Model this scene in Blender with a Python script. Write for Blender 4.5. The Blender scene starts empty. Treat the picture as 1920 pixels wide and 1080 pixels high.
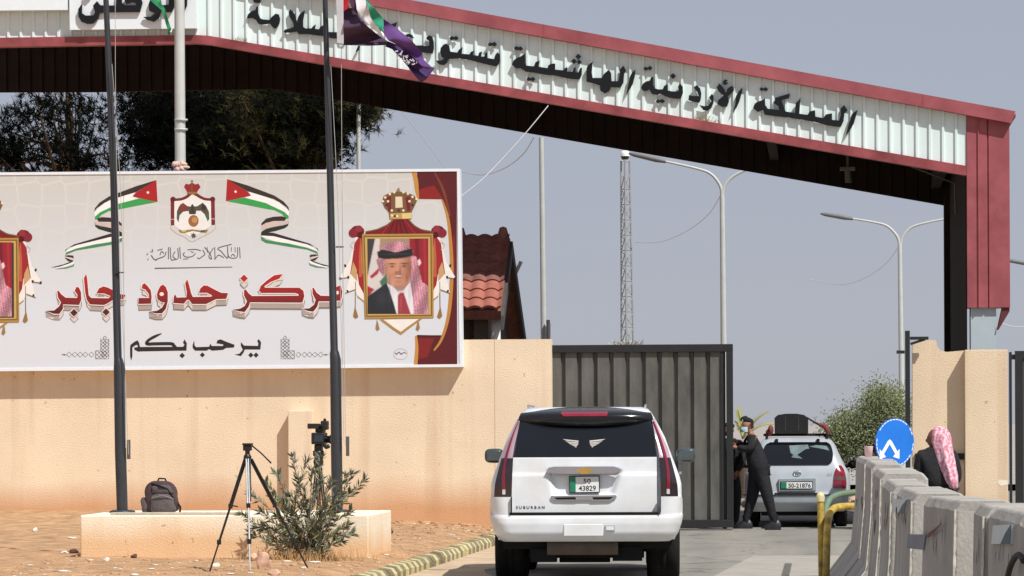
import bpy, bmesh, math, random
from mathutils import Vector, Matrix
from mathutils.geometry import tessellate_polygon
random.seed(7)
sc = bpy.context.scene
C = sc.collection
# ------------------------------------------------------------------ camera
FPX, CX, HY, EYE = 6300.0, 960.0, 796.0, 1.64      # focal length in photo pixels, optical axis, eye height
YAW, ROLL = math.radians(5.3), math.radians(0.25)
cam = bpy.data.cameras.new('camera'); camo = bpy.data.objects.new('camera', cam); C.objects.link(camo)
cam.sensor_width = 36.0; cam.lens = FPX / 1920 * 36; cam.shift_y = (HY - 540) / 1920
cam.clip_start = 0.5; cam.clip_end = 6000
cr, sr = math.cos(ROLL), math.sin(ROLL)
m0 = Matrix(((cr, sr, 0), (0, 0, -1), (-sr, cr, 0))).to_4x4()
camo.matrix_world = Matrix.Translation((0, 0, EYE)) @ Matrix.Rotation(YAW, 4, 'Z') @ m0
sc.camera = camo
# ------------------------------------------------------------------ sky, sun, exposure
SUN_EL, SUN_AZ = math.radians(52), math.radians(46)  # azimuth to the right of straight behind the camera
w = bpy.data.worlds.new('World'); sc.world = w; w.use_nodes = True
nt = w.node_tree
sky = nt.nodes.new('ShaderNodeTexSky'); sky.sky_type = 'NISHITA'; sky.sun_disc = False
sky.sun_elevation = SUN_EL; sky.sun_rotation = math.pi - SUN_AZ
sky.air_density = 1.0; sky.dust_density = 0.6; sky.ozone_density = 3.0; sky.altitude = 600
bg = nt.nodes['Background']; bg.inputs['Strength'].default_value = 0.1
hz = nt.nodes.new('ShaderNodeMix'); hz.data_type = 'RGBA'; hz.inputs['Factor'].default_value = .88   # flat dusty haze over the clear sky
nt.links.new(sky.outputs[0], hz.inputs[6]); hz.inputs[7].default_value = (3.58, 3.72, 4.42, 1); nt.links.new(hz.outputs[2], bg.inputs['Color'])
sd = bpy.data.lights.new('sun', 'SUN'); so = bpy.data.objects.new('sun', sd); C.objects.link(so)
sd.energy = 4.3; sd.angle = math.radians(0.5); sd.color = (1.0, 0.965, 0.91)
svec = Vector((math.cos(SUN_EL) * math.sin(SUN_AZ), -math.cos(SUN_EL) * math.cos(SUN_AZ), math.sin(SUN_EL)))
so.rotation_euler = svec.to_track_quat('Z', 'Y').to_euler()
sc.view_settings.view_transform = 'Standard'; sc.view_settings.look = 'None'
sc.view_settings.exposure = 0.16; sc.view_settings.gamma = 1.0
# ------------------------------------------------------------------ picture -> place
def ray(px, py):
    dx, du = px - CX, HY - py
    r = dx * cr + du * sr; u = -dx * sr + du * cr
    r /= FPX; u /= FPX
    c, s = math.cos(YAW), math.sin(YAW)
    return Vector((r * c - s, r * s + c, u))
def atY(px, py, Y):
    d = ray(px, py); t = Y / d.y
    return Vector((d.x * t, Y, EYE + d.z * t))
def sY(Y): return -0.10                            # level of the road below the zero height
def sc_at(Y): return FPX / Y                      # pixels per metre, roughly
# ------------------------------------------------------------------ materials
def L(r, g=None, b=None):
    def f(v):
        v /= 255.0
        return v / 12.92 if v <= .04045 else ((v + .055) / 1.055) ** 2.4
    if g is None: g = b = r
    return (f(r), f(g), f(b))
MATS = {}
def mat(name, col, rough=.7, metal=0, var=.12, scale=6, bump=0, bscale=None, coat=0, spec=.5, stretch=None, tint=None):
    if name in MATS: return MATS[name]
    m = bpy.data.materials.new(name); m.use_nodes = True; n = m.node_tree.nodes; l = m.node_tree.links
    b = n['Principled BSDF']; b.inputs['Roughness'].default_value = rough; b.inputs['Metallic'].default_value = metal
    b.inputs['Specular IOR Level'].default_value = spec
    if coat: b.inputs['Coat Weight'].default_value = coat; b.inputs['Coat Roughness'].default_value = .06
    tc = n.new('ShaderNodeTexCoord'); mp = n.new('ShaderNodeMapping'); l.new(tc.outputs['Object'], mp.inputs['Vector'])
    if stretch: mp.inputs['Scale'].default_value = stretch
    nz = n.new('ShaderNodeTexNoise'); nz.inputs['Scale'].default_value = scale; nz.inputs['Detail'].default_value = 7; nz.inputs['Roughness'].default_value = .62
    l.new(mp.outputs[0], nz.inputs['Vector'])
    rmp = n.new('ShaderNodeValToRGB'); e = rmp.color_ramp.elements
    e[0].position = .3; e[1].position = .7
    t = tint or col
    e[0].color = tuple(max(0, c * (1 - var)) for c in t) + (1,); e[1].color = tuple(min(1, c * (1 + var)) for c in col) + (1,)
    l.new(nz.outputs['Fac'], rmp.inputs['Fac']); l.new(rmp.outputs['Color'], b.inputs['Base Color'])
    if bump:
        bz = n.new('ShaderNodeTexNoise'); bz.inputs['Scale'].default_value = bscale or scale * 6; bz.inputs['Detail'].default_value = 5
        l.new(mp.outputs[0], bz.inputs['Vector'])
        bp = n.new('ShaderNodeBump'); bp.inputs['Strength'].default_value = bump; bp.inputs['Distance'].default_value = .02
        l.new(bz.outputs['Fac'], bp.inputs['Height']); l.new(bp.outputs['Normal'], b.inputs['Normal'])
    MATS[name] = m; return m
def flat(name, col, rough=.55, spec=.3): return mat(name, col, rough, var=.05, scale=9, spec=spec)
# ------------------------------------------------------------------ meshes
class MB:
    def __init__(s): s.v = []; s.f = []; s.m = []; s.s = []
    def add(s, vs, fs, m=0, sm=False):
        o = len(s.v); s.v += [tuple(v) for v in vs]
        for f in fs: s.f.append(tuple(i + o for i in f)); s.m.append(m); s.s.append(sm)
    def box(s, x0, x1, y0, y1, z0, z1, m=0):
        s.add([(x0, y0, z0), (x1, y0, z0), (x1, y1, z0), (x0, y1, z0), (x0, y0, z1), (x1, y0, z1), (x1, y1, z1), (x0, y1, z1)],
              [(0, 3, 2, 1), (4, 5, 6, 7), (0, 1, 5, 4), (1, 2, 6, 5), (2, 3, 7, 6), (3, 0, 4, 7)], m)
    def obox(s, c, ax, ay, az, m=0):             # oriented box: centre and three half-axis vectors
        c, ax, ay, az = Vector(c), Vector(ax), Vector(ay), Vector(az)
        vs = [c + i * ax + j * ay + k * az for k in (-1, 1) for i, j in ((-1, -1), (1, -1), (1, 1), (-1, 1))]
        s.add(vs, [(0, 3, 2, 1), (4, 5, 6, 7), (0, 1, 5, 4), (1, 2, 6, 5), (2, 3, 7, 6), (3, 0, 4, 7)], m)
    def poly(s, pts, m=0):                        # one flat polygon, any outline
        pts = [Vector(p) for p in pts]
        s.add(pts, tessellate_polygon([pts]), m)
    def slab(s, front, back, m=0, mside=None):    # two matching outlines joined by sides
        n = len(front); s.poly(front, m); s.poly(back, m)
        s.add(list(front) + list(back), [(i, (i + 1) % n, n + (i + 1) % n, n + i) for i in range(n)], m if mside is None else mside)
    def prism(s, outline, y0, y1, m=0, mside=None):   # outline in (x, z)
        s.slab([(x, y0, z) for x, z in outline], [(x, y1, z) for x, z in outline], m, mside)
    def tube(s, pts, r, n=8, m=0, cap=True, sm=True):
        pts = [Vector(p) for p in pts]; k = len(pts)
        rs = list(r) if hasattr(r, '__len__') else [r] * k
        vs = []; up = None
        for i in range(k):
            t = (pts[min(i + 1, k - 1)] - pts[max(i - 1, 0)]).normalized()
            if up is None:
                up = Vector((0, 0, 1)) if abs(t.z) < .9 else Vector((0, 1, 0))
            a = t.cross(up)
            if a.length < 1e-6: a = t.orthogonal()
            a.normalize(); b = a.cross(t).normalized(); up = b
            for j in range(n):
                q = 2 * math.pi * (j + .5) / n
                vs.append(pts[i] + (a * math.cos(q) + b * math.sin(q)) * rs[i])
        fs = [(i * n + j, i * n + (j + 1) % n, (i + 1) * n + (j + 1) % n, (i + 1) * n + j) for i in range(k - 1) for j in range(n)]
        s.add(vs, fs, m, sm)
        if cap:
            s.add(vs[:n], [tuple(range(n))], m); s.add(vs[-n:], [tuple(range(n))], m)
    def lathe(s, prof, c, n=16, m=0, axis='Z', sm=True):
        vs = []
        for r, h in prof:
            for j in range(n):
                q = 2 * math.pi * j / n; a, b = r * math.cos(q), r * math.sin(q)
                p = (a, b, h) if axis == 'Z' else ((a, h, b) if axis == 'Y' else (h, a, b))
                vs.append((c[0] + p[0], c[1] + p[1], c[2] + p[2]))
        k = len(prof)
        s.add(vs, [(i * n + j, i * n + (j + 1) % n, (i + 1) * n + (j + 1) % n, (i + 1) * n + j) for i in range(k - 1) for j in range(n)], m, sm)
    def grid(s, fn, nu, nv, m=0, sm=True):
        vs = [fn(i / nu, j / nv) for j in range(nv + 1) for i in range(nu + 1)]
        s.add(vs, [(j * (nu + 1) + i, j * (nu + 1) + i + 1, (j + 1) * (nu + 1) + i + 1, (j + 1) * (nu + 1) + i) for j in range(nv) for i in range(nu)], m, sm)
    def ball(s, c, r, n=10, m=0):
        rx, ry, rz = r if hasattr(r, '__len__') else (r, r, r)
        s.grid(lambda u, v: (c[0] + rx * math.cos(2 * math.pi * u) * math.sin(math.pi * v), c[1] + ry * math.sin(2 * math.pi * u) * math.sin(math.pi * v), c[2] - rz * math.cos(math.pi * v)), n, max(5, n // 2), m)
    def build(s, name, mats, parent=None, local=False, bevel=0, seg=2, merge=False):
        me = bpy.data.meshes.new(name)
        off = Vector((0, 0, 0))
        if parent is not None and not local:
            p = parent
            while p is not None: off += p.location; p = p.parent
        me.from_pydata([(v[0] - off.x, v[1] - off.y, v[2] - off.z) for v in s.v], [], s.f)
        for mm in (mats if isinstance(mats, (list, tuple)) else [mats]): me.materials.append(mm)
        me.polygons.foreach_set('material_index', s.m); me.polygons.foreach_set('use_smooth', s.s)
        if merge:
            b = bmesh.new(); b.from_mesh(me); bmesh.ops.remove_doubles(b, verts=b.verts, dist=1e-5)
            bmesh.ops.recalc_face_normals(b, faces=b.faces); b.to_mesh(me); b.free()
        me.update()
        o = bpy.data.objects.new(name, me); C.objects.link(o)
        if parent is not None: o.parent = parent
        if bevel:
            md = o.modifiers.new('bevel', 'BEVEL'); md.width = bevel; md.segments = seg; md.limit_method = 'ANGLE'; md.angle_limit = math.radians(40)
        return o
def tag(o, label, cat, group=None, kind=None):
    o['label'] = label
    if cat: o['category'] = cat
    if group: o['group'] = group
    if kind: o['kind'] = kind
    return o
def thing(name, loc, label, cat, group=None, rz=0):
    o = bpy.data.objects.new(name, None); C.objects.link(o); o.empty_display_size = .2
    o.location = loc; o.rotation_euler = (0, 0, rz); return tag(o, label, cat, group)
def struct(o): o['kind'] = 'structure'; return o
def copy_tree(o, parent=None):
    c = o.copy(); C.objects.link(c); c.parent = parent
    for ch in [x for x in C.objects if x.parent == o]: copy_tree(ch, c)
    return c
def text_mb(mb, s, fn, m=0, size=1.0, align='CENTER', offset=0.0):   # lettering as flat mesh; fn maps (x, y) to a point
    cu = bpy.data.curves.new('t', 'FONT'); cu.body = s; cu.size = size; cu.align_x = align; cu.resolution_u = 3; cu.offset = offset
    o = bpy.data.objects.new('t', cu); C.objects.link(o)
    me = bpy.data.meshes.new_from_object(o.evaluated_get(bpy.context.evaluated_depsgraph_get()))
    mb.add([fn(v.co.x, v.co.y) for v in me.vertices], [tuple(p.vertices) for p in me.polygons], m)
    bpy.data.objects.remove(o); bpy.data.curves.remove(cu); bpy.data.meshes.remove(me)
def smooth_pts(pts, k=4):                         # Catmull-Rom through points of any dimension
    out = []; n = len(pts)
    for i in range(n - 1):
        p0, p1, p2, p3 = pts[max(i - 1, 0)], pts[i], pts[i + 1], pts[min(i + 2, n - 1)]
        for j in range(k):
            t = j / k
            out.append(tuple(.5 * ((2 * b) + (-a + c) * t + (2 * a - 5 * b + 4 * c - d) * t * t + (-a + 3 * b - 3 * c + d) * t ** 3) for a, b, c, d in zip(p0, p1, p2, p3)))
    out.append(tuple(pts[-1])); return out
# ------------------------------------------------------------------ ground
WY = 54.5                                          # front of the boundary wall
kA = atY(690, 1076, 36.0); kB = atY(915, 1004, 48.0)
def kerbX(Y): return kA.x + (kB.x - kA.x) * (Y - 36.0) / 12.0
def nz2(x, y):
    return math.sin(x * 1.7 + 2.1 * math.sin(y * .9)) * .5 + math.sin(y * 2.3 + 1.3 * math.sin(x * 1.1)) * .3 + math.sin(x * 4.1 - y * 3.3) * .2
def gz(X, Y):
    z = sY(Y)
    d = kerbX(Y) - X
    if d > 0:
        t = min(1, d / .8); z += .10 * t
        q = min(1, max(0, (Y - 42) / 12.3)); a = min(1, max(0, (d - .5) / 6))
        z += .26 * q * q * a * (1 if Y < WY + .2 else 0)
        z += .018 * nz2(X * 1.6, Y * 1.6) * min(1, d) + .012 * nz2(X * 5, Y * 5 + 3)
    else:
        z += -.02
    return z
def axis(lo, hi, step, far): 
    a = []; x = lo
    while x <= hi: a.append(x); x += step
    pre = [lo - (far - abs(lo)) * (k / 10) ** 3 for k in range(10, 0, -1)]
    post = [hi + (far - abs(hi)) * (k / 10) ** 3 for k in range(1, 11)]
    return pre + a + post
xs = axis(-15, 3, .11, 3000); ys = axis(30, 57, .16, 3000); ys = [y for y in ys if y > -200]
g = MB(); nx = len(xs)
g.add([(x, y, gz(x, y)) for y in ys for x in xs], [(j * nx + i, j * nx + i + 1, (j + 1) * nx + i + 1, (j + 1) * nx + i) for j in range(len(ys) - 1) for i in range(nx - 1)], 0, True)
dirt = mat('dirt', L(178, 143, 108), .95, var=.30, scale=3.2, bump=1.0, bscale=16, spec=.1, tint=L(172, 138, 106))
struct(g.build('ground', dirt))
# asphalt road, a sheet above the ground
r = MB(); ry = [5 + i * 1.0 for i in range(45)] + [52, 60, 80, 120, 200, 400]
asph = mat('asphalt', L(132, 130, 123), .9, var=.12, scale=1.6, bump=.35, bscale=60, spec=.2, stretch=(1, .25, 1))
r.add([p for y in ry for p in ((kerbX(min(y, 60)) + .12, y, sY(y) + .004), (14.0, y, sY(y) + .004))], [(2 * i, 2 * i + 1, 2 * i + 3, 2 * i + 2) for i in range(len(ry) - 1)])
n = asph.node_tree.nodes; l = asph.node_tree.links; bs = n['Principled BSDF']; base = [x for x in n if x.type == 'VALTORGB'][0]
geo = n.new('ShaderNodeNewGeometry'); vo = n.new('ShaderNodeTexVoronoi'); vo.feature = 'DISTANCE_TO_EDGE'; vo.inputs['Scale'].default_value = .38
dn = n.new('ShaderNodeTexNoise'); dn.inputs['Scale'].default_value = 1.6; dn.inputs['Detail'].default_value = 6; l.new(geo.outputs['Position'], dn.inputs['Vector'])
va = n.new('ShaderNodeVectorMath'); va.operation = 'MULTIPLY_ADD'; va.inputs[1].default_value = (.9, .9, 0); l.new(dn.outputs['Color'], va.inputs[0]); l.new(geo.outputs['Position'], va.inputs[2]); l.new(va.outputs[0], vo.inputs['Vector'])
lt = n.new('ShaderNodeMapRange'); lt.inputs['From Min'].default_value = .0; lt.inputs['From Max'].default_value = .022; lt.inputs['To Min'].default_value = .6; lt.inputs['To Max'].default_value = 0; l.new(vo.outputs['Distance'], lt.inputs['Value'])
m1 = n.new('ShaderNodeMix'); m1.data_type = 'RGBA'; l.new(lt.outputs[0], m1.inputs['Factor']); l.new(base.outputs['Color'], m1.inputs[6]); m1.inputs[7].default_value = L(62, 60, 56) + (1,)
mp2 = n.new('ShaderNodeMapping'); mp2.inputs['Scale'].default_value = (1.3, .06, 1); l.new(geo.outputs['Position'], mp2.inputs[0]); n3 = n.new('ShaderNodeTexNoise'); n3.inputs['Scale'].default_value = 1.0; n3.inputs['Detail'].default_value = 4; l.new(mp2.outputs[0], n3.inputs['Vector'])
mr3 = n.new('ShaderNodeMapRange'); mr3.inputs['From Min'].default_value = .42; mr3.inputs['From Max'].default_value = .68; mr3.inputs['To Max'].default_value = .5; l.new(n3.outputs['Fac'], mr3.inputs['Value'])
m3 = n.new('ShaderNodeMix'); m3.data_type = 'RGBA'; l.new(mr3.outputs[0], m3.inputs['Factor']); l.new(m1.outputs[2], m3.inputs[6]); m3.inputs[7].default_value = L(164, 158, 146) + (1,); l.new(m3.outputs[2], bs.inputs['Base Color'])
struct(r.build('road', asph))
# dusty strip along the kerb and the pale concrete patch by the barriers
r = MB()
def strip(x0, x1, y0, y1, h, n=14, wob=0):
    r.add([p for i in range(n + 1) for y in [y0 + (y1 - y0) * i / n] for p in ((x0(y), y, sY(y) + h), (x1(y) + wob * nz2(y * 1.3, 4), y, sY(y) + h))], [(2 * i, 2 * i + 1, 2 * i + 3, 2 * i + 2) for i in range(n)])
strip(lambda y: kerbX(y) + .12, lambda y: kerbX(y) + .95, 30, 50, .008, 40, .22)
struct(r.build('dust_verge', mat('dust', L(192, 170, 144), .95, var=.2, scale=2.5, bump=.4, bscale=40, spec=.1)))
r = MB(); pa = atY(1440, 1078, 38); pb = atY(1335, 1078, 38)
strip(lambda y: pb.x + (y - 38) * .055, lambda y: pa.x + .62 + (y - 38) * .035, 33, 44.2, .008, 10)
struct(r.build('concrete_patch', mat('paleconc', L(160, 155, 146), .9, var=.12, scale=3, bump=.3, bscale=50, spec=.2)))
# far ground beyond the gate, distance haze put into its pale colour
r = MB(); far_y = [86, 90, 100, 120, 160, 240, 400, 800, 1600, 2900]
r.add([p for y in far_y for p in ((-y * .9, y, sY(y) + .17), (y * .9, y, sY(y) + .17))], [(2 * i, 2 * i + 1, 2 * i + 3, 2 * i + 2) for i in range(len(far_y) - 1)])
struct(r.build('hazed_plain', mat('plain', L(160, 154, 148), .95, var=.1, scale=.4, spec=.1)))
# painted kerb
yel, drk = mat('kerbyellow', L(196, 186, 138), .85, var=.28, scale=7, bump=.5), mat('kerbgrey', L(134, 124, 98), .9, var=.3, scale=7, bump=.5)
k = MB(); y = 33.0; i = 0
pf = [(-.12, -.08), (-.12, .10), (-.02, .155), (.08, .14), (.125, .08), (.125, -.08)]
while y < 54.2:
    y1 = y + .235; z0, z1 = sY(y), sY(y1)
    jz = random.uniform(-.008, .008); jx = random.uniform(-.006, .006)
    if random.random() < .93:
        k.slab([(kerbX(y) + a + jx, y, z0 + b + (jz if b > 0 else 0)) for a, b in pf], [(kerbX(y1) + a + jx, y1 - .004, z1 + b + (jz if b > 0 else 0)) for a, b in pf], i % 2)
    y = y1; i += 1
tag(k.build('kerb', [yel, drk], bevel=.008), 'yellow and grey striped kerb edging the dirt verge', 'kerb')
# ------------------------------------------------------------------ boundary wall
def wallmat(name, col, stain, h0, h1):
    m = mat(name, col, .9, var=.085, scale=.7, bump=.35, bscale=45, spec=.15)
    n = m.node_tree.nodes; l = m.node_tree.links; b = n['Principled BSDF']
    base = [x for x in n if x.type == 'VALTORGB'][0]
    geo = n.new('ShaderNodeNewGeometry'); sp = n.new('ShaderNodeSeparateXYZ'); l.new(geo.outputs['Position'], sp.inputs[0])
    nz = n.new('ShaderNodeTexNoise'); nz.inputs['Scale'].default_value = .55; nz.inputs['Detail'].default_value = 6
    mpp = n.new('ShaderNodeMapping'); mpp.inputs['Scale'].default_value = (1, 1, .45); l.new(geo.outputs['Position'], mpp.inputs['Vector']); l.new(mpp.outputs[0], nz.inputs['Vector'])
    ad = n.new('ShaderNodeMath'); ad.operation = 'MULTIPLY_ADD'; ad.inputs[1].default_value = -1.1; l.new(nz.outputs['Fac'], ad.inputs[0]); l.new(sp.outputs['Z'], ad.inputs[2])
    mr = n.new('ShaderNodeMapRange'); mr.inputs['From Min'].default_value = h0 - .55; mr.inputs['From Max'].default_value = h1 - .55; mr.inputs['To Min'].default_value = .85; mr.inputs['To Max'].default_value = 0
    l.new(ad.outputs[0], mr.inputs['Value'])
    mx = n.new('ShaderNodeMix'); mx.data_type = 'RGBA'; l.new(mr.outputs[0], mx.inputs['Factor']); l.new(base.outputs['Color'], mx.inputs[6]); mx.inputs[7].default_value = stain + (1,)
    # rain streaks under the coping and small chipped specks
    def thr(node_out, lo, hi, amt):
        q = n.new('ShaderNodeMapRange'); q.inputs['From Min'].default_value = lo; q.inputs['From Max'].default_value = hi; q.inputs['To Min'].default_value = 0; q.inputs['To Max'].default_value = amt; l.new(node_out, q.inputs['Value']); return q.outputs[0]
    ms = n.new('ShaderNodeMapping'); ms.inputs['Scale'].default_value = (3.2, 3.2, .12); l.new(geo.outputs['Position'], ms.inputs['Vector'])
    ns = n.new('ShaderNodeTexNoise'); ns.inputs['Scale'].default_value = 1.0; ns.inputs['Detail'].default_value = 5; l.new(ms.outputs[0], ns.inputs['Vector'])
    m1 = n.new('ShaderNodeMix'); m1.data_type = 'RGBA'; l.new(thr(ns.outputs['Fac'], .54, .74, .30), m1.inputs['Factor']); l.new(mx.outputs[2], m1.inputs[6]); m1.inputs[7].default_value = tuple(c * .72 for c in stain) + (1,)
    nl = n.new('ShaderNodeTexNoise'); nl.inputs['Scale'].default_value = 9; nl.inputs['Detail'].default_value = 2; l.new(geo.outputs['Position'], nl.inputs['Vector'])
    m2 = n.new('ShaderNodeMix'); m2.data_type = 'RGBA'; l.new(thr(nl.outputs['Fac'], .72, .76, .55), m2.inputs['Factor']); l.new(m1.outputs[2], m2.inputs[6]); m2.inputs[7].default_value = L(150, 116, 84) + (1,)
    l.new(m2.outputs[2], b.inputs['Base Color'])
    return m
plaster = wallmat('plaster', L(230, 211, 184), L(202, 150, 106), .28, .80)
WT = atY(1000, 636, WY).z
wx1 = atY(1034, 700, WY).x
t = thing('boundary_wall', (-9, WY, 0), 'tan plastered boundary wall carrying the big billboard', 'wall')
b = MB(); b.box(-22, wx1, WY, WY + .3, -.1, WT); b.build('wall_face', plaster, t)
p0, p1 = atY(540, 770, WY - .22), atY(586, 770, WY - .22)
b = MB(); b.box(p0.x, p1.x, WY - .22, WY - .003, -.1, p0.z); b.build('pilaster', plaster, t, bevel=.01)
b = MB(); q = atY(928, 800, WY)
b.box(q.x - .004, q.x + .004, WY - .0025, WY - .001, .3, WT); b.build('joint', flat('hairline', L(196, 164, 126)), t)
# low plinth under the flag poles
PY0 = 41.4; PY1 = 43.6
pt = atY(150, 966, PY0); px1 = atY(691, 966, PY0).x
t = thing('plinth', (pt.x, PY0, 0), 'low pale plaster plinth at the foot of the two flag poles', 'plinth')
lime = wallmat('limeplaster', L(244, 232, 208), L(226, 184, 138), .08, .40)
b = MB(); b.box(pt.x, px1, PY0, PY1, -.1, pt.z); b.build('base', lime, t, bevel=.02)
b = MB(); a0, a1 = atY(205, 962, PY0).x, atY(440, 962, PY0).x
b.box(a0, a1, PY0 + .05, PY0 + .25, pt.z + .002, pt.z + .03); b.build('stone_cap', mat('capstone', L(190, 178, 160), .9, var=.2, scale=8, bump=.4), t, bevel=.006)
PZ = pt.z
# ------------------------------------------------------------------ right pillar and its back wall
RY = 54.15
sand = wallmat('sandplaster', L(226, 204, 174), L(210, 172, 132), .1, .6)
a, c = atY(1809, 656, RY), atY(1889, 656, RY)
t = thing('gate_pillar', (a.x, RY, 0), 'tan plastered gate pillar in front of the red clad column', 'pillar')
b = MB(); b.box(a.x, c.x, RY, RY + .55, -.1, a.z); b.build('pillar_shaft', sand, t, bevel=.008)
b = MB(); q = [atY(x, y, RY - .003) for x, y in ((1874, 899), (1890, 901), (1890, 909), (1876, 911), (1870, 905))]
b.poly(q); b.build('plaster_patch', flat('patch', L(236, 226, 206)), t)
BY = 54.42
out = [(1711, 1060), (1711, 655), (1713, 644), (1720, 641), (1745, 637), (1755, 638), (1757, 648), (1763, 657), (1775, 660), (1808, 657), (1808, 1060)]
f = [atY(x, y, BY) for x, y in out]; bk = [v + Vector((0, .35, 0)) for v in f]
t = thing('broken_wall', (f[0].x, BY, 0), 'tan plastered wall stub with a broken stepped top beside the pillar', 'wall')
b = MB(); b.slab(f, bk); b.build('wall_face', sand, t)
b = MB(); u0, u1 = atY(1716, 862, BY - .05), atY(1808, 850, BY - .05)
b.box(u0.x, u1.x, BY - .06, BY - .003, u0.z, u1.z); b.build('iron_rail', flat('gateblack', L(38, 38, 40)), t)
black = mat('blackpaint', L(34, 34, 36), .5, var=.2, scale=4, bump=.15)
u = atY(1697, 620, 54.2); v = atY(1706, 620, 54.2)
t = thing('gate_post', (u.x, 54.2, 0), 'tall black iron post with latch brackets at the edge of the opening', 'post')
b = MB(); b.box(u.x, v.x, 54.2, 54.29, 0, u.z); b.build('post', black, t, bevel=.005)
for (x0, y0, x1, y1) in ((1681, 657, 1696.5, 663), (1706.5, 631, 1741, 637)):
    b = MB(); e, h = atY(x0, y1, 54.2), atY(x1, y0, 54.2); b.box(e.x, h.x, 54.21, 54.28, e.z, h.z)
    b.build('bracket', black, t)
b = MB(); e, h = atY(1707, 645, 54.24), atY(1735, 636, 54.24); b.tube([e, h], .02, 6)
b.build('brace', black, t)
# ------------------------------------------------------------------ sliding gate and the leaf at the far right
GY = 54.68
g0, g1 = atY(1030, 645, GY), atY(1374, 645, GY)
zb = -.05; zt = g1.z
t = thing('sliding_gate', (g0.x, GY, 0), 'wide black ribbed steel sliding gate half closed beside the wall', 'gate')
gs = mat('gatesteel', L(92, 91, 86), .55, var=.38, scale=2.2, bump=.2, bscale=30, metal=.0, stretch=(1.6, 1.6, .5))
b = MB(); x = g0.x; pv = []
while x < g1.x - .16:
    pv += [(x, 0.0), (x + .182, 0.0), (x + .2, .06), (x + .247, .06)]; x += .262
pv = [p for p in pv if p[0] < g1.x - .1]
b.add([(px_, GY + d_ + .02, z_) for px_, d_ in pv for z_ in (zb + .1, zt - .1)], [(2 * i, 2 * i + 2, 2 * i + 3, 2 * i + 1) for i in range(len(pv) - 1)])
b.build('ribbed_sheet', gs, t)
b = MB()
b.box(g0.x, g1.x, GY - .03, GY + .09, zt - .125, zt); b.box(g0.x, g1.x, GY - .03, GY + .09, zb, zb + .13)
b.box(g1.x - .11, g1.x - .001, GY - .031, GY + .091, zb + .13, zt - .125); b.box(g1.x - .20, g1.x - .155, GY - .012, GY + .06, zb + .13, zt - .125)
b.build('gate_frame', black, t, bevel=.006)
b = MB(); b.box(g0.x, g1.x + .5, GY - .0, GY + .05, sY(54) + .004, sY(54) + .03); b.build('floor_rail', mat('railsteel', L(170, 165, 158), .5, metal=.4, var=.2), t)
b = MB()
for zz in (1.02, 1.95): b.box(g0.x, g1.x - .21, GY + .085, GY + .12, zz, zz + .06)
b.build('cross_rail', black, t)
t0 = atY(1892, 660, 54.3)
t = thing('gate_leaf', (t0.x, 54.3, 0), 'black iron gate leaf cut off at the right end beyond the pillar', 'gate')
b = MB(); q = atY(1897, 660, 54.3); b.box(t0.x, q.x, 54.3, 54.36, 0, t0.z); b.build('hinge_post', black, t)
e, h = atY(1903, 658, 54.3), atY(1921, 658, 54.3)
b = MB(); b.box(e.x, e.x + .12, 54.28, 54.36, .05, e.z); b.box(e.x + .12, e.x + 2.6, 54.28, 54.36, e.z - .12, e.z); b.box(e.x + .12, e.x + 2.6, 54.28, 54.36, -.05, .05)
b.box(e.x + 2.6, e.x + 2.72, 54.28, 54.36, .05, e.z)
b.build('leaf_frame', black, t)
b = MB(); b.box(q.x, e.x, 54.31, 54.34, q.z - .12, q.z - .04); b.build('hinge', black, t)
b = MB(); b.box(e.x + .12, e.x + 2.6, 54.31, 54.33, .15, e.z - .12); b.build('leaf_sheet', mat('leafsheet', L(70, 70, 68), .6, var=.3, scale=2), t)
# ------------------------------------------------------------------ canopy over the gateway
CY = 56.0; CB = 63.5
redm = mat('redpaint', L(158, 86, 92), .55, var=.16, scale=1.6, bump=.08, spec=.35, tint=L(148, 76, 82))
reddark = mat('redtrim', L(152, 78, 82), .55, var=.24, scale=2.2, bump=.1, spec=.35, tint=L(136, 64, 66))
whitem = mat('whitesheet', L(224, 240, 240), .5, var=.04, scale=.9, spec=.35, stretch=(1, 1, .25), tint=L(214, 229, 226))
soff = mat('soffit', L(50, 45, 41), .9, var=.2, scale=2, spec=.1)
t = thing('gateway_canopy', (0, CY, 0), 'white and red pitched metal canopy spanning the border gateway', 'canopy')
def path(pts, Y): return [atY(x, y, Y) for x, y in pts]
low_top = [(-260, 71), (0, 70.5), (368, 65.5), (392, 67), (1812.5, 311)]
low_bot = [(-260, 89), (0, 88), (368, 81.5), (392, 83.5), (1812.5, 329)]
up_bot = [(-260, -92), (0, -92), (150, -92), (1812.5, 216)]
up_top = [(-260, -118), (0, -118), (140, -116), (1904, 208.5)]
def xz(pts, Y): return [(v.x, v.z) for v in path(pts, Y)]
def interp(pl, x):
    for (a, b), (c, d) in zip(pl, pl[1:]):
        if a <= x <= c: return b + (d - b) * (x - a) / (c - a)
    return pl[0][1] if x < pl[0][0] else pl[-1][1]
LB, UB = xz(low_top, CY), xz(up_bot, CY)
b = MB(); pv = []; x = LB[0][0]; xe = LB[-1][0] - .005; pitch = .2155
brk = sorted(v[0] for v in LB[1:-1] + UB[1:-1])
while x < xe:
    pv += [(x, 0.0), (x + pitch - .058, 0.0), (x + pitch - .045, -.034), (x + pitch - .012, -.034)]; x += pitch
pv = [p for p in pv if p[0] < xe] + [(xe, 0.0)]
b.add([q for px_, d_ in pv for q in ((px_, CY + d_, interp(LB, px_) - .03), (px_, CY + d_, interp(UB, px_) + .03))], [(2 * i, 2 * i + 2, 2 * i + 3, 2 * i + 1) for i in range(len(pv) - 1)])
b.build('fascia_sheet', whitem, t)
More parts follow.
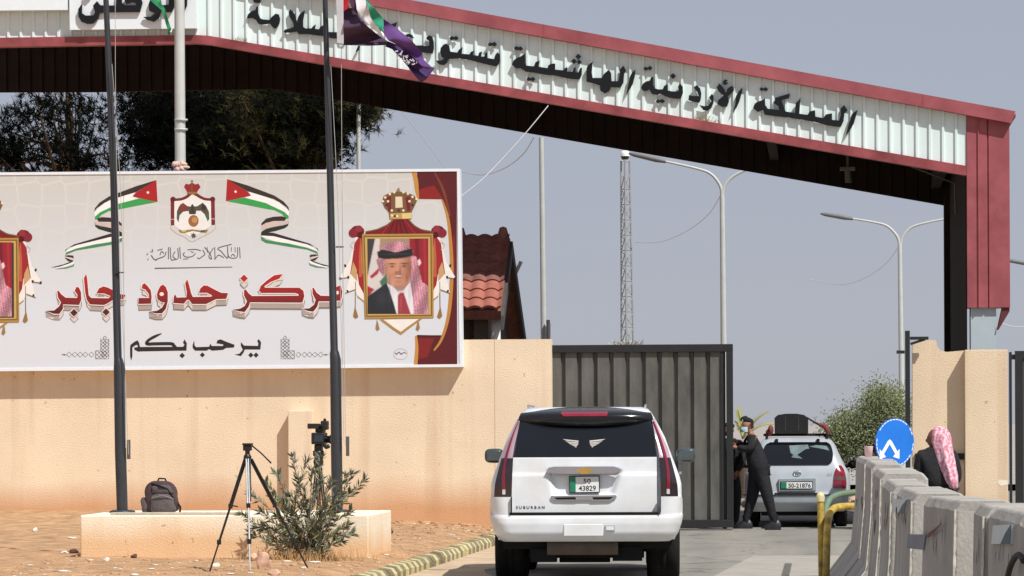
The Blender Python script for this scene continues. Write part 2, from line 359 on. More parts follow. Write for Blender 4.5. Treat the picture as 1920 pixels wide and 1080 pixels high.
def band(top, bot, y0, y1, name, m, Yp):
    b = MB(); A = path(top, Yp); B = path(bot, Yp); n = len(A)
    for i in range(n - 1):
        quad = [A[i], A[i + 1], B[i + 1], B[i]]
        b.slab([Vector((v.x, y0, v.z)) for v in quad], [Vector((v.x, y1, v.z)) for v in quad])
    return b.build(name, m, t)
band(low_top, low_bot, CY - .09, CY + .10, 'lower_trim', reddark, CY - .09)
band(up_top, [(x, interp(up_bot, x) if x < 1812 else 230.5) for x, y in up_top[:-1]] + [(1897, 231)], CY - .16, CY + .10, 'upper_trim', redm, CY - .16)
# rivet line and joints on the trims are thin laps
for x in (640 + 0, 1095, 1457):
    b = MB(); A, B = atY(x, interp(low_top, x), CY - .092), atY(x, interp(low_bot, x), CY - .092)
    b.slab([A, A + Vector((.03, 0, -.005)), B + Vector((.03, 0, -.005)), B], [A + Vector((0, .004, 0)), A + Vector((.03, .004, -.005)), B + Vector((.03, .004, -.005)), B + Vector((0, .004, 0))]); b.build('trim_lap', reddark, t)
for x in (1018, 1729):
    b = MB(); A, B = atY(x, interp(up_top, x), CY - .162), atY(x, interp(up_bot, x), CY - .162)
    b.slab([A, A + Vector((.02, 0, -.004)), B + Vector((.02, 0, -.004)), B], [v + Vector((0, .004, 0)) for v in (A, A + Vector((.02, 0, -.004)), B + Vector((.02, 0, -.004)), B)]); b.build('trim_lap', reddark, t)
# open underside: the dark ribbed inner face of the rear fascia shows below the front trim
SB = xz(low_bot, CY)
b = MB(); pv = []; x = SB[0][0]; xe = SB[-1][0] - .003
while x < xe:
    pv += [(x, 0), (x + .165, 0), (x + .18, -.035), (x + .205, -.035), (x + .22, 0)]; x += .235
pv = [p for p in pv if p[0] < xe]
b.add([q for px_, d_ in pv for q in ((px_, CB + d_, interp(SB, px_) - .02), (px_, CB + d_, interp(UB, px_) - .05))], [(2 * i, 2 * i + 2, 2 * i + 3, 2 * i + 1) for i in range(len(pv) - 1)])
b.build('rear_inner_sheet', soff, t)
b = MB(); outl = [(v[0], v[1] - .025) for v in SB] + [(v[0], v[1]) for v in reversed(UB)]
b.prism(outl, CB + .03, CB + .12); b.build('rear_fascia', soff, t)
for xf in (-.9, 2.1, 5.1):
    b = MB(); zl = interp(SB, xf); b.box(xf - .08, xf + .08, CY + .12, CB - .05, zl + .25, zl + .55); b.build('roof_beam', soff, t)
b = MB(); UT = xz(up_top, CY)
for i in range(len(UT) - 1):
    b.slab([Vector((UT[i][0], y, UT[i][1] - .02 + h)) for h in (0, -.1) for y in ()] or [Vector((UT[i][0], CY - .1, UT[i][1] - .06)), Vector((UT[i + 1][0], CY - .1, UT[i + 1][1] - .06)), Vector((UT[i + 1][0], CB, UT[i + 1][1] - .06)), Vector((UT[i][0], CB, UT[i][1] - .06))],
           [Vector((UT[i][0], CY - .1, UT[i][1] - .1)), Vector((UT[i + 1][0], CY - .1, UT[i + 1][1] - .1)), Vector((UT[i + 1][0], CB, UT[i + 1][1] - .1)), Vector((UT[i][0], CB, UT[i][1] - .1))])
b.build('roof_sheet', reddark, t)
# corner column: ribbed red cladding over a grey steel shaft, dark side cladding running back
c0, c1 = atY(1814, 577, CY - .02), atY(1894, 577, CY - .02); ct = atY(1814, 221, CY).z
b = MB(); xs_ = [c0.x, atY(1832, 577, CY).x, atY(1835, 577, CY).x, atY(1837, 577, CY).x, atY(1851, 577, CY).x, atY(1853, 577, CY).x, atY(1855, 577, CY).x, c1.x]
ds = [0, 0, -.03, 0, 0, .03, 0, 0]
b.add([q for x_, d_ in zip(xs_, ds) for q in ((x_, CY - .03 + d_, c0.z), (x_, CY - .03 + d_, interp([(a.x, a.z) for a in path(up_top, CY)], x_) - .08))], [(2 * i, 2 * i + 2, 2 * i + 3, 2 * i + 1) for i in range(7)])
b.box(c0.x, c0.x + .03, CY - .028, CY + .6, c0.z, ct); b.box(c1.x - .03, c1.x, CY - .028, CY + .6, c0.z, ct - .06); b.box(c0.x + .03, c1.x - .03, CY + .0, CY + .6, c0.z + .002, c0.z + .02)
b.build('column_cladding', redm, t)
s0, s1 = atY(1820, 600, CY + .05), atY(1868, 600, CY + .05)
b = MB(); b.box(s0.x, s1.x, CY + .05, CY + .09, -.1, c0.z); b.box((s0.x + s1.x) / 2 - .02, (s0.x + s1.x) / 2 + .02, CY + .09, CY + .45, -.1, c0.z); b.box(s0.x, s1.x, CY + .45, CY + .49, -.1, c0.z)
b.build('steel_column', mat('steelblue', L(176, 190, 196), .5, var=.06, scale=2), t)
b = MB(); cb = atY(1893, 577, CY); b.slab([cb + Vector((-.12, 0, 0)), cb + Vector((0, 0, 0)), cb + Vector((0, 0, -.06)), cb + Vector((-.18, 0, -.36)), cb + Vector((-.2, 0, -.36))], [v + Vector((0, .3, 0)) for v in (cb + Vector((-.12, 0, 0)), cb + Vector((0, 0, 0)), cb + Vector((0, 0, -.06)), cb + Vector((-.18, 0, -.36)), cb + Vector((-.2, 0, -.36)))])
b.build('downpipe_elbow', mat('darkred', L(92, 40, 42), .6), t)
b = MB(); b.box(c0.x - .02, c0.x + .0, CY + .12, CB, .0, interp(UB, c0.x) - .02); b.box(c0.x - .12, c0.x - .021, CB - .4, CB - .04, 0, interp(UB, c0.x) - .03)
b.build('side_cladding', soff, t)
b = MB(); sl = interp(SB, c0.x)
b.tube([atY(1690, 305, CY + .4), atY(1790, 343, CY + .9), atY(1792, 400, CY + 1.4)], .018, 6); b.build('conduit', mat('conduit', L(92, 90, 86), .7), t)
e = atY(1589, 316, CY + 2.0); b = MB(); b.box(e.x - .13, e.x + .13, CY + 1.9, CY + 2.1, e.z - .03, e.z + .02); b.tube([e + Vector((0, 0, -.02)), e + Vector((.015, 0, -.24))], [.05, .06], 10)
b.box(e.x - .02, e.x + .02, CY + 1.98, CY + 2.02, e.z + .02, e.z + .35)
b.build('spot_lamp', mat('lampgrey', L(86, 84, 80), .7), t)
# dry weeds on the lower trim
rnd = random.Random(3)
for bx, by, n in ((1315, 232, 26), (450, 76, 16), (1340, 236, 14)):
    b = MB()
    for i in range(n):
        q = atY(bx + rnd.uniform(-14, 14), by + 2, CY - .04); q.z = interp(LB, q.x) + .0
        b.tube([q, q + Vector((rnd.uniform(-.06, .06), rnd.uniform(-.03, .03), rnd.uniform(.02, .1)))], .004, 3)
    b.build('dry_weeds', flat('straw', L(176, 160, 116)), t)
# ------------------------------------------------------------------ raised black lettering on the fascia
letter = mat('lettergreen', L(17, 20, 23), .35, var=.2, scale=3, spec=.4)
def dia(x, y, r_): return [(x - r_, y), (x, y - r_), (x + r_, y), (x, y + r_)]
A_ = (440, 0, 8); B_ = (700, 20, 7.385); C_ = (940, 60, 7.385); D_ = (1180, 100, 8); E_ = (1380, 140, 7.385); F_ = (120, 0, 7.385)
FASCIA = [
 (A_, [(270,0),(330,-25),(400,5),(385,35),(340,45),(290,35)]),
 (A_, [(180,270),(200,215),(250,170),(310,150),(325,100),(350,95),(352,200),(380,270),(420,290),(520,298),(560,250),(610,205),(660,215),(680,280),(670,350),(640,410),(600,430),(560,400),(530,350),(480,360),(400,370),(350,350),(320,300),(270,270),(220,272)]),
 (A_, [(730,470),(760,440),(840,425),(890,400),(870,330),(815,240),(808,180),(830,138),(875,175),(905,230),(925,310),(938,370),(950,260),(975,210),(1020,175),(1050,155),(1040,230),(1025,300),(1025,400),(1060,425),(1150,425),(1180,390),(1215,365),(1200,430),(1260,440),(1290,400),(1330,375),(1345,430),(1350,455),(1420,480),(1600,485),(1640,430),(1700,420),(1690,590),(1440,570),(1340,540),(1200,525),(1100,510),(960,510),(930,470),(850,485),(760,490)]),
 (A_, [(1880,690),(1850,690),(1815,770),(1830,780),(1865,740)]),
 (B_, [(330,160),(300,225),(180,290),(120,300),(60,240),(240,190)]),
 (B_, [(430,345),(480,318),(530,330),(570,385),(520,370),(480,360),(500,420),(380,440)]),
 (B_, [(740,360),(775,340),(815,360),(835,430),(838,520),(820,595),(740,585),(560,560),(570,480),(668,480),(740,490),(775,480),(770,420),(730,390)]),
 (B_, [(925,570),(930,520),(970,470),(1010,455),(1050,490),(1062,565),(1160,580),(1185,540),(1235,505),(1220,595),(1330,605),(1350,570),(1395,555),(1375,610),(1450,625),(1465,580),(1505,565),(1490,635),(1535,635),(1550,590),(1580,570),(1580,655),(1670,670),(1690,610),(1720,575),(1750,610),(1755,690),(1720,760),(1690,770),(1600,750),(1480,720),(1350,685),(1200,660),(1040,665),(1020,720),(975,755),(910,740),(860,690),(940,690),(985,660),(945,640)]),
 (B_, [(1050,380),(1080,350),(1115,365),(1150,350),(1180,380),(1150,410),(1115,395),(1080,410)]),
 (B_, [(1580,465),(1610,440),(1645,450),(1680,430),(1710,465),(1680,495),(1645,480),(1610,490)]),
 (C_, [(170,225),(205,195),(240,210),(270,200),(300,230),(265,260),(235,245),(205,250)]),
 (C_, [(145,450),(170,395),(210,360),(275,335),(325,295),(325,430),(350,465),(450,475),(475,415),(530,395),(515,480),(640,500),(650,460),(690,440),(745,435),(745,520),(860,530),(880,500),(915,485),(910,545),(985,550),(1000,500),(1030,485),(1025,555),(1070,560),(1090,500),(1115,490),(1112,590),(1085,655),(980,650),(860,630),(740,600),(640,595),(500,570),(330,545),(270,500),(200,500)]),
 (C_, dia(1065,340,40)), (C_, dia(1005,405,38)), (C_, dia(1078,415,36)),
 (C_, [(345,650),(375,620),(405,640),(440,620),(470,650),(440,685),(405,665),(375,680)]),
 (C_, [(1180,500),(1200,460),(1265,405),(1250,560),(1265,635),(1390,635),(1420,580),(1490,520),(1520,570),(1525,680),(1620,680),(1640,600),(1640,520),(1690,465),(1725,535),(1700,580),(1690,700),(1650,770),(1520,760),(1490,820),(1430,850),(1370,810),(1365,740),(1280,710),(1180,685),(1178,600)]),
 (C_, [(1855,520),(1850,600),(1820,720),(1770,800),(1730,870),(1755,740),(1780,620),(1810,560)]),
 (D_, [(210,230),(240,200),(275,215),(310,185),(345,215),(315,255),(280,240),(245,260)]),
 (D_, [(175,520),(200,460),(250,420),(305,410),(325,365),(360,350),(355,470),(385,525),(430,540),(500,540),(525,485),(575,465),(570,555),(640,570),(740,570),(730,500),(760,450),(800,500),(805,590),(770,680),(700,680),(600,665),(520,635),(470,600),(430,620),(340,610),(300,540),(250,565),(200,555)]),
 (D_, dia(655,340,44)),
 (D_, [(395,715),(425,685),(455,705),(490,680),(535,715),(500,750),(460,730),(425,745)]),
 (D_, [(965,510),(1010,475),(1060,520),(1080,600),(1070,690),(1050,740),(960,725),(885,700),(895,625),(960,640),(1040,640),(1020,580)]),
 (D_, [(1195,660),(1240,605),(1265,650),(1262,740),(1230,820),(1170,860),(1110,850),(1050,775),(1130,795),(1190,780),(1230,720)]),
 (D_, [(1310,510),(1350,450),(1400,500),(1450,580),(1480,520),(1540,485),(1575,545),(1540,590),(1480,640),(1495,720),(1465,800),(1390,800),(1320,760),(1330,700),(1390,660),(1410,630),(1340,570)]),
 (D_, [(1405,420),(1440,390),(1475,405),(1445,430),(1485,440),(1440,475),(1410,465)]),
 (D_, [(1700,505),(1690,580),(1650,720),(1610,810),(1550,880),(1590,760),(1600,640),(1640,570)]),
 (E_, [(325,200),(350,175),(380,190),(410,170),(445,200),(420,230),(380,215),(350,225)]),
 (E_, [(235,460),(260,400),(310,370),(360,355),(400,315),(405,420),(440,470),(600,490),(590,440),(525,390),(545,320),(640,290),(750,260),(735,325),(630,350),(660,440),(690,510),(820,530),(825,400),(895,320),(875,540),(990,555),(1020,510),(1095,490),(1100,580),(1210,600),(1245,550),(1330,535),(1330,625),(1430,635),(1450,560),(1450,470),(1495,420),(1545,490),(1500,540),(1490,640),(1450,725),(1350,715),(1230,690),(1080,650),(900,620),(700,590),(520,570),(400,555),(370,490),(300,515)]),
 (E_, [(1685,485),(1660,580),(1630,680),(1570,780),(1520,845),(1560,680),(1610,540)]),
]
def zpx(tr, pts): return [(tr[0] + x / tr[2], tr[1] + y / tr[2]) for x, y in pts]
def raised(polys, Y, depth, gap):
    b = MB()
    for i, (tr, pts) in enumerate(polys):
        yf = Y - gap - depth - .0004 * (i % 5)
        fr = [atY(x, y, yf) for x, y in zpx(tr, pts)]
        b.slab(fr, [v + Vector((0, depth, 0)) for v in fr])
    return b
raised(FASCIA, CY, .035, .045).build('lettering', letter, t)
# white board carrying another word, and the next board beside it
fr = [atY(x, y, CY - .20) for x, y in ((128.5, -70), (368, -70), (368, 53), (131, 56))]
ts = thing('word_board', (fr[3].x, CY - .2, 0), 'white board with one large black Arabic word on the canopy front', 'sign')
b = MB(); b.slab(fr, [v + Vector((0, .16, 0)) for v in fr]); b.build('board', mat('whiteboard', L(230, 238, 242), .45, var=.03), ts, bevel=.004)
WORD = [
 (F_, [(250,45),(245,180),(300,215),(410,210),(430,170),(400,80),(455,15),(500,70),(560,75),(720,75),(725,-10),(740,-300),(800,-300),(800,40),(845,72),(1000,72),(985,40),(930,30),(860,55),(830,-10),(900,-40),(1060,-40),(1085,40),(1050,165),(600,170),(490,180),(470,260),(400,325),(320,330),(240,300),(200,230),(195,130)]),
 (F_, [(1170,60),(1190,0),(1260,-40),(1340,0),(1345,150),(1310,250),(1240,300),(1150,275),(1095,235),(1200,230),(1260,180),(1180,150)]),
 (F_, [(1365,70),(1450,65),(1450,-300),(1530,-300),(1530,90),(1490,165),(1365,170)]),
 (F_, [(1640,-300),(1715,-300),(1700,80),(1630,200),(1620,100)]),
 (F_, dia(330,-70,60)),
]
raised(WORD, CY - .2, .04, .02).build('lettering', letter, ts)
fr = [atY(x, y, CY - .22) for x, y in ((-150, -70), (126, -70), (126, 18.5), (-150, 21))]
ts = thing('blank_board', (fr[3].x, CY - .22, 0), 'white board edge at the top left corner of the canopy', 'sign')
b = MB(); b.slab(fr, [v + Vector((0, .18, 0)) for v in fr]); b.build('board', mat('whiteboard', L(240, 240, 234)), ts, bevel=.004)
# ------------------------------------------------------------------ billboard on the wall
BBY = WY - .25
cor = [(-330, 326), (862, 316), (867, 688), (-330, 699)]
bc = [atY(x, y, BBY) for x, y in cor]
t = thing('billboard', (bc[2].x, BBY, bc[2].z), 'huge white printed billboard with Arabic lettering, crest and royal portraits on the wall', 'billboard')
def inset(pts, d):
    c_ = sum(pts, Vector()) / 4
    return [p + Vector(((d if p.x < c_.x else -d), 0, (d if p.z < c_.z else -d))) for p in pts]
inn = inset(bc, .045)
pm = mat('vinyl', L(232, 231, 230), .5, var=.02, scale=.7, spec=.3)
# printed sheet: warm beige at the top fading to white, with a faint interlaced pattern in the print
n = pm.node_tree.nodes; l = pm.node_tree.links; bs = n['Principled BSDF']
geo = n.new('ShaderNodeNewGeometry'); sp = n.new('ShaderNodeSeparateXYZ'); l.new(geo.outputs['Position'], sp.inputs[0])
mr = n.new('ShaderNodeMapRange'); mr.inputs['From Min'].default_value = bc[2].z + 1.1; mr.inputs['From Max'].default_value = bc[0].z; l.new(sp.outputs['Z'], mr.inputs['Value'])
mx = n.new('ShaderNodeMix'); mx.data_type = 'RGBA'; l.new(mr.outputs[0], mx.inputs['Factor']); mx.inputs[6].default_value = L(214, 219, 226) + (1,); mx.inputs[7].default_value = L(203, 201, 195) + (1,)
vo = n.new('ShaderNodeTexVoronoi'); vo.feature = 'DISTANCE_TO_EDGE'; vo.inputs['Scale'].default_value = 2.6; vo.inputs['Randomness'].default_value = .35
mpv = n.new('ShaderNodeMapping'); mpv.inputs['Scale'].default_value = (1, 0, 1); l.new(geo.outputs['Position'], mpv.inputs[0]); l.new(mpv.outputs[0], vo.inputs['Vector'])
lt = n.new('ShaderNodeMath'); lt.operation = 'LESS_THAN'; lt.inputs[1].default_value = .05; l.new(vo.outputs['Distance'], lt.inputs[0])
ml = n.new('ShaderNodeMath'); ml.operation = 'MULTIPLY'; l.new(lt.outputs[0], ml.inputs[0]); l.new(mr.outputs[0], ml.inputs[1])
m2_ = n.new('ShaderNodeMath'); m2_.operation = 'MULTIPLY'; m2_.inputs[1].default_value = .22; l.new(ml.outputs[0], m2_.inputs[0])
my = n.new('ShaderNodeMix'); my.data_type = 'RGBA'; l.new(m2_.outputs[0], my.inputs['Factor']); l.new(mx.outputs[2], my.inputs[6]); my.inputs[7].default_value = L(236, 232, 226) + (1,)
l.new(my.outputs[2], bs.inputs['Base Color'])
b = MB(); b.slab([v + Vector((0, .012, 0)) for v in inn], [v + Vector((0, .10, 0)) for v in inn]); b.build('printed_sheet', pm, t)
b = MB()
for i in range(4):
    j = (i + 1) % 4
    q = [bc[i], bc[j], inn[j], inn[i]]
    b.slab(q, [v + Vector((0, .247, 0)) for v in q])
b.build('board_frame', mat('frameedge', L(230, 236, 242), .5, var=.04), t)
PRY = BBY + .011                                 # printing lies on the sheet, layer over layer
class Print:
    def __init__(s, base): s.b = MB(); s.mats = []; s.y = PRY - base * .0012
    def col(s, c):
        m = flat('ink_%d_%d_%d' % c, L(*c), .5)
        if m not in s.mats: s.mats.append(m)
        return s.mats.index(m)
    def poly(s, pts, c):
        s.y -= .00006; i = s.col(c) if isinstance(c, tuple) else s.mi(c)
        s.b.poly([atY(x, y, s.y) for x, y in pts], i)
    def mi(s, m):
        if m not in s.mats: s.mats.append(m)
        return s.mats.index(m)
    def stroke(s, pts, w, c, closed=False, k=5):
        P = list(pts) + ([pts[0]] if closed else [])
        W = list(w) if hasattr(w, '__len__') else [w] * len(P)
        Q = smooth_pts([(p[0], p[1], ww) for p, ww in zip(P, W)], k) if k > 1 else [(p[0], p[1], ww) for p, ww in zip(P, W)]
        i = s.col(c) if isinstance(c, tuple) else s.mi(c)
        s.y -= .00006; Lf = []; Rt = []
        for a in range(len(Q)):
            p0, p1 = Q[max(a - 1, 0)], Q[min(a + 1, len(Q) - 1)]
            dx, dy = p1[0] - p0[0], p1[1] - p0[1]; ln = math.hypot(dx, dy) or 1
            nx_, ny_ = -dy / ln * Q[a][2] / 2, dx / ln * Q[a][2] / 2
            Lf.append(atY(Q[a][0] + nx_, Q[a][1] + ny_, s.y)); Rt.append(atY(Q[a][0] - nx_, Q[a][1] - ny_, s.y))
        N = len(Q); s.b.add(Lf + Rt, [(a, a + 1, N + a + 1, N + a) for a in range(N - 1)], i)
    def circle(s, x, y, r_, c, n=14, ry=None):
        s.poly([(x + r_ * math.cos(2 * math.pi * a / n), y + (ry or r_) * math.sin(2 * math.pi * a / n)) for a in range(n)], c)
    def build(s, name, par): return s.b.build(name, s.mats, par)
def zp(tr, pts): return zpx(tr, pts)
H_ = (70, 490, 8.305); I_ = (240, 490, 8.31); J_ = (420, 490, 8.0); K_ = (230, 610, 6.857); L_ = (260, 330, 6.0); M_ = (90, 320, 5.686); N_ = (630, 330, 3.484); O_ = (0, 370, 4.0)
TITLE = [
 (H_, [(310,460),(330,455),(370,510),(440,565),(620,570),(625,520),(580,460),(610,395),(650,410),(680,480),(685,600),(650,680),(400,670),(400,740),(340,820),(250,815),(130,770),(260,765),(340,700),(370,640),(320,560)]),
 (H_, dia(570,800,62)),
 (H_, [(725,260),(760,195),(775,260),(790,420),(800,530),(840,570),(1110,575),(1140,540),(1040,500),(920,500),(960,420),(1030,390),(1100,410),(1200,460),(1290,510),(1375,520),(1345,590),(1180,600),(1100,650),(1040,680),(820,670),(770,600),(745,480)]),
 (H_, dia(1070,790,60)),
 (I_, [(225,360),(260,340),(310,390),(355,450),(368,550),(360,660),(160,665),(165,570),(330,570),(325,510),(270,440),(215,420)]),
 (I_, [(465,460),(500,390),(545,360),(590,400),(620,480),(620,620),(590,740),(530,810),(430,810),(330,785),(450,770),(530,720),(575,640),(520,635),(460,590),(450,520)]),
 (I_, [(705,650),(715,550),(735,510),(760,565),(910,560),(915,480),(890,340),(925,280),(955,380),(985,500),(1010,555),(1300,550),(1310,530),(1230,490),(1105,490),(1130,420),(1180,375),(1240,380),(1330,430),(1450,490),(1560,495),(1530,585),(1370,590),(1270,640),(1220,665),(1000,665),(950,600),(920,600),(870,660)]),
 (J_, dia(300,255,58)),
 (J_, [(300,430),(325,420),(370,480),(420,520),(1120,515),(1115,490),(1060,475),(560,475),(525,440),(550,370),(640,290),(750,210),(880,190),(830,260),(700,310),(610,370),(590,395),(1130,395),(1190,440),(1205,520),(1180,610),(1150,620),(390,615),(370,680),(310,760),(230,750),(130,725),(240,710),(310,670),(345,600),(300,510)]),
 (J_, [(1325,400),(1345,395),(1390,470),(1450,515),(1640,520),(1690,380),(1750,360),(1775,450),(1765,550),(1740,590),(1700,590),(1680,600),(1420,600),(1400,680),(1340,755),(1260,745),(1170,710),(1280,705),(1350,650),(1375,580),(1330,490)]),
]
P = Print(1)
for tr, pts in TITLE:                             # drop sides of the printed block letters
    q = zp(tr, pts); n_ = len(q)
    for i in range(n_):
        (x0, y0), (x1, y1) = q[i], q[(i + 1) % n_]
        if abs(x0 - x1) < .6: continue
        sh = (172, 160, 152) if abs(y1 - y0) < abs(x1 - x0) * .35 else (214, 206, 200)
        P.poly([(x0, y0), (x1, y1), (x1 + .5, y1 + 11.5), (x0 + .5, y0 + 11.5)], sh)
    P.stroke([(x + .5, y + 11.5) for x, y in q], 1.0, (120, 104, 92), closed=True, k=1)
for tr, pts in TITLE: P.stroke(zp(tr, pts), 3.6, (238, 226, 222), closed=True, k=1)
redink = mat('redink', L(158, 42, 42), .5, var=.02, spec=.3)
n = redink.node_tree.nodes; l = redink.node_tree.links; geo = n.new('ShaderNodeNewGeometry'); sp = n.new('ShaderNodeSeparateXYZ'); l.new(geo.outputs['Position'], sp.inputs[0])
mr = n.new('ShaderNodeMapRange'); za = atY(300, 585, PRY).z; zb_ = atY(300, 525, PRY).z; mr.inputs['From Min'].default_value = za; mr.inputs['From Max'].default_value = zb_; l.new(sp.outputs['Z'], mr.inputs['Value'])
mx = n.new('ShaderNodeMix'); mx.data_type = 'RGBA'; l.new(mr.outputs[0], mx.inputs['Factor']); mx.inputs[6].default_value = L(84, 40, 42) + (1,); mx.inputs[7].default_value = L(176, 44, 42) + (1,); l.new(mx.outputs[2], n['Principled BSDF'].inputs['Base Color'])
for tr, pts in TITLE: P.poly(zp(tr, pts), redink)
x, y = zp(I_, [(525, 510)])[0]; P.circle(x, y, 4.2, (240, 220, 214), ry=3.6)
x, y = zp(J_, [(1702, 470)])[0]; P.circle(x, y, 2.6, (236, 226, 222), ry=3.4)
P.build('title_lettering', t)
WEL = [
 [(95,290),(100,250),(150,212),(190,192),(212,225),(222,278),(640,276),(775,276),(795,250),(775,220),(795,180),(825,230),(820,325),(690,326),(240,335),(200,338),(150,312),(150,285),(195,280),(190,250),(165,255),(125,285),(125,400),(110,452),(96,400)],
 dia(765,388,36),
 [(900,250),(920,195),(925,260),(945,280),(1110,275),(1130,235),(1145,265),(1290,265),(1295,245),(1205,230),(1220,190),(1260,180),(1330,210),(1440,250),(1430,285),(1330,290),(1290,315),(1150,325),(1110,305),(1080,325),(930,325),(900,290)],
 dia(1025,380,33),
 [(1520,215),(1560,260),(1740,265),(1745,230),(1730,200),(1750,175),(1780,220),(1770,310),(1570,310),(1555,350),(1520,395),(1440,375),(1500,365),(1545,315),(1520,260)],
 dia(1648,382,34), dia(1715,382,34)]
P = Print(1); bk_ = (50, 44, 42)
for pts in WEL: P.poly(zp(K_, pts), bk_)
P.stroke(zp(K_, [(500,105),(420,140),(340,185),(308,225),(330,240),(420,237),(620,236),(655,258),(680,285)]), [1.5,5,5.2,6,6,6,6,6,6], bk_)
P.build('welcome_lettering', t)
# small line of calligraphy with its rule
P = Print(1); gk = (92, 88, 84)
def lw(pts, w_=1.5): P.stroke(zp(L_, pts), w_, gk)
lw([(1135,800),(1142,925)]); lw([(1112,802),(1110,905),(1060,925),(1010,900),(1000,790)]); lw([(1085,800),(1085,860)],1.2); lw([(1085,905),(1060,880),(1040,905)]); lw([(1045,800),(1042,850)],1.2)
lw([(1000,830),(1000,925),(930,850),(895,810),(1045,768)],1.6); lw([(960,920),(900,890),(870,920),(850,940)]); lw([(855,800),(860,930)]); lw([(840,810),(790,900),(820,935),(800,870),(740,800)]); lw([(770,800),(775,860)],1.2)
lw([(720,830),(745,880),(715,905),(680,930),(660,915)]); lw([(700,840),(640,825),(550,830)],1.4); lw([(640,870),(600,905),(530,910),(500,880),(520,860)]); lw([(620,860),(585,850)],1.2); lw([(560,930),(500,935)],1.2)
lw([(462,800),(470,930)]); lw([(440,810),(445,920),(400,940),(365,935),(355,800)]); lw([(410,850),(385,900),(415,930)]); lw([(335,800),(335,935)]); lw([(310,850),(290,900),(230,925),(180,940),(140,890)],1.6); lw([(285,870),(255,850),(240,890)]); lw([(270,820),(210,835)],1.3); lw([(150,820),(160,850),(130,850)],1.2); lw([(105,870),(90,890)],1.5); lw([(205,940),(190,950)]); lw([(110,930),(100,945)])
P.poly(zp(L_, [(180,1032),(600,1027),(1055,1020),(1055,1026),(600,1035),(180,1043)]), (84, 84, 86))
P.build('kingdom_lettering', t)
# flag ribbons
RIB = [
 ([(495,440),(600,345),(740,290),(930,230),(900,275),(970,298),(740,358),(650,398),(540,452),(500,492)], (244, 242, 240)),
 ([(1155,100),(940,165),(740,240),(650,275),(550,340),(500,400),(495,440),(520,400),(600,345),(660,310),(740,288),(930,232),(1105,130)], (60, 50, 46)),
 ([(500,492),(560,440),(660,395),(740,355),(970,296),(1110,322),(1165,332),(940,375),(740,415),(650,430),(570,470),(530,520),(500,520)], (62, 160, 82)),
 ([(1155,100),(1168,332),(1110,322),(900,275),(940,230),(1105,130)], (172, 40, 42)),
 ([(500,530),(540,545),(740,565),(790,595),(790,640),(740,625),(640,605),(540,580),(500,560)], (206, 188, 180)),
 ([(520,512),(570,495),(660,500),(740,520),(790,570),(790,592),(740,565),(660,545),(540,542)], (62, 44, 42)),
 ([(497,545),(505,575),(560,592),(660,610),(740,630),(790,660),(795,705),(740,672),(640,652),(540,622),(505,595)], (46, 52, 46)),
 ([(790,690),(660,705),(500,745),(300,795),(200,850),(185,890),(300,832),(500,787),(660,760),(790,712)], (240, 240, 238)),
 ([(790,662),(660,672),(500,720),(280,785),(190,840),(178,865),(220,820),(300,795),(500,748),(660,708),(795,700)], (58, 46, 44)),
 ([(795,708),(790,750),(740,780),(660,790),(500,818),(300,850),(200,890),(180,912),(195,870),(300,830),(500,785),(660,762),(740,745)], (66, 140, 92)),
 ([(182,925),(260,925),(275,940),(230,965),(190,940)], (216, 200, 194)),
 ([(180,912),(210,900),(270,905),(275,935),(230,922)], (66, 50, 48)),
 ([(178,925),(190,940),(270,960),(270,972),(215,965)], (50, 56, 50)),
 ([(280,965),(200,1000),(90,1028),(90,1045),(200,1022),(278,995)], (240, 240, 238)),
 ([(272,958),(160,1000),(30,1032),(120,1026),(240,985)], (60, 52, 48)),
 ([(282,985),(276,1018),(200,1042),(70,1050),(190,1030),(262,1008)], (84, 146, 108)),
]
for mir in (False, True):
    P = Print(1)
    for pts, c in RIB:
        q = zp(M_, pts)
        if mir: q = [(719 - x, y - 1.6) for x, y in q]
        P.poly(q, c)
    x, y = zp(M_, [(1065, 233)])[0]
    if mir: x, y = 719 - x, y - 1.6
    P.poly([(x + (3.2 if a % 2 == 0 else 1.4) * math.sin(math.pi * a / 7), y - (3.2 if a % 2 == 0 else 1.4) * math.cos(math.pi * a / 7)) for a in range(14)], (250, 246, 244))
    P.build('flag_ribbon', t)
# coat of arms
P = Print(1)
def lp(pts, c): P.poly(zp(L_, pts), c)
P.stroke(zp(L_, [(362,555),(365,590),(420,640),(520,690),(600,738),(700,690),(800,640),(862,590),(866,555)]), 1.3, (196, 178, 160))
lp([(400,270),(600,215),(815,270),(812,560),(600,700),(402,560)], (234, 232, 228))
P.stroke(zp(L_, [(590,190),(540,235),(470,262),(370,268)]), [5.5,5.5,5,5], (116, 44, 48)); P.stroke(zp(L_, [(625,190),(690,235),(760,262),(850,262)]), [5.5,5.5,5,5], (116, 44, 48))
lp([(360,262),(402,262),(400,552),(362,556)], (122, 48, 54)); lp([(812,262),(855,262),(860,548),(820,552)], (122, 48, 54))
lp([(362,482),(400,484),(400,492),(362,492)], (200, 170, 150)); lp([(818,476),(858,478),(858,488),(818,486)], (200, 170, 150))
for x in (386, 832): P.circle(*zp(L_, [(x, 262)])[0], 5.0, (104, 34, 38))
lp([(430,400),(450,350),(470,320),(500,302),(550,340),(600,345),(660,340),(720,300),(760,340),(790,400),(795,480),(778,512),(742,430),(700,392),(650,390),(640,430),(570,430),(560,392),(500,402),(462,440),(448,520),(430,480)], (92, 80, 70))
lp([(470,330),(500,306),(545,342),(520,390),(470,400)], (134, 60, 58)); lp([(430,420),(462,440),(448,522),(428,480)], (74, 100, 84)); lp([(745,430),(792,420),(795,480),(778,514)], (70, 100, 80)); lp([(720,302),(760,340),(750,390),(700,370)], (56, 56, 52))
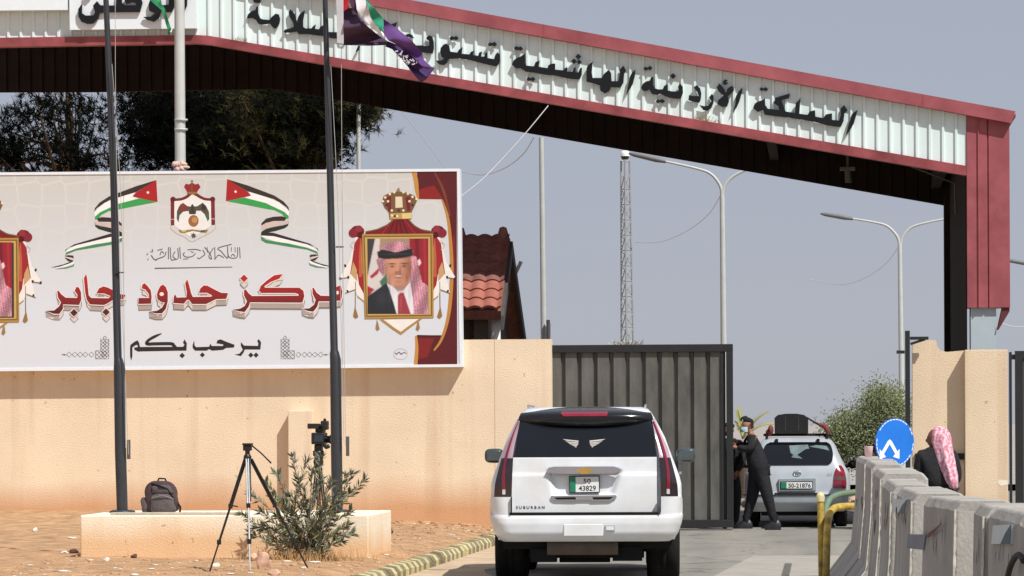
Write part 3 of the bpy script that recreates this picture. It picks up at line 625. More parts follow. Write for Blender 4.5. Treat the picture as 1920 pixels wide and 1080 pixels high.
lp([(590,330),(605,315),(620,335),(640,430),(575,430)], (70, 62, 56))
P.circle(*zp(L_, [(617, 505)])[0], 9.8, (156, 104, 66), ry=11.2); P.circle(*zp(L_, [(630, 495)])[0], 5.4, (190, 142, 96))
lp([(446,604),(500,612),(600,600),(700,612),(782,602),(766,636),(700,634),(610,618),(520,640),(470,636)], (150, 126, 66)); lp([(480,612),(540,606),(530,626),(488,630)], (206, 184, 116)); lp([(690,612),(750,606),(740,630),(700,630)], (96, 84, 54))
x, y = zp(L_, [(616, 670)])[0]; P.poly([(x + (6.6 if a % 2 == 0 else 3) * math.sin(math.pi * a / 7), y - (6.6 if a % 2 == 0 else 3) * math.cos(math.pi * a / 7)) for a in range(14)], (84, 80, 74))
lp([(510,120),(530,86),(565,95),(600,72),(635,95),(672,86),(696,124),(664,166),(652,202),(548,202),(540,166)], (150, 44, 42)); lp([(545,178),(655,178),(652,204),(548,204)], (150, 112, 60)); lp([(590,80),(610,80),(612,180),(588,180)], (116, 84, 52)); lp([(596,42),(604,42),(604,76),(596,76)], (110, 90, 66)); lp([(586,54),(614,54),(614,62),(586,62)], (110, 90, 66))
P.build('coat_of_arms', t)
# corner ornaments
for mir in (False, True):
    P = Print(1); oc = (112, 112, 112)
    fx = (lambda x: 731 - x) if mir else (lambda x: x)
    def ring(x, y, r_, w_=.9): P.stroke([(fx(100 + a / 13.5), 610 + b_ / 13.5) for a, b_ in dia(x, y, r_)], w_, oc, closed=True, k=1)
    for x in (400, 545, 680, 810, 965): ring(x, 740, 66)
    P.poly([(fx(100 + a / 13.5), 610 + b_ / 13.5) for a, b_ in ((195, 738), (280, 725), (330, 745), (290, 765))], oc)
    for x in (1110, 1210, 1305): ring(x, 690, 52); ring(x, 790, 52)
    for yy in (390, 480, 570, 660, 760): ring(1255, yy, 46); ring(1355, yy, 46)
    ring(1305, 310, 44); ring(1305, 435, 40); ring(1305, 525, 40)
    P.stroke([(fx(100 + a / 13.5), 610 + b_ / 13.5) for a, b_ in ((1200, 330), (1200, 630), (1065, 640), (1065, 845), (1405, 845), (1405, 330))], .8, oc, k=1)
    P.build('corner_ornament', t)
# printed swag of maroon and gold at the right edge
P = Print(1)
def npx(pts, d=(0, 0)): return [(x + d[0], y + d[1]) for x, y in zp(N_, pts)]
P.poly(npx([(528,-38),(788,-38),(792,1240),(528,1235),(528,1040),(690,1040),(725,940),(745,800),(752,600),(742,400),(725,260),(692,152),(540,150)]), (92, 34, 38))
P.poly(npx([(540,90),(640,60),(700,152),(545,150)]), (140, 40, 38)); P.poly(npx([(745,420),(778,380),(780,640),(756,700)]), (120, 40, 42)); P.poly(npx([(540,1060),(640,1060),(600,1180),(535,1200)]), (128, 40, 40))
P.stroke(npx([(505,-38),(522,30),(528,90),(538,150)]), [8,8,7,3], (196, 142, 68)); P.stroke(npx([(694,155),(728,260),(746,400),(756,600),(748,800),(728,945),(688,1070),(640,1140)]), [3,5,6,7,7,6,5,3], (188, 132, 66)); P.stroke(npx([(640,-30),(700,90),(745,260)]), [2,5,3], (128, 62, 48)); P.stroke(npx([(522,1045),(528,1120),(520,1235)]), [4,6,7], (196, 142, 68))
P.poly(npx([(690,1042),(528,1038),(528,1046),(688,1050)]), (70, 26, 30))
P.build('printed_swag', t)
# royal portraits
check = mat('headcloth', L(226, 214, 214), .6, var=.02)
n = check.node_tree.nodes; l = check.node_tree.links; geo = n.new('ShaderNodeNewGeometry'); mpv = n.new('ShaderNodeMapping'); mpv.inputs['Rotation'].default_value = (0, .5, 0); l.new(geo.outputs['Position'], mpv.inputs[0])
ck = n.new('ShaderNodeTexVoronoi'); ck.inputs['Scale'].default_value = 24; ck.inputs['Randomness'].default_value = .25; l.new(mpv.outputs[0], ck.inputs['Vector'])
lt = n.new('ShaderNodeMath'); lt.operation = 'LESS_THAN'; lt.inputs[1].default_value = .46; l.new(ck.outputs['Distance'], lt.inputs[0])
mx = n.new('ShaderNodeMix'); mx.data_type = 'RGBA'; l.new(lt.outputs[0], mx.inputs['Factor']); mx.inputs[6].default_value = L(232, 220, 222) + (1,); mx.inputs[7].default_value = L(160, 62, 84) + (1,); l.new(mx.outputs[2], n['Principled BSDF'].inputs['Base Color'])
def portrait(d, name):
    P = Print(3)
    def q(pts, c): P.poly(npx(pts, d), c)
    def st(pts, w_, c, k=5): P.stroke(npx(pts, d), w_, c, k=k)
    mar, mar2, erm, gold, gold2 = (122, 32, 40), (84, 24, 30), (236, 232, 226), (176, 138, 74), (122, 92, 48)
    # ermine and mantle
    for s_ in (1, -1):
        f = (lambda x: x) if s_ == 1 else (lambda x: 806 - x)
        q([(f(130),395),(f(110),470),(f(85),560),(f(20),672),(f(85),660),(f(92),640),(f(140),700),(f(178),790),(f(180),400)], erm)
        q([(f(92),640),(f(60),765),(f(120),745),(f(140),780),(f(190),830),(f(185),640)], erm)
        st([(f(20),672),(f(85),662)], 1.6, (130, 108, 70)); st([(f(60),766),(f(125),742)], 1.6, (130, 108, 70)); st([(f(140),785),(f(190),825)], 2, gold)
        for (a, b_) in ((60, 585), (80, 660), (75, 752), (28, 668)): q([(f(a - 7), b_ - 9), (f(a + 6), b_ - 6), (f(a + 8), b_ + 8), (f(a - 5), b_ + 9)], (46, 40, 40))
        q([(f(150),395),(f(120),440),(f(105),560),(f(92),640),(f(140),640),(f(150),710),(f(182),770),(f(182),395)], (158, 44, 48))
        q([(f(160),400),(f(150),520),(f(150),660),(f(170),660),(f(178),500)], (186, 96, 70))
        q([(f(112),560),(f(95),640),(f(140),690),(f(135),610)], (196, 160, 110))
        st([(f(180),420),(f(168),520),(f(174),640)], 1.5, gold); st([(f(128),420),(f(95),450),(f(120),480)], 1.2, (200, 196, 190))
        st([(f(128),690),(f(126),860)], 1.2, gold2); q([(f(124),850),(f(146),920),(f(128),932),(f(112),915)], (150, 112, 66))
        q([(f(268),935),(f(285),1000),(f(270),1012),(f(258),995)], (156, 122, 80))
        P.circle(*npx([(f(140), 362)], d)[0], 13, (112, 32, 42), ry=11); P.circle(*npx([(f(112), 372)], d)[0], 8.5, (134, 40, 52)); P.circle(*npx([(f(150), 345)], d)[0], 6.5, (146, 52, 60)); P.circle(*npx([(f(158), 385)], d)[0], 6, mar2)
    q([(285,935),(565,930),(470,1000),(424,1036),(370,1000)], gold); q([(310,938),(540,934),(460,990),(424,1018),(380,990)], erm)
    q([(380,278),(470,276),(510,320),(560,348),(640,362),(640,385),(190,385),(195,362),(270,345),(330,318)], mar)
    for a in (300, 345, 390, 430, 470, 520): st([(407 + (a - 407) * .35, 285), (a, 380)], 2.2, mar2 if a % 20 else (150, 50, 56))
    st([(384,280),(330,322),(270,348),(195,364)], 2, gold2); st([(470,278),(510,322),(560,350),(636,366)], 2, gold2)
    # crown
    q([(345,232),(318,205),(302,165),(312,130),(345,112),(410,100),(470,110),(512,128),(530,160),(512,200),(495,235),(495,280),(350,282)], (120, 90, 62))
    for a, b_ in ((345, 1), (470, 1)): q([(a - 18, 140), (a + 14, 130), (a + 16, 225), (a - 4, 235)], (118, 38, 46))
    q([(388,135),(432,135),(436,205),(388,208)], (226, 212, 180)); q([(352,244),(494,240),(494,278),(352,282)], (186, 152, 92)); q([(430,244),(494,240),(494,276),(432,280)], (222, 200, 130))
    for a, b_ in ((306, 165), (322, 140), (352, 118), (380, 106), (440, 106), (470, 116), (500, 136), (526, 150), (340, 165), (480, 165), (366, 258), (400, 262), (365, 225), (440, 225)): P.circle(*npx([(a, b_)], d)[0], 2.4, (236, 220, 180), 8)
    for a, b_ in ((330, 190), (500, 190), (410, 225), (385, 262)): P.circle(*npx([(a, b_)], d)[0], 2.2, (60, 40, 40), 8)
    st([(408,78),(408,102)], 2.2, (120, 100, 80)); P.circle(*npx([(408, 92)], d)[0], 3, (150, 120, 90), 8)
    # picture frame
    q([(170,380),(634,376),(638,926),(188,932)], gold); q([(180,392),(624,388),(628,914),(198,920)], gold2); q([(188,400),(616,396),(620,906),(204,912)], (198, 164, 98)); q([(204,412),(602,408),(604,898),(212,902)], (70, 56, 52))
    return P.build(name, t), P.y
# the photographic print inside the frame: colours printed per point of a fine grid, softly blended like a halftone
import numpy as np
def pip(pts, X, Y_):
    ins = np.zeros(X.shape, bool); n_ = len(pts)
    for i in range(n_):
        (x0, y0), (x1, y1) = pts[i], pts[(i + 1) % n_]
        if y0 == y1: continue
        ins ^= ((y0 > Y_) != (y1 > Y_)) & (X < (x1 - x0) * (Y_ - y0) / (y1 - y0) + x0)
    return ins
GX, GY = 130, 164
gx, gy = np.meshgrid(np.linspace(206, 603, GX), np.linspace(410, 901, GY))
img = np.zeros((GY, GX, 3)); img[:] = (164, 136, 114)
def blur(a, k=1):
    for _ in range(k):
        p = np.pad(a, ((1, 1), (1, 1)) + ((0, 0),) * (a.ndim - 2), mode='edge')
        a = (p[:-2, 1:-1] + p[2:, 1:-1] + p[1:-1, :-2] + p[1:-1, 2:] + 2 * p[1:-1, 1:-1]) / 6
    return a
def paint(pts, c, soft=1, amp=0):
    global img
    m = blur(pip(pts, gx, gy).astype(float), soft)[..., None]
    cc = np.array(c, float) if not hasattr(c, 'shape') else c
    img = img * (1 - m) + cc * m
def blob(x, y, rx, ry, c, al, mask=None):
    global img
    w_ = al * np.exp(-(((gx - x) / rx) ** 2 + ((gy - y) / ry) ** 2))
    if mask is not None: w_ = w_ * mask
    img = img * (1 - w_[..., None]) + np.array(c, float) * w_[..., None]
paint([(480,400),(620,400),(620,780),(486,720)], (148,30,42), 2); paint([(516,400),(540,400),(546,740),(524,740)], (112,20,34), 4); paint([(570,400),(586,400),(590,740),(578,740)], (166,48,58), 3)
paint([(200,400),(258,400),(226,640),(200,640)], (62,58,58), 2); paint([(256,400),(288,400),(282,540),(330,700),(230,780),(200,700),(212,620)], (212,206,202), 2); paint([(222,656),(292,590),(272,640),(232,670)], (166,44,58), 2); paint([(285,690),(330,640),(335,712),(300,722)], (72,110,86), 2); paint([(200,716),(250,742),(212,782),(200,780)], (160,46,52), 2)
paint([(525,556),(548,540),(558,570),(540,592)], (236,214,214), 1)
chk = np.where((np.sin((gx + gy * .35) * .52) * np.sin((gy - gx * .25) * .50)) > -.12, 1.0, 0.0)[..., None]
cloth = np.array((226., 214, 218)) * (1 - chk) + np.array((160., 74, 94)) * chk
shade = (1 - .16 * np.sin(gx * .05 + gy * .02))[..., None]
paint([(480,515),(528,528),(546,620),(562,690),(606,722),(606,905),(505,905),(490,780),(475,650)], cloth * shade, 1)
paint([(262,545),(312,526),(320,600),(308,660),(280,612)], cloth * .88, 1); paint([(272,502),(298,470),(348,436),(410,427),(472,449),(502,490),(502,548),(278,552)], cloth * shade, 1)
face = [(314,548),(340,535),(400,528),(486,530),(494,600),(486,662),(470,705),(448,738),(425,752),(398,744),(364,716),(334,655)]
paint(face, (200,142,116), 2); fm = blur(pip(face, gx, gy).astype(float), 2)
blob(380,565,60,24,(216,158,130),.7,fm); blob(372,632,26,24,(210,146,120),.65,fm); blob(492,620,42,110,(124,76,60),.75,fm); blob(450,640,22,22,(196,132,106),.5,fm); blob(420,745,70,26,(132,84,66),.7,fm); blob(400,533,110,8,(130,88,70),.6,fm); blob(328,610,10,60,(150,98,78),.5,fm)
blob(366,590,20,8,(126,82,66),.6,fm); blob(446,588,20,8,(116,74,60),.6,fm); blob(366,573,24,4.5,(66,46,40),.85,fm); blob(447,571,24,4.5,(62,44,38),.85,fm); blob(367,591,7,3.2,(36,28,28),.85,fm); blob(446,589,7,3.2,(36,28,28),.85,fm)
blob(404,600,7,34,(214,154,126),.6,fm); blob(418,612,8,26,(142,92,72),.55,fm); blob(404,628,20,6,(136,84,66),.6,fm); blob(392,628,5,3.5,(86,50,44),.8,fm); blob(417,627,5,3.5,(80,48,42),.8,fm)
blob(405,641,34,5,(112,78,66),.7,fm); blob(406,655,30,8,(134,66,62),.85,fm); blob(406,653,24,4.6,(240,226,218),.95,fm); blob(408,668,20,4,(150,86,76),.6,fm); blob(408,690,18,6,(150,100,82),.5,fm); blob(352,660,6,26,(150,96,78),.5,fm); blob(462,660,6,26,(120,74,60),.5,fm)
paint([(270,497),(300,481),(390,500),(496,473),(504,520),(462,530),(400,538),(320,541),(276,533)], (32,32,36), 1); blob(390,510,110,4,(92,92,96),.5)
paint([(330,700),(366,718),(404,752),(440,746),(484,692),(502,800),(508,910),(386,910)], (230,230,234), 1); blob(420,745,30,22,(168,160,164),.6); blob(480,760,10,70,(180,182,192),.5); blob(372,740,9,40,(196,198,206),.5)
paint([(404,780),(420,764),(442,762),(454,800),(490,910),(404,910)], (156,56,66), 1); blob(424,830,6,60,(196,104,108),.5); blob(424,772,12,7,(120,36,46),.5)
paint([(200,792),(330,700),(346,740),(372,820),(398,910),(200,910)], (36,38,44), 1); blob(300,800,40,50,(62,66,76),.5); blob(350,770,6,60,(78,82,92),.5)
img = blur(img, 1)
def lin(v): v = v / 255.; return np.where(v < .04045, v / 12.92, ((v + .055) / 1.055) ** 2.4)
rgba = np.concatenate([lin(np.clip(img, 0, 255)), np.ones((GY, GX, 1))], 2).reshape(-1)
pmat = bpy.data.materials.new('portrait_print'); pmat.use_nodes = True; pn = pmat.node_tree.nodes
at = pn.new('ShaderNodeAttribute'); at.attribute_name = 'ink'; pmat.node_tree.links.new(at.outputs['Color'], pn['Principled BSDF'].inputs['Base Color']); pn['Principled BSDF'].inputs['Roughness'].default_value = .5
first = None
for d in ((0, 0), (-777, 8)):
    fo, yy = portrait(d, 'portrait'); yy -= .0008
    if first is None:
        b = MB(); pts = [atY(630 + x / 3.484, 330 + y / 3.484, yy) for x, y in zip(gx.reshape(-1), gy.reshape(-1))]
        b.add(pts, [(j * GX + i, j * GX + i + 1, (j + 1) * GX + i + 1, (j + 1) * GX + i) for j in range(GY - 1) for i in range(GX - 1)])
        first = b.build('picture', pmat, fo); ca = first.data.color_attributes.new('ink', 'FLOAT_COLOR', 'POINT'); ca.data.foreach_set('color', rgba)
    else:
        o = first.copy(); C.objects.link(o); o.parent = fo; dv = atY(630 + d[0], 330 + d[1], yy) - atY(630, 330, yy); o.location = first.location + Vector((dv.x, 0, dv.z))
# printer's round mark and the sheet seam
P = Print(1); P.stroke([(751 + 13 * math.cos(a * math.pi / 8), 664 + 10 * math.sin(a * math.pi / 8)) for a in range(16)], .8, (196, 170, 176), closed=True)
P.stroke([(740,661),(744,664),(748,660),(752,664),(757,661),(762,663)], [1,1.8,1.4,1.8,1.4,1], (110, 70, 80)); P.build('printed_mark', t)
P = Print(1)
for x in (231, 641):
    P = Print(1); P.poly([(x, 325), (x + .7, 325), (x + 2.4, 690), (x + 1.7, 690)], (188, 186, 184)); P.build('sheet_seam', t)
# ------------------------------------------------------------------ poles, lamps and mast behind the wall
galv = mat('galvanised', L(190, 194, 190), .5, var=.08, scale=3, metal=.0)
def lean(px0, py0, px1, py1, Y, r0, r1, b, n=8):
    b.tube([atY(px0, py0, Y), atY(px1, py1, Y)], [r0, r1], n)
def post(px, pyt, Y, r0, r1, name, label, cat, pxt=None, arms=None, group=None, m=None):
    base = atY(px, 700, Y); top = atY(pxt if pxt is not None else px, pyt, Y)
    t = thing(name, (base.x, Y, 0), label, cat, group)
    b = MB(); q = base.copy(); q.z = -.1
    b.tube([q, top], [r0, r1], 8); b.build('pole', m or galv, t)
    return t, top
# pale mast in front of the canopy
t, top = post(341, -60, 55.3, .105, .085, 'light_mast', 'pale grey steel mast rising behind the billboard with a cloth tied on', 'mast', pxt=336)
for yy in (225, 243):
    b = MB(); q = atY(339.5, yy, 55.3); b.lathe([(.10, -.015), (.112, -.015), (.112, .015), (.10, .015)], q, 12); b.build('collar', galv, t)
b = MB(); rr = random.Random(5)
for i in range(9):
    q = atY(338 + rr.uniform(-11, 11), 312 + rr.uniform(-6, 6), 55.18)
    b.ball(q, (rr.uniform(.04, .08), .05, rr.uniform(.03, .06)), 7)
b.build('tied_cloth', mat('pinkcloth', L(222, 186, 172), .9, var=.4, scale=14, bump=.6), t)
# slim posts
t, top = post(674, 180, 70, .052, .045, 'slim_post', 'slim white post beside the dark pine crown above the billboard', 'post', pxt=672)
t, top = post(1022, 258, 68, .075, .05, 'slim_post', 'tall slim pale post rising from the right end of the wall', 'post', pxt=1015, m=galv)
b = MB(); q = atY(1025, 640, 67.9); b.box(q.x - .0, q.x + .07, 67.8, 67.9, q.z - .3, atY(1025, 600, 67.9).z); b.build('junction_box', mat('boxdark', L(70, 72, 74), .6), t)
b = MB(); q = atY(1029, 640, 54.9); b.tube([q, atY(1029, 606, 54.9)], .03, 6); b.build('stub_pipe', mat('boxdark', L(70, 72, 74), .6), t)
# double arm street lamps
def street_lamp(px, pxt, ytop, Y, lab, left, right, lead=True):
    base = atY(px, 700, Y); top = atY(pxt, ytop, Y)
    t = thing('street_lamp', (base.x, Y, 0), lab, 'street lamp', 'double arm street lamps beyond the gate')
    b = MB(); q = base.copy(); q.z = -.1; b.tube([q, top], [.085, .055], 8); b.build('pole', galv, t)
    for pts in (left, right):
        if not pts: continue
        P3 = [atY(x, y, Y) for x, y in smooth_pts(pts, 5)]
        b = MB(); b.tube(P3, [.045 - .02 * i / len(P3) for i in range(len(P3))], 6); ar = b.build('arm', galv, t)
        e = P3[-1]; d = (P3[-1] - P3[-4]).normalized(); b = MB()
        b.tube([e - d * .1, e + d * .12, e + d * .6, e + d * .72], [.04, .065, .05, .02], 8); b.build('lamp_head', mat('lamphead', L(112, 114, 116), .5), ar)
street_lamp(1358.5, 1354, 368, 72, 'double arm street lamp whose arms meet the dark canopy edge', [(1354,372),(1351,350),(1335,328),(1310,317),(1240,301)], [(1354,372),(1357,352),(1372,333),(1400,318),(1430,310)])
street_lamp(1692, 1687, 458, 84, 'double arm street lamp seen through the gateway by the red column', [(1687,465),(1683,445),(1665,425),(1640,417),(1592,409)], [(1687,465),(1692,445),(1708,427),(1735,418),(1790,407)])
street_lamp(1990, 1986, 520, 92, 'street lamp whose single arm tip shows at the far right', [(1986,525),(1980,508),(1966,500),(1945,497),(1926,494)], None)
# lattice mast with a dome camera
Y = 92
t = thing('lattice_mast', (atY(1177, 700, Y).x, Y, 0), 'white steel lattice mast carrying a dome camera beyond the gate', 'mast')
b = MB(); bw, tw = .20, .115
def leg(k, z):
    f = (z - 0) / 9.0; w_ = bw + (tw - bw) * min(1, f)
    c_ = atY(1177.5 - 3.5 * max(0, z - 3.5) / 5.0 * 1.0, 700, Y).x
    a = 2 * math.pi * k / 3 + .5
    return Vector((c_ + w_ * 1.15 * math.cos(a), Y + w_ * 1.15 * math.sin(a), z))
zt_ = atY(1170, 300, Y).z
for k_ in range(3): b.tube([leg(k_, 0), leg(k_, zt_)], .027, 5)
z = .1; i = 0
while z < zt_ - .4:
    for k_ in range(3):
        b.tube([leg(k_, z), leg((k_ + 1) % 3, z + .42)], .015, 4); b.tube([leg(k_, z), leg((k_ + 1) % 3, z)], .015, 4)
    z += .42; i += 1
b.build('lattice', mat('mastgrey', L(146, 148, 148), .6, var=.1), t)
b = MB(); c_ = (leg(0, zt_) + leg(1, zt_) + leg(2, zt_)) / 3
b.tube([c_ + Vector((0, 0, -.1)), c_ + Vector((0, 0, .14))], .03, 6); b.box(c_.x - .12, c_.x + .12, Y - .1, Y + .1, zt_ - .03, zt_); b.build('camera_stem', galv, t)
b = MB(); b.lathe([(.0, .26), (.07, .255), (.12, .22), (.125, .16), (.13, .1)], c_, 14); b.lathe([(.115, .1), (.115, .05), (.09, -.0), (.05, -.04), (0, -.05)], c_ + Vector((0, 0, .02)), 14, 1)
b.build('dome_camera', [mat('domewhite', L(232, 232, 228), .4), mat('domeblack', L(30, 30, 32), .2)], t)
b = MB(); rr = random.Random(9)
for i in range(110):
    q = atY(1177 + rr.gauss(0, 11), 645, Y - .5); d = Vector((rr.uniform(-.3, .3), rr.uniform(-.2, .2), rr.uniform(-.02, .12)))
    b.tube([q + Vector((0, 0, -.2)), q + d], .012, 3, rr.randint(0, 1))
b.build('razor_coil', [galv, mat('wiregrey', L(150, 146, 132), .7)], t)
# sagging cables
cab = mat('cable', L(214, 214, 216), .6, var=.03)
def cable(pts, Y0, Y1, r_, label):
    Q = smooth_pts(pts, 6); b = MB()
    b.tube([atY(x, y, Y0 + (Y1 - Y0) * i / (len(Q) - 1)) for i, (x, y) in enumerate(Q)], r_, 4)
    tag(b.build('cable', cab), label, 'cable', 'pale cables hanging in the gateway')
cable([(1028,198),(985,250),(935,305),(900,340),(862,370)], 55.8, 55.2, .009, 'straight pale cable running down from the canopy trim to the tiled house')
cable([(1002,256),(980,290),(945,316),(905,328),(866,322)], 68, 74, .010, 'sagging pale cable from the slim post towards the billboard corner')
cable([(1351,366),(1330,400),(1290,432),(1240,453),(1190,455)], 72, 92, .011, 'sagging pale cable between the lattice mast and a lamp')
cable([(1686,462),(1660,495),(1620,522),(1575,534),(1515,524)], 84, 100, .011, 'sagging pale cable hanging from the lamp near the red column')
cable([(750,205),(790,255),(835,315),(862,350)], 68, 72, .006, 'thin faint cable above the top right corner of the billboard')
cable([(1878,606),(1900,612),(1930,612)], 84, 84, .011, 'short pale cable at the far right beyond the column')
# ------------------------------------------------------------------ house with the tiled roof
HYa = 56.7
e0, e1 = atY(840, 581, HYa), atY(937, 581, HYa)
rY = 58.4; rz_ = atY(955, 446, rY).z; xr = e1.x + .02; xl = xr - 8.0
t = thing('tiled_house', (xr, HYa, 0), 'small house with a tiled roof half hidden by the billboard', 'house')
tile_shade = mat('shadetile', L(134, 88, 78), .85, var=.3, scale=5, bump=.3); tile_red = mat('redtile', L(160, 98, 84), .8, var=.2, scale=6, bump=.3)  # same tiles: darker tone paints the canopy shadow on the upper rows
sl = math.hypot(rY - HYa, rz_ - e1.z); vdir = Vector((0, rY - HYa, rz_ - e1.z)).normalized(); nrm = Vector((0, -vdir.z, vdir.y))
def tiles(name, s0, s1, m, xa, xb):
    b = MB(); rows = max(1, round((s1 - s0) / .30)); cols = int((xb - xa) / .24)
    for r_ in range(rows):
        a0 = s0 + (s1 - s0) * r_ / rows; a1 = s0 + (s1 - s0) * (r_ + 1) / rows + .04
        def fn(u, v, a0=a0, a1=a1):
            x = xa + (xb - xa) * u
            h = .055 * abs(math.sin(math.pi * (x - xa) / .24)) ** .7 + .035 * (1 - v)
            return Vector((x, HYa, e1.z)) + vdir * (a0 + (a1 - a0) * v) + nrm * (h + .01)
        b.grid(fn, cols * 6, 1, 0)
        fr = [fn(i / (cols * 6), 0) for i in range(cols * 6 + 1)]
        b.add(fr + [v - nrm * .05 for v in fr], [(i, i + 1, cols * 6 + 2 + i, cols * 6 + 1 + i) for i in range(cols * 6)])
    return b.build(name, m, t)
tiles('lit_tiles', 0, sl * .36, tile_red, xl, xr - .0); tiles('shaded_tiles', sl * .36, sl, tile_shade, xl, xr + .0)
b = MB()
b.slab([Vector((xl, HYa, e1.z - .02)), Vector((xr, HYa, e1.z - .02)), Vector((xr, rY, rz_ - .02)), Vector((xl, rY, rz_ - .02))], [Vector((xl, HYa + .1, e1.z - .16)), Vector((xr, HYa + .1, e1.z - .16)), Vector((xr, rY, rz_ - .2)), Vector((xl, rY, rz_ - .2))])
rE = 61.2; rb = atY(985, 640, rE)
b.slab([Vector((xl, rY, rz_)), Vector((xr, rY, rz_)), Vector((xr, rE, rb.z)), Vector((xl, rE, rb.z))], [Vector((xl, rY, rz_ - .15)), Vector((xr, rY, rz_ - .15)), Vector((xr, rE - .1, rb.z - .15)), Vector((xl, rE - .1, rb.z - .15))])
for i in range(9):
    xx = xr - .12 - i * .75; b.lathe([(0, .3), (.06, .28), (.1, .15), (.1, 0)], (xx, rY, rz_ - .1), 8)
b.build('roof_deck', tile_shade, t)
b = MB(); b.slab([Vector((xr - .25, HYa + .35, 0)), Vector((xr - .25, HYa + .35, e1.z + .1)), Vector((xr - .25, rY, rz_ - .25)), Vector((xr - .25, (rE - .3), rb.z)), Vector((xr - .25, (rE - .3), 0))], [Vector((xr - .5, HYa + .35, 0)), Vector((xr - .5, HYa + .35, e1.z + .1)), Vector((xr - .5, rY, rz_ - .25)), Vector((xr - .5, (rE - .3), rb.z)), Vector((xr - .5, (rE - .3), 0))])
b.build('gable_wall', mat('gable', L(98, 92, 84), .9, var=.15, scale=2), t)
b = MB(); b.box(xl, xr - .5, HYa + .6, HYa + .8, 0, e1.z + .1); b.build('front_wall', mat('housewall', L(104, 92, 82), .9, var=.2, scale=2), t)
b = MB()
for A_p, B_p in ((Vector((xr + .0, HYa - .02, e1.z - .1)), Vector((xr, rY, rz_ - .06))), (Vector((xr, rY, rz_ - .06)), Vector((xr, rE, rb.z - .06)))):
    b.slab([A_p, B_p, B_p + Vector((0, 0, -.24)), A_p + Vector((0, 0, -.24))], [v + Vector((.05, 0, 0)) for v in (A_p, B_p, B_p + Vector((0, 0, -.24)), A_p + Vector((0, 0, -.24)))])
b.build('barge_board', mat('barge', L(74, 74, 74), .8, var=.2), t)
b = MB(); q = atY(929, 590, HYa + .3); b.tube([q + Vector((0, .3, .02)), q, q + Vector((.02, 0, -1.2))], .085, 8); b.build('downpipe', mat('whitepipe', L(226, 226, 222), .5), t)
b = MB(); b.tube([atY(961, 524, 59.5), atY(977, 490, 59.5)], .035, 5); b.build('antenna_arm', galv, t)
# ------------------------------------------------------------------ pines above the billboard
barkm = mat('bark', L(84, 66, 50), .95, var=.3, scale=4, bump=.8)
def pine(name, base, H, crown_pts, nclump, lab, seed, dens, cols, rad, limbs=14):
    rr = random.Random(seed)
    t = thing(name, base, lab, 'tree', 'pine trees behind the billboard')
    b = MB(); tp = Vector(base) + Vector((rr.uniform(-.3, .3), 0, H * .8))
    b.tube([Vector(base), Vector(base) + Vector((.1, 0, H * .4)), tp], [.24, .17, .05], 8)
    cl = []
    for i in range(nclump):
        cx_, cz_, rx, rz = crown_pts[rr.randrange(len(crown_pts))]
        a = rr.uniform(0, 2 * math.pi); q = math.sqrt(rr.random())
        cl.append(Vector((cx_ + rx * q * math.cos(a), base[1] + rr.gauss(0, .9), cz_ + rz * q * math.sin(a))))
    for c_ in cl[:limbs * 3]:
        h = base[2] + H * rr.uniform(.35, .75); s = Vector((base[0] + .1, base[1], min(h, c_.z - .2)))
        b.tube([s, (s + c_) / 2 + Vector((0, 0, rr.uniform(-.1, .3))), c_], [.06, .035, .012], 4)
    b.build('trunk', barkm, t)
    b = MB()
    for c_ in cl:
        ci = rr.randrange(len(cols)); cs = rr.uniform(.7, 1.3) * rad
        for tw in range(int(dens / 14)):
            p0 = c_ + Vector((rr.gauss(0, .20), rr.gauss(0, .2), rr.gauss(0, .15))) * cs
            ax = Vector((rr.gauss(0, 1), rr.gauss(0, .8), rr.gauss(.5, .8))).normalized()
            for k_ in range(14):
                d = (ax * rr.uniform(.4, 1.2) + Vector((rr.gauss(0, .6), rr.gauss(0, .6), rr.gauss(0, .6)))).normalized()
                sd_ = d.orthogonal().normalized() * rr.uniform(.006, .012); ln = rr.uniform(.10, .24); q0 = p0 + ax * rr.uniform(0, .12)
                b.add([q0 - sd_, q0 + sd_, q0 + d * ln], [(0, 1, 2)], ci)
    b.build('crown', cols, t)
def leafm(nm, c): 
    m = mat(nm, c, .9, var=.35, scale=1.2, spec=.02)
    return m
pm1 = [leafm('needle_dark', L(13, 15, 13)), leafm('needle_mid', L(24, 26, 20)), leafm('needle_olive', L(58, 56, 34))]
PYY = 72.0
def cp(lst, Y): 
    out = []
    for x, y, rx, ry in lst:
        q = atY(x, y, Y); s_ = FPX / Y; out.append((q.x, q.z, rx / s_, ry / s_))
    return out
q = atY(130, 330, PYY)
pine('pine_tree', (q.x, PYY, 0), 11.2, cp([(40,250,55,60),(120,200,50,40),(150,260,60,50),(60,300,80,30),(195,230,45,45),(200,300,60,26),(110,290,60,40),(15,290,40,40)], PYY), 118, 'airy dark pine with sky showing through, above the left of the billboard', 11, 150, pm1[:2], .85)
q = atY(395, 330, PYY + 1.5)
pine('pine_tree', (q.x, PYY + 1.5, 0), 13, cp([(300,190,55,45),(300,260,50,60),(350,230,70,80),(420,220,80,80),(400,290,110,40),(460,270,60,60),(500,200,70,40)], PYY + 1.5), 520, 'dense nearly black pine behind the pale steel mast', 12, 170, [pm1[0], pm1[0], pm1[1]], 1.1)
q = atY(560, 330, PYY - 1.0)
pine('pine_tree', (q.x, PYY - 1.0, 0), 12.5, cp([(500,220,60,55),(560,210,60,45),(600,225,50,45),(520,275,60,50),(640,190,45,22),(655,205,35,28),(615,255,22,40),(560,290,30,30)], PYY - 1.0), 430, 'olive green pine with drooping needles beside the black flag pole', 13, 170, [pm1[1], pm1[2], pm1[1]], 1.0)
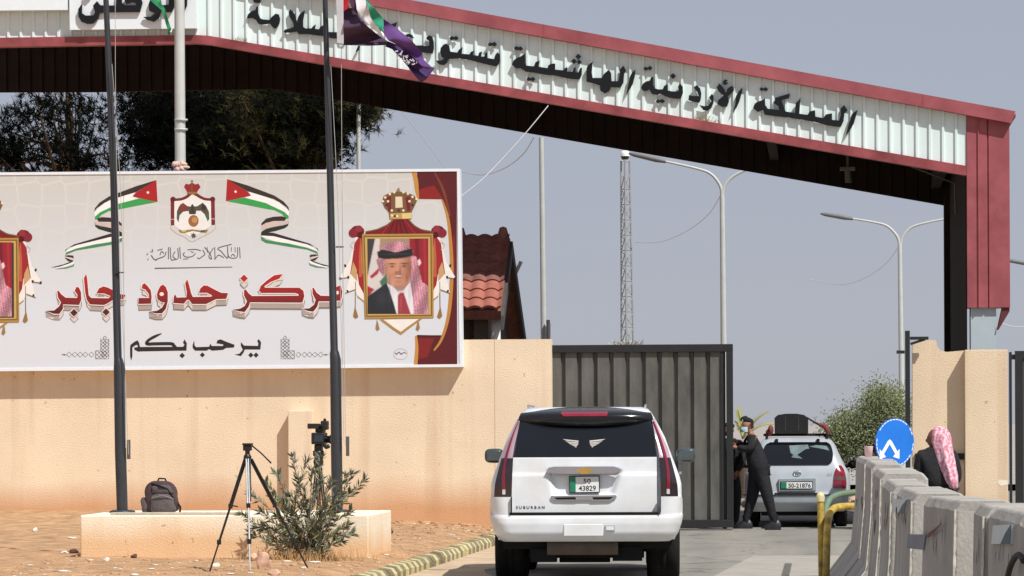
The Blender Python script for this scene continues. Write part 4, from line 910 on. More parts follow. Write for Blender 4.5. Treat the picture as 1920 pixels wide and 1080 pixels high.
# bushy tree beyond the gateway
def broad(name, px, py0, Y, H, blobs, n, lab, seed, cols, leaf):
    rr = random.Random(seed); base = atY(px, py0, Y); base.z = 0
    t = thing(name, base, lab, 'tree'); b = MB()
    for i in range(9):
        cx_, cz_, rx, rz = blobs[i % len(blobs)]
        b.tube([base, base + Vector(((cx_ - base.x) * .4, 0, H * .4)), Vector((cx_ + rr.uniform(-rx, rx) * .6, Y + rr.uniform(-.5, .5), cz_ + rz * .5))], [.07, .045, .012], 5)
    b.build('trunk', barkm, t); b = MB()
    for i in range(n):
        cx_, cz_, rx, rz = blobs[rr.randrange(len(blobs))]
        a = rr.uniform(0, 6.283); q_ = rr.random() ** .5
        c_ = Vector((cx_ + rx * q_ * math.cos(a), Y + rr.gauss(0, .6), cz_ + rz * q_ * math.sin(a))); ci = rr.randrange(len(cols))
        for k_ in range(16):
            d = Vector((rr.gauss(0, 1), rr.gauss(0, 1), rr.gauss(.5, .8))).normalized(); p0 = c_ + Vector((rr.gauss(0, .15), rr.gauss(0, .15), rr.gauss(0, .17)))
            sd_ = d.orthogonal().normalized() * leaf * rr.uniform(.5, 1); b.add([p0 - sd_ * .2, p0 + d * leaf * 1.5 - sd_, p0 + d * leaf * 3.2, p0 + d * leaf * 1.5 + sd_], [(0, 1, 2, 3)], ci)
    b.build('crown', cols, t)
gl = [leafm('bush_a', L(104, 112, 80)), leafm('bush_b', L(128, 132, 98)), leafm('bush_c', L(84, 92, 66))]
broad('bushy_tree', 1640, 860, 78, 3.0, cp([(1648,750,26,24),(1655,765,28,30),(1635,790,40,35),(1600,800,34,26),(1580,812,24,18),(1670,800,30,50),(1620,840,60,30),(1685,770,18,30),(1575,820,24,24),(1600,840,40,30)], 78), 1250, 'green bushy tree behind the white van and the gate post', 21, gl, .021)
# palm behind the officer
Yp = 74; q = atY(1392, 800, Yp)
t = thing('young_palm', (q.x, Yp, 0), 'young palm with yellow green fronds behind the officer', 'palm'); b = MB(); b.tube([(q.x, Yp, 0), (q.x, Yp, 1.15)], [.14, .10], 8); b.build('trunk', barkm, t)
rr = random.Random(4)
for (tx, ty) in ((1440,772),(1452,795),(1384,768),(1378,790),(1410,800),(1386,800)):
    b = MB(); s = Vector((q.x, Yp, 1.3)); e = atY(tx, ty, Yp + rr.uniform(-.4, .4)); md_ = (s + e) / 2 + Vector((0, 0, .1))
    sp_ = [Vector(p) for p in smooth_pts([tuple(s), tuple(md_), tuple(e)], 8)]; b.tube(sp_, [.015] * len(sp_), 4)
    for i in range(4, len(sp_)):
        d = (sp_[i] - sp_[i - 1]).normalized(); up = Vector((0, -.5, .8)); s2 = d.cross(up).normalized()
        for sg in (-1, 1):
            for jj in (0, .5):
                p0 = sp_[i] - d * jj * .04; tip = p0 + (s2 * sg * .8 + d * .9 + Vector((0, 0, .15))).normalized() * (.22 * (1 - .5 * i / len(sp_)))
                b.add([p0 - d * .012, p0 + d * .012, tip], [(0, 1, 2)])
    b.build('frond', leafm('frond', L(172, 170, 100)), t)
# rubble heap beyond the van
b = MB(); rr = random.Random(8)
for i in range(260):
    X = atY(1400, 960, 66).x + rr.uniform(0, 3.4); Y_ = 66 + rr.uniform(-.8, .8); r_ = rr.uniform(.03, .13)
    b.ball((X, Y_, r_ * .5 + .08 * rr.random()), (r_, r_, r_ * .7), 6)
tag(b.build('rubble', mat('rubble', L(196, 164, 144), .95, var=.3, scale=3)), 'pale pinkish stone rubble lying beyond the white van', 'rubble', kind='stuff')
# ------------------------------------------------------------------ vehicles: a shell of stacked rounded slices
class Shell:
    def __init__(s, sl): s.sl = sl                # rows of (z, half width, rear y, front y, corner radius)
    def at(s, z):
        sl = s.sl
        if z <= sl[0][0]: return sl[0]
        for a, b in zip(sl, sl[1:]):
            if a[0] <= z <= b[0]:
                t = (z - a[0]) / (b[0] - a[0] + 1e-9); return tuple(p + (q - p) * t for p, q in zip(a, b))
        return sl[-1]
    def rear(s, x, z):
        _, w_, yr, yf, r_ = s.at(z); d = abs(x) - (w_ - r_)
        if d <= 0: return yr
        d = min(d, r_ * .999); return yr + r_ - math.sqrt(r_ * r_ - d * d)
    def ring(s, z):
        _, w_, yr, yf, r_ = s.at(z); rf = min(.35, w_ * .5); pts = []
        for i in range(9): pts.append((-(w_ - r_) + 2 * (w_ - r_) * i / 8, yr))
        for cx_, cy_, rr_, a0 in (((w_ - r_), yr + r_, r_, -90), ((w_ - rf), yf - rf, rf, 0)):
            for i in range(1, 8): a = math.radians(a0 + 90 * i / 8); pts.append((cx_ + rr_ * math.cos(a), cy_ + rr_ * math.sin(a)))
        for cx_, cy_, rr_, a0 in ((-(w_ - rf), yf - rf, rf, 90), (-(w_ - r_), yr + r_, r_, 180)):
            for i in range(1, 8): a = math.radians(a0 + 90 * i / 8); pts.append((cx_ + rr_ * math.cos(a), cy_ + rr_ * math.sin(a)))
        return [(x, y, z) for x, y in pts]
    def mesh(s, b, m=0, dz=.04):
        zs = []
        for a, c in zip(s.sl, s.sl[1:]):
            k = max(1, int((c[0] - a[0]) / dz)); zs += [a[0] + (c[0] - a[0]) * i / k for i in range(k)]
        zs.append(s.sl[-1][0]); R = [s.ring(z) for z in zs]; n = len(R[0])
        vs = [p for r_ in R for p in r_]
        b.add(vs, [(i * n + j, i * n + (j + 1) % n, (i + 1) * n + (j + 1) % n, (i + 1) * n + j) for i in range(len(R) - 1) for j in range(n)], m, True)
        b.poly(R[-1], m); b.poly(R[0], m)
    def patch(s, b, rows, off, nx=14, m=0, depth=None, skirt=.02, k=6):
        rows = smooth_pts(rows, k) if k > 1 else rows; nv = len(rows)
        def P_(i, j):
            z, xl_, xr_ = rows[j]; x = xl_ + (xr_ - xl_) * i / nx
            y = s.rear(x, z) - off + (depth(x, z) if depth else 0)
            return (x, y, z)
        vs = [P_(i, j) for j in range(nv) for i in range(nx + 1)]; W = nx + 1
        b.add(vs, [(j * W + i, j * W + i + 1, (j + 1) * W + i + 1, (j + 1) * W + i) for j in range(nv - 1) for i in range(nx)], m, True)
        ed = [i for i in range(W)] + [j * W + nx for j in range(1, nv)] + [(nv - 1) * W + i for i in range(nx - 1, -1, -1)] + [j * W for j in range(nv - 2, 0, -1)]
        E = [vs[i] for i in ed]; n = len(E)
        b.add(E + [(x, y + skirt, z) for x, y, z in E], [(i, (i + 1) % n, n + (i + 1) % n, n + i) for i in range(n)], m)
carwhite = mat('carwhite', L(230, 235, 240), .30, var=.05, scale=2.2, coat=.6, spec=.5, tint=L(220, 220, 218))
vanwhite = mat('vanwhite', L(180, 188, 196), .4, var=.06, scale=1.2, coat=.3, tint=L(166, 174, 180))
glassm = mat('darkglass', L(14, 18, 24), .08, var=.3, scale=1.1, spec=.6)
gloss = mat('glossblack', L(16, 18, 22), .18, var=.2, scale=2, spec=.5, coat=.4)
matte = mat('matteblack', L(28, 28, 29), .8, var=.3, scale=4, spec=.2)
rubber = mat('rubber', L(32, 31, 30), .9, var=.25, scale=7, bump=.3, spec=.15)
chrome = mat('chrome', L(206, 212, 222), .16, metal=1.0, var=.05)
redl = mat('redlens', L(128, 26, 46), .15, var=.15, scale=8, spec=.6, coat=.5)
smoke = mat('smokelens', L(44, 34, 38), .15, var=.3, scale=6, spec=.6, coat=.4)
platew = mat('platewhite', L(226, 228, 226), .5, var=.03); plateg = mat('plategreen', L(18, 128, 92), .5, var=.08); inkb = mat('inkblack', L(22, 22, 24), .6, var=.05)
goldm = mat('goldbadge', L(212, 172, 92), .35, metal=.6, var=.1)
def wheel(par, x, y, r_, w_, out):
    b = MB(); hw = w_ / 2
    b.lathe([(r_ * .62, -hw * .9), (r_ * .8, -hw), (r_ * .95, -hw * .92), (r_, -hw * .7), (r_, -hw * .25), (r_ * .985, -hw * .22), (r_ * .985, -hw * .14), (r_, -hw * .1), (r_, hw * .1), (r_ * .985, hw * .14), (r_ * .985, hw * .22), (r_, hw * .25), (r_, hw * .7), (r_ * .95, hw * .92), (r_ * .8, hw), (r_ * .62, hw * .9)], (x, y, r_), 40, 0, 'X')
    wl = b.build('wheel', rubber, par, local=True)
    b = MB(); b.lathe([(0, hw * .5 * out), (r_ * .2, hw * .6 * out), (r_ * .3, hw * .45 * out), (r_ * .58, hw * .7 * out), (r_ * .64, hw * .92 * out), (r_ * .64, -hw * .8 * out)], (x, y, r_), 20, 0, 'X')
    b.build('rim', mat('rim', L(120, 122, 126), .35, metal=.7, var=.1), wl, local=True)
# ---- the white SUV
base = atY(1098.5, 900, 35.8); base.z = sY(0)
sv = thing('white_suv', base, 'white SUV with dark rear glass waiting before the gate, its rear to the viewer', 'car', rz=math.radians(3.2))
S = Shell([(.50, .95, .12, 5.35, .2), (.62, 1.0, .12, 5.42, .2), (.95, 1.03, .12, 5.42, .17), (1.10, 1.025, .12, 5.3, .16), (1.18, 1.005, .12, 4.3, .16), (1.26, .975, .125, 4.15, .16), (1.38, .93, .13, 4.0, .15), (1.60, .85, .22, 3.65, .13), (1.78, .755, .31, 3.3, .12), (1.86, .71, .37, 3.1, .12), (1.905, .67, .5, 2.95, .15), (1.925, .60, .62, 2.8, .2)])
b = MB(); S.mesh(b); b.build('body', carwhite, sv, local=True)
def zx(v): return (v - 1240) / 528.0
def zz(v): return (1110 - v) / 528.0
# tailgate with the recess round the number plate
def rec(x, z):
    top, bot = zz(448), zz(600)
    xl_, xr_ = zx(1022 + max(0, (zz(470) - z)) * 170), zx(1438 - max(0, (zz(470) - z)) * 170)
    def ss(v, a, c): 
        t = min(1, max(0, (v - a) / (c - a))); return t * t * (3 - 2 * t)
    q = ss(x, xl_ - .012, xl_ + .05) * (1 - ss(x, xr_ - .05, xr_ + .012)) * ss(z, bot - .01, bot + .04) * (1 - ss(z, top - .01, top + .004))
    crease = .012 * ss(z, zz(476), zz(468))
    return .055 * q + crease
b = MB(); S.patch(b, [(zz(703), zx(818), zx(1642)), (zz(600), zx(820), zx(1640)), (zz(480), zx(824), zx(1640)), (zz(378), zx(829), zx(1640))], .075, 60, 0, rec, .07, 14)
tg = b.build('tailgate', carwhite, sv, local=True)
yt = lambda x, z: S.rear(x, z) - .075
# chrome handle bar with the badge
b = MB()
def bar(b, pts, y0, y1, m=0): b.slab([(zx(x), y0, zz(y)) for x, y in pts], [(zx(x), y1, zz(y)) for x, y in pts], m)
bar(b, [(1030,436),(1060,430),(1395,430),(1425,438),(1440,455),(1405,468),(1300,471),(1170,471),(1050,468),(1017,455)], .005, .045)
hb = b.build('handle_bar', chrome, tg, local=True, bevel=.016, seg=4)
b = MB(); bar(b, [(1187,448),(1207,446),(1213,436),(1258,436),(1264,446),(1281,448),(1276,460),(1262,462),(1256,472),(1211,472),(1205,462),(1190,460)], -.008, .004); b.build('badge', goldm, hb, local=True, bevel=.004)
b = MB(); bar(b, [(1043,595),(1410,592),(1414,602),(1380,622),(1275,624),(1262,618),(1196,618),(1186,622),(1070,620),(1048,610)], .02, .06); b.build('lower_trim', chrome, tg, local=True, bevel=.005)
b = MB(); bar(b, [(1058,604),(1180,602),(1185,616),(1075,616)], .016, .0195); b.build('trim_slot', matte, tg, local=True)
b = MB(); bar(b, [(1275,603),(1395,602),(1375,616),(1283,617)], .016, .0195); b.build('trim_slot', matte, tg, local=True)
# number plate
b = MB(); bar(b, [(1144,484),(1317,481),(1318,578),(1146,580)], .06, .085); pl = b.build('number_plate', inkb, tg, local=True)
b = MB(); bar(b, [(1150,489),(1312,487),(1313,573),(1151,575)], .056, .0597); b.build('plate_face', platew, pl, local=True)
b = MB(); bar(b, [(1151,490),(1181,489),(1182,574),(1152,575)], .053, .0557); b.build('country_band', plateg, pl, local=True)
b = MB()
def put(sx, cx_, cy_, y): return lambda u, v: (zx(cx_) + u * sx, y, zz(cy_) + v)
text_mb(b, '50', lambda u, v: (zx(1246) + u * 1.15, .0548, zz(526) + v), size=.072, offset=.0012); text_mb(b, '43829', lambda u, v: (zx(1248) + u * .98, .0548, zz(567) + v), size=.076, offset=.0012)
b.build('plate_number', inkb, pl, local=True)
b = MB(); text_mb(b, 'S U B U R B A N', lambda u, v: (zx(926) + u * 1.05, yt(-.6, .84) - .004, zz(667) + v), size=.042, offset=.001); b.build('model_lettering', mat('greychrome', L(96, 98, 102), .3, metal=.5), tg, local=True)
# bumper
Bs = Shell([(.485, .90, .06, .95, .16), (.52, .95, .0, .95, .18), (.58, .99, -.04, .95, .2), (.68, 1.025, -.055, .95, .2), (.745, 1.038, -.05, .95, .19), (.772, 1.04, -.035, .95, .18)])
b = MB(); Bs.mesh(b, 0, .02); bp = b.build('bumper', carwhite, sv, local=True)
b = MB(); b.box(zx(808), zx(1645), -.045, .12, .7725, .80); b.build('step_pad', matte, bp, local=True, bevel=.008)
# bumper corners rise beside the tailgate up to the lamps
for sg in (-1, 1):
    b = MB(); S.patch(b, [(.765, .795, 1.03), (.86, .795, 1.032), (.94, .795, 1.03), (.965, .797, 1.02)] if sg > 0 else [(.765, -1.03, -.795), (.86, -1.032, -.795), (.94, -1.03, -.795), (.965, -1.02, -.797)], .155, 16, 0, None, .2, 4); b.build('bumper_corner', carwhite, bp, local=True)
b = MB(); b.box(zx(1114), zx(1337), -.060, -.03, zz(822), zz(753)); b.build('tow_cover', carwhite, bp, local=True, bevel=.008)
b = MB(); b.box(zx(1346), zx(1403), -.062, -.03, zz(794), zz(760)); hv = b.build('tow_socket', mat('socketgrey', L(170, 170, 170), .5), bp, local=True, bevel=.003)
b = MB(); b.box(zx(1354), zx(1396), -.066, -.0625, zz(788), zz(766)); b.build('socket_lid', carwhite, hv, local=True)
# glass, spoiler, lamps
b = MB(); S.patch(b, [(1.382, zx(830), zx(1641)), (1.5, zx(842), zx(1632)), (1.62, zx(852), zx(1624)), (1.80, zx(866), zx(1606))], .05, 24, 0, None, .05); gl_ = b.build('rear_window', glassm, sv, local=True)
b = MB(); S.patch(b, [(1.374, zx(826), zx(1644)), (1.384, zx(826), zx(1644))], .062, 20, 0, None, .03, 2); b.build('window_seal', matte, gl_, local=True)
wing = mat('wingsticker', L(186, 182, 174), .6, var=.3, scale=70)
FE = [[(1108,275),(1198,284),(1198,291),(1132,285)], [(1124,288),(1198,294),(1197,300),(1142,295)], [(1140,298),(1196,302),(1194,308),(1154,305)], [(1156,308),(1192,310),(1189,316),(1168,313)], [(1172,316),(1188,318),(1184,323)]]
for sg in (-1, 1):
    b = MB()
    for F in FE:
        pts = [(zx(x if sg < 0 else 2459 - x), zz(y)) for x, y in F]; b.poly([(x, S.rear(x, z) - .054, z) for x, z in pts])
    b.build('wing_sticker', wing, gl_, local=True)
b = MB()
Sp = [(1.755, zx(862), zx(1616), .10), (1.775, zx(856), zx(1622), .16), (1.815, zx(858), zx(1620), .21), (1.86, zx(868), zx(1610), .20), (1.905, zx(888), zx(1594), .12), (1.932, zx(900), zx(1584), -.06)]
vs = []; nx_ = 30
for z, a, c, o in Sp:
    for i in range(nx_ + 1):
        x = a + (c - a) * i / nx_; u = abs(2 * i / nx_ - 1)
        vs.append((x, S.at(z)[2] - o * (1 - .55 * u ** 4) + .05 * u ** 2, z - (.035 * (1 - u ** 2) if z < 1.77 else 0) - (.035 * u ** 3 if z > 1.88 else 0)))
b.add(vs, [(j * 31 + i, j * 31 + i + 1, (j + 1) * 31 + i + 1, (j + 1) * 31 + i) for j in range(len(Sp) - 1) for i in range(nx_)], 0, True)
spo = b.build('spoiler', gloss, sv, local=True)
b = MB(); bl = [(1102,119),(1362,119),(1366,132),(1358,146),(1112,146),(1100,132)]
b.slab([(zx(x), S.at(zz(y))[2] - .222, zz(y)) for x, y in bl], [(zx(x), S.at(zz(y))[2] - .15, zz(y)) for x, y in bl]); b.build('brake_light', redl, spo, local=True)
for sg in (-1, 1):
    def mir(rows): return rows if sg < 0 else [(z, -c, -a) for z, a, c in rows]
    b = MB(); S.patch(b, mir([(.965, -.985, -.797), (1.1, -.975, -.797), (1.25, -.94, -.79), (1.38, -.905, -.785)]), .082, 10, 0, None, .07, 5); lamp = b.build('tail_lamp', smoke, sv, local=True)
    b = MB(); S.patch(b, mir([(1.375, -.905, -.785), (1.5, -.868, -.768), (1.65, -.80, -.735), (1.80, -.738, -.708)]), .062, 8, 0, None, .06, 5); b.build('pillar_trim', mat('pillartrim', L(176, 150, 164), .2, var=.1, coat=.5), lamp, local=True)
    b = MB(); S.patch(b, mir([(1.05, -.900, -.862), (1.2, -.898, -.864), (1.38, -.868, -.842), (1.6, -.802, -.784), (1.77, -.733, -.723)]), .088, 5, 0, None, .03, 6); b.build('red_strip', redl, lamp, local=True)
    b = MB(); S.patch(b, mir([(.992, -.895, -.862), (1.045, -.895, -.862)]), .09, 3, 0, None, .03, 2); b.build('reverse_lens', mat('clearlens', L(196, 190, 186), .2), lamp, local=True)
    b = MB(); ox = sg * 1.12
    b.grid(lambda u, v: (ox + .115 * math.copysign(abs(math.cos(6.2832 * u)) ** .6, math.cos(6.2832 * u)) * math.sin(math.pi * v) ** .5, 3.42 - .06 * math.cos(math.pi * v), 1.375 + .085 * math.copysign(abs(math.sin(6.2832 * u)) ** .6, math.sin(6.2832 * u)) * math.sin(math.pi * v) ** .5), 20, 8)
    b.box(min(sg * .95, sg * 1.03), max(sg * .95, sg * 1.03), 3.40, 3.46, 1.31, 1.36)
    mm = b.build('side_mirror', mat('mirrorshell', L(58, 66, 70), .3, var=.15, coat=.3), sv, local=True)
    b = MB(); b.box(ox - .085, ox + .085, 3.352, 3.356, 1.32, 1.43); b.build('mirror_glass', mat('mirrorglass', L(96, 108, 112), .1, metal=.6), mm, local=True)
    b = MB(); b.tube([(sg * .64, .95, 1.925), (sg * .645, 1.05, 1.945), (sg * .645, 2.9, 1.945), (sg * .64, 2.95, 1.92)], .014, 8); b.build('roof_rail', mat('railsilver', L(170, 172, 174), .3, metal=.5), sv, local=True)
    # side glass band just proud of the shell
    b = MB()
    for (ya, yb) in ((.75, 1.7), (1.78, 2.75), (2.83, 3.5)):
        rows = [(z, S.at(z)[1]) for z in (1.42, 1.52, 1.62, 1.72, 1.78)]
        b.add([q for z, w_ in rows for q in ((sg * (w_ + .004), ya + (z - 1.42) * .2, z), (sg * (w_ + .004), yb - (z - 1.42) * .3, z))], [(2 * i, 2 * i + 1, 2 * i + 3, 2 * i + 2) for i in range(len(rows) - 1)], 0, True)
    b.build('side_window', glassm, sv, local=True)
    b = MB(); b.box(min(sg * 1.03, sg * 1.055), max(sg * 1.03, sg * 1.055), 2.1, 2.3, 1.17, 1.2); b.build('door_handle', chrome, sv, local=True, bevel=.005)
    for y in (1.15, 4.45): wheel(sv, sg * .83, y, .405, .36, sg)
b = MB(); b.box(-.90, .90, .22, .5, .40, .52); b.box(-.62, .62, .3, 5.0, .30, .5); b.box(-.60, -.32, .18, .5, .26, .40); b.box(.28, .60, .2, .6, .27, .42); b.box(-.3, .25, .6, .9, .24, .4); b.build('underbody', matte, sv, local=True)
b = MB(); b.lathe([(.12, -.1), (.30, -.1), (.36, -.06), (.36, .06), (.30, .1), (.12, .1)], (0, .62, .43), 26, 0, 'Z'); b.build('spare_wheel', rubber, sv, local=True)
b = MB(); b.grid(lambda u, v: (-.42 + .76 * v, .17 + .06 * math.cos(6.2832 * u), .415 + .08 * math.sin(6.2832 * u)), 14, 2); b.build('silencer', mat('silencer', L(92, 80, 68), .7, var=.25, scale=5), sv, local=True)
b = MB(); b.tube([(.5, .6, .40), (.72, .5, .40), (.80, .28, .41)], .04, 8); b.build('exhaust_pipe', matte, sv, local=True)
b = MB(); b.tube([(-.8, 1.15, .38), (.8, 1.15, .38)], .05, 8); b.ball((0, 1.15, .36), (.16, .16, .14), 12); b.build('axle', matte, sv, local=True)
for sg in (-1, 1):
    b = MB(); b.box(sg * .794 - .005, sg * .794 + .005, -.072, .0, .80, .966); b.build('shut_line', matte, bp, local=True)
# ---- the white people carrier in the gateway
VY = 56.0; base = atY(1494.5, 900, VY); base.z = sY(0)
vn = thing('white_van', base, 'white people carrier with luggage on its roof standing in the gateway', 'car', rz=math.radians(.6))
V_ = Shell([(.27, .78, .2, 4.5, .2), (.40, .86, .03, 4.65, .22), (.55, .885, .0, 4.68, .2), (.58, .885, .03, 4.68, .2), (.75, .885, .05, 4.66, .2), (.92, .865, .08, 4.0, .2), (1.03, .80, .12, 3.9, .2), (1.2, .72, .2, 3.5, .18), (1.38, .64, .32, 3.1, .18), (1.46, .58, .42, 2.9, .2), (1.50, .50, .6, 2.7, .25)])
b = MB(); V_.mesh(b); b.build('body', vanwhite, vn, local=True)
vx = lambda v: (v - 598) / 448.0
vz = lambda v: (985 - v) / 448.0
b = MB(); V_.patch(b, [(vz(515), vx(400), vx(830)), (vz(490), vx(365), vx(858)), (vz(430), vx(345), vx(866)), (vz(370), vx(362), vx(850)), (vz(346), vx(400), vx(820))], .02, 20); rw = b.build('rear_window', glassm, vn, local=True)
b = MB()
for (cx_, cz_, rx, rz2) in ((625, 390, 42, 34), (745, 420, 40, 40), (440, 420, 36, 44)): b.poly([(vx(cx_ + rx * math.cos(a * .524)), V_.rear(vx(cx_), vz(cz_)) - .024 + .0 * a, vz(cz_ + rz2 * math.sin(a * .524))) for a in range(12)])
b2 = MB()
for pts in ([(540,372),(680,365),(690,395),(660,400),(600,440),(640,470),(560,460),(545,400)], [(690,380),(740,368),(820,375),(840,410),(800,400),(760,392)]): b2.poly([(vx(x), V_.rear(vx(x), vz(y)) - .0225, vz(y)) for x, y in pts])
b2.build('seen_through_glass', mat('greyinterior', L(96, 116, 116), .4, var=.4, scale=9), rw, local=True)
b = MB(); V_.patch(b, [(vz(742), vx(190), vx(1003)), (vz(735), vx(190), vx(1003))], .012, 20, 0, None, .02, 2); b.build('bumper_seam', matte, vn, local=True)
b = MB(); V_.patch(b, [(vz(735), vx(430), vx(775)), (vz(722), vx(430), vx(775))], .008, 6, 0, None, .02, 2); b.build('shut_line', matte, vn, local=True)
for sg in (-1, 1):
    f = (lambda rows: rows) if sg > 0 else (lambda rows: [(z, -c, -a) for z, a, c in rows])
    b = MB(); V_.patch(b, f([(vz(690), vx(866), vx(962)), (vz(640), vx(868), vx(965)), (vz(560), vx(880), vx(950)), (vz(520), vx(908), vx(925))]), .02, 8, 0, None, .04, 4); tl = b.build('tail_lamp', redl, vn, local=True)
    b = MB(); V_.patch(b, f([(vz(632), vx(870), vx(964)), (vz(600), vx(874), vx(958))]), .024, 6, 0, None, .02, 2); b.build('indicator', mat('smokeindicator', L(96, 66, 66), .3), tl, local=True)
    b = MB(); b.ball((sg * .98, 2.9, 1.02), (.10, .05, .075), 10); b.tube([(sg * .78, 2.95, .98), (sg * .95, 2.92, 1.0)], .03, 6); b.build('side_mirror', gloss, vn, local=True)
    for y in (.85, 3.7): wheel(vn, sg * .74, y, .31, .20, sg)
    b = MB(); b.tube([(sg * .50, .55, 1.47), (sg * .51, .6, 1.53), (sg * .51, 2.5, 1.53), (sg * .50, 2.6, 1.47)], .02, 6); b.build('roof_rail', matte, vn, local=True)
    b = MB(); rows = [(z, V_.at(z)[1]) for z in (1.06, 1.15, 1.25, 1.35)]
    b.add([q for z, w_ in rows for q in ((sg * (w_ + .004), .6 + (z - 1.06) * .5, z), (sg * (w_ + .004), 3.2 - (z - 1.06) * 1.0, z))], [(2 * i, 2 * i + 1, 2 * i + 3, 2 * i + 2) for i in range(3)], 0, True); b.build('side_window', glassm, vn, local=True)
for y in (.8, 2.1):
    b = MB(); b.tube([(-.56, y, 1.545), (.56, y, 1.545)], .02, 6); b.build('roof_bar', matte, vn, local=True)
for xx in (447, 757):
    b = MB(); b.box(vx(xx) - .025, vx(xx) + .025, .36, .44, vz(348), vz(322)); b.build('rack_foot', matte, vn, local=True)
b = MB(); b.slab([(vx(462), -.0, vz(620)), (vx(735), -.0, vz(616)), (vx(738), -.0, vz(706)), (vx(464), -.0, vz(710))], [(vx(462), .1, vz(620)), (vx(735), .1, vz(616)), (vx(738), .1, vz(706)), (vx(464), .1, vz(710))]); b.build('plate_recess', mat('vanshade', L(150, 158, 166), .5), vn, local=True)
b = MB(); b.slab([(vx(475), -.012, vz(638)), (vx(714), -.012, vz(636)), (vx(714), -.012, vz(694)), (vx(475), -.012, vz(696))], [(vx(475), -.002, vz(638)), (vx(714), -.002, vz(636)), (vx(714), -.002, vz(694)), (vx(475), -.002, vz(696))]); pl = b.build('number_plate', inkb, vn, local=True)
b = MB(); b.box(vx(480), vx(709), -.015, -.0125, vz(690), vz(643)); b.build('plate_face', platew, pl, local=True)
b = MB(); b.box(vx(480), vx(520), -.018, -.0155, vz(689), vz(644)); b.build('country_band', plateg, pl, local=True)
b = MB(); text_mb(b, '50-21876', lambda u, v: (vx(616) + u, -.0165, vz(684) + v), size=.098, offset=.002); b.build('plate_number', inkb, pl, local=True)
b = MB(); n_ = 18; yb_ = V_.rear(0, vz(580)) - .012
Q = [(vx(598) + .062 * math.cos(6.2832 * i / n_), yb_, vz(580) + .042 * math.sin(6.2832 * i / n_)) for i in range(n_ + 1)]; b.tube(Q, .007, 5)
b.tube([(vx(598) - .03, yb_, vz(580) - .025), (vx(598) - .015, yb_, vz(580) + .024)], .006, 5); b.tube([(vx(598) + .03, yb_, vz(580) + .025), (vx(598) + .015, yb_, vz(580) - .024)], .006, 5); b.tube([(vx(598) - .022, yb_, vz(580)), (vx(598) + .022, yb_, vz(580) + .004)], .006, 5); b.build('badge', chrome, vn, local=True)
b = MB(); text_mb(b, 'GLS', lambda u, v: (vx(838) + u, V_.rear(vx(838), vz(588)) - .014, vz(594) + v), size=.05); b.build('trim_lettering', chrome, vn, local=True)
b = MB(); b.box(-.6, .6, .3, 4.2, .2, .35); b.build('underbody', matte, vn, local=True)
# luggage on the roof
lg = thing('suitcase', base + Vector((0, .7, 1.567)), 'black soft suitcase lying across the roof of the white van', 'suitcase')
b = MB(); hw = (vx(680) - vx(428)) / 2; cx_ = (vx(680) + vx(428)) / 2; hz_ = .335
ot = [(-hw, .0), (hw, .0), (hw, hz_ * .78), (hw * .75, hz_ * .94), (hw * .3, hz_), (-hw * .35, hz_), (-hw * .8, hz_ * .94), (-hw, hz_ * .8)]
b.prism([(cx_ + x, z) for x, z in ot], 0, .5); b.build('case_shell', mat('blackfabric', L(24, 24, 27), .85, var=.3, scale=9, bump=.3), lg, local=True, bevel=.03, seg=3)
for xx in (-.1, .12):
    b = MB(); b.box(cx_ + xx - .012, cx_ + xx + .012, -.004, .002, .04, hz_ * .85); b.build('seam_tape', mat('greytape', L(46, 46, 48), .8), lg, local=True)
st = thing('tie_strap', base + Vector((0, .72, 1.567)), 'dark red strap stretched from the suitcase down to the roof rail', 'strap')
b = MB(); b.tube([(vx(670), 0, .27), (vx(720), 0, .20), (vx(770), .02, .14)], [.014, .016, .02], 6); b.build('webbing', mat('strapdark', L(60, 34, 34), .9), st, local=True)
b = MB(); b.tube([(vx(765), .02, .145), (vx(800), .0, .13), (vx(826), 0, .05), (vx(830), 0, -.02)], [.03, .045, .04, .02], 7); b.build('knot', mat('strapred', L(122, 60, 58), .9, var=.3, scale=20), st, local=True)
st = thing('cloth_bundle', base + Vector((0, .72, 1.567)), 'small reddish brown bundle on the roof left of the suitcase', 'bundle')
b = MB(); b.ball((vx(398), .05, .06), (.05, .1, .09), 9); b.ball((vx(385), .08, .02), (.06, .1, .06), 9); b.build('bundle_cloth', mat('strapred', L(122, 60, 58)), st, local=True)
# ------------------------------------------------------------------ concrete barriers along the road, nearest at the right
conc = mat('concrete', L(176, 173, 166), .92, var=.10, scale=2.2, bump=.25, bscale=50, spec=.15, tint=L(156, 152, 144), stretch=(1, 1, .8))
BTOP = 1.28
# far left top corner (px), scale there, near left top corner (px), scale there, top width, details
BAR = [
 (1604, 172, 1621, 193, .34, None, 'concrete barrier carrying the pink cup, farthest of the row'),
 (1622, 195, 1634, 214, .30, None, 'concrete barrier just in front of the one with the pink cup'),
 (1636, 233, 1650, 262, .35, None, 'concrete barrier with a broken chalky edge below the blue sign'),
 (1652, 290, 1669, 322, .26, None, 'narrow end of a concrete barrier standing behind the one with the pale square plate'),
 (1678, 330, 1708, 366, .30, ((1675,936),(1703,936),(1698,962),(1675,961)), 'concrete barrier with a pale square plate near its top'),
 (1727, 380, 1789, 404, .29, None, 'concrete barrier with a rust streak slanting down its side'),
 (1824, 418, 1842, 436, .27, None, 'slim end of a concrete barrier behind the one with the square socket'),
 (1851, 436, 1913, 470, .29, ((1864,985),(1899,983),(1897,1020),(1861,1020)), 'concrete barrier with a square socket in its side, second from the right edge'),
 (1907, 478, 1985, 515, .29, None, 'concrete barrier cut by the right edge of the picture, with a bent iron lifting loop'),
]
def barpt(px, s_):
    Y = FPX / s_; p = atY(px, 900, Y); return Vector((p.x, Y, 0))
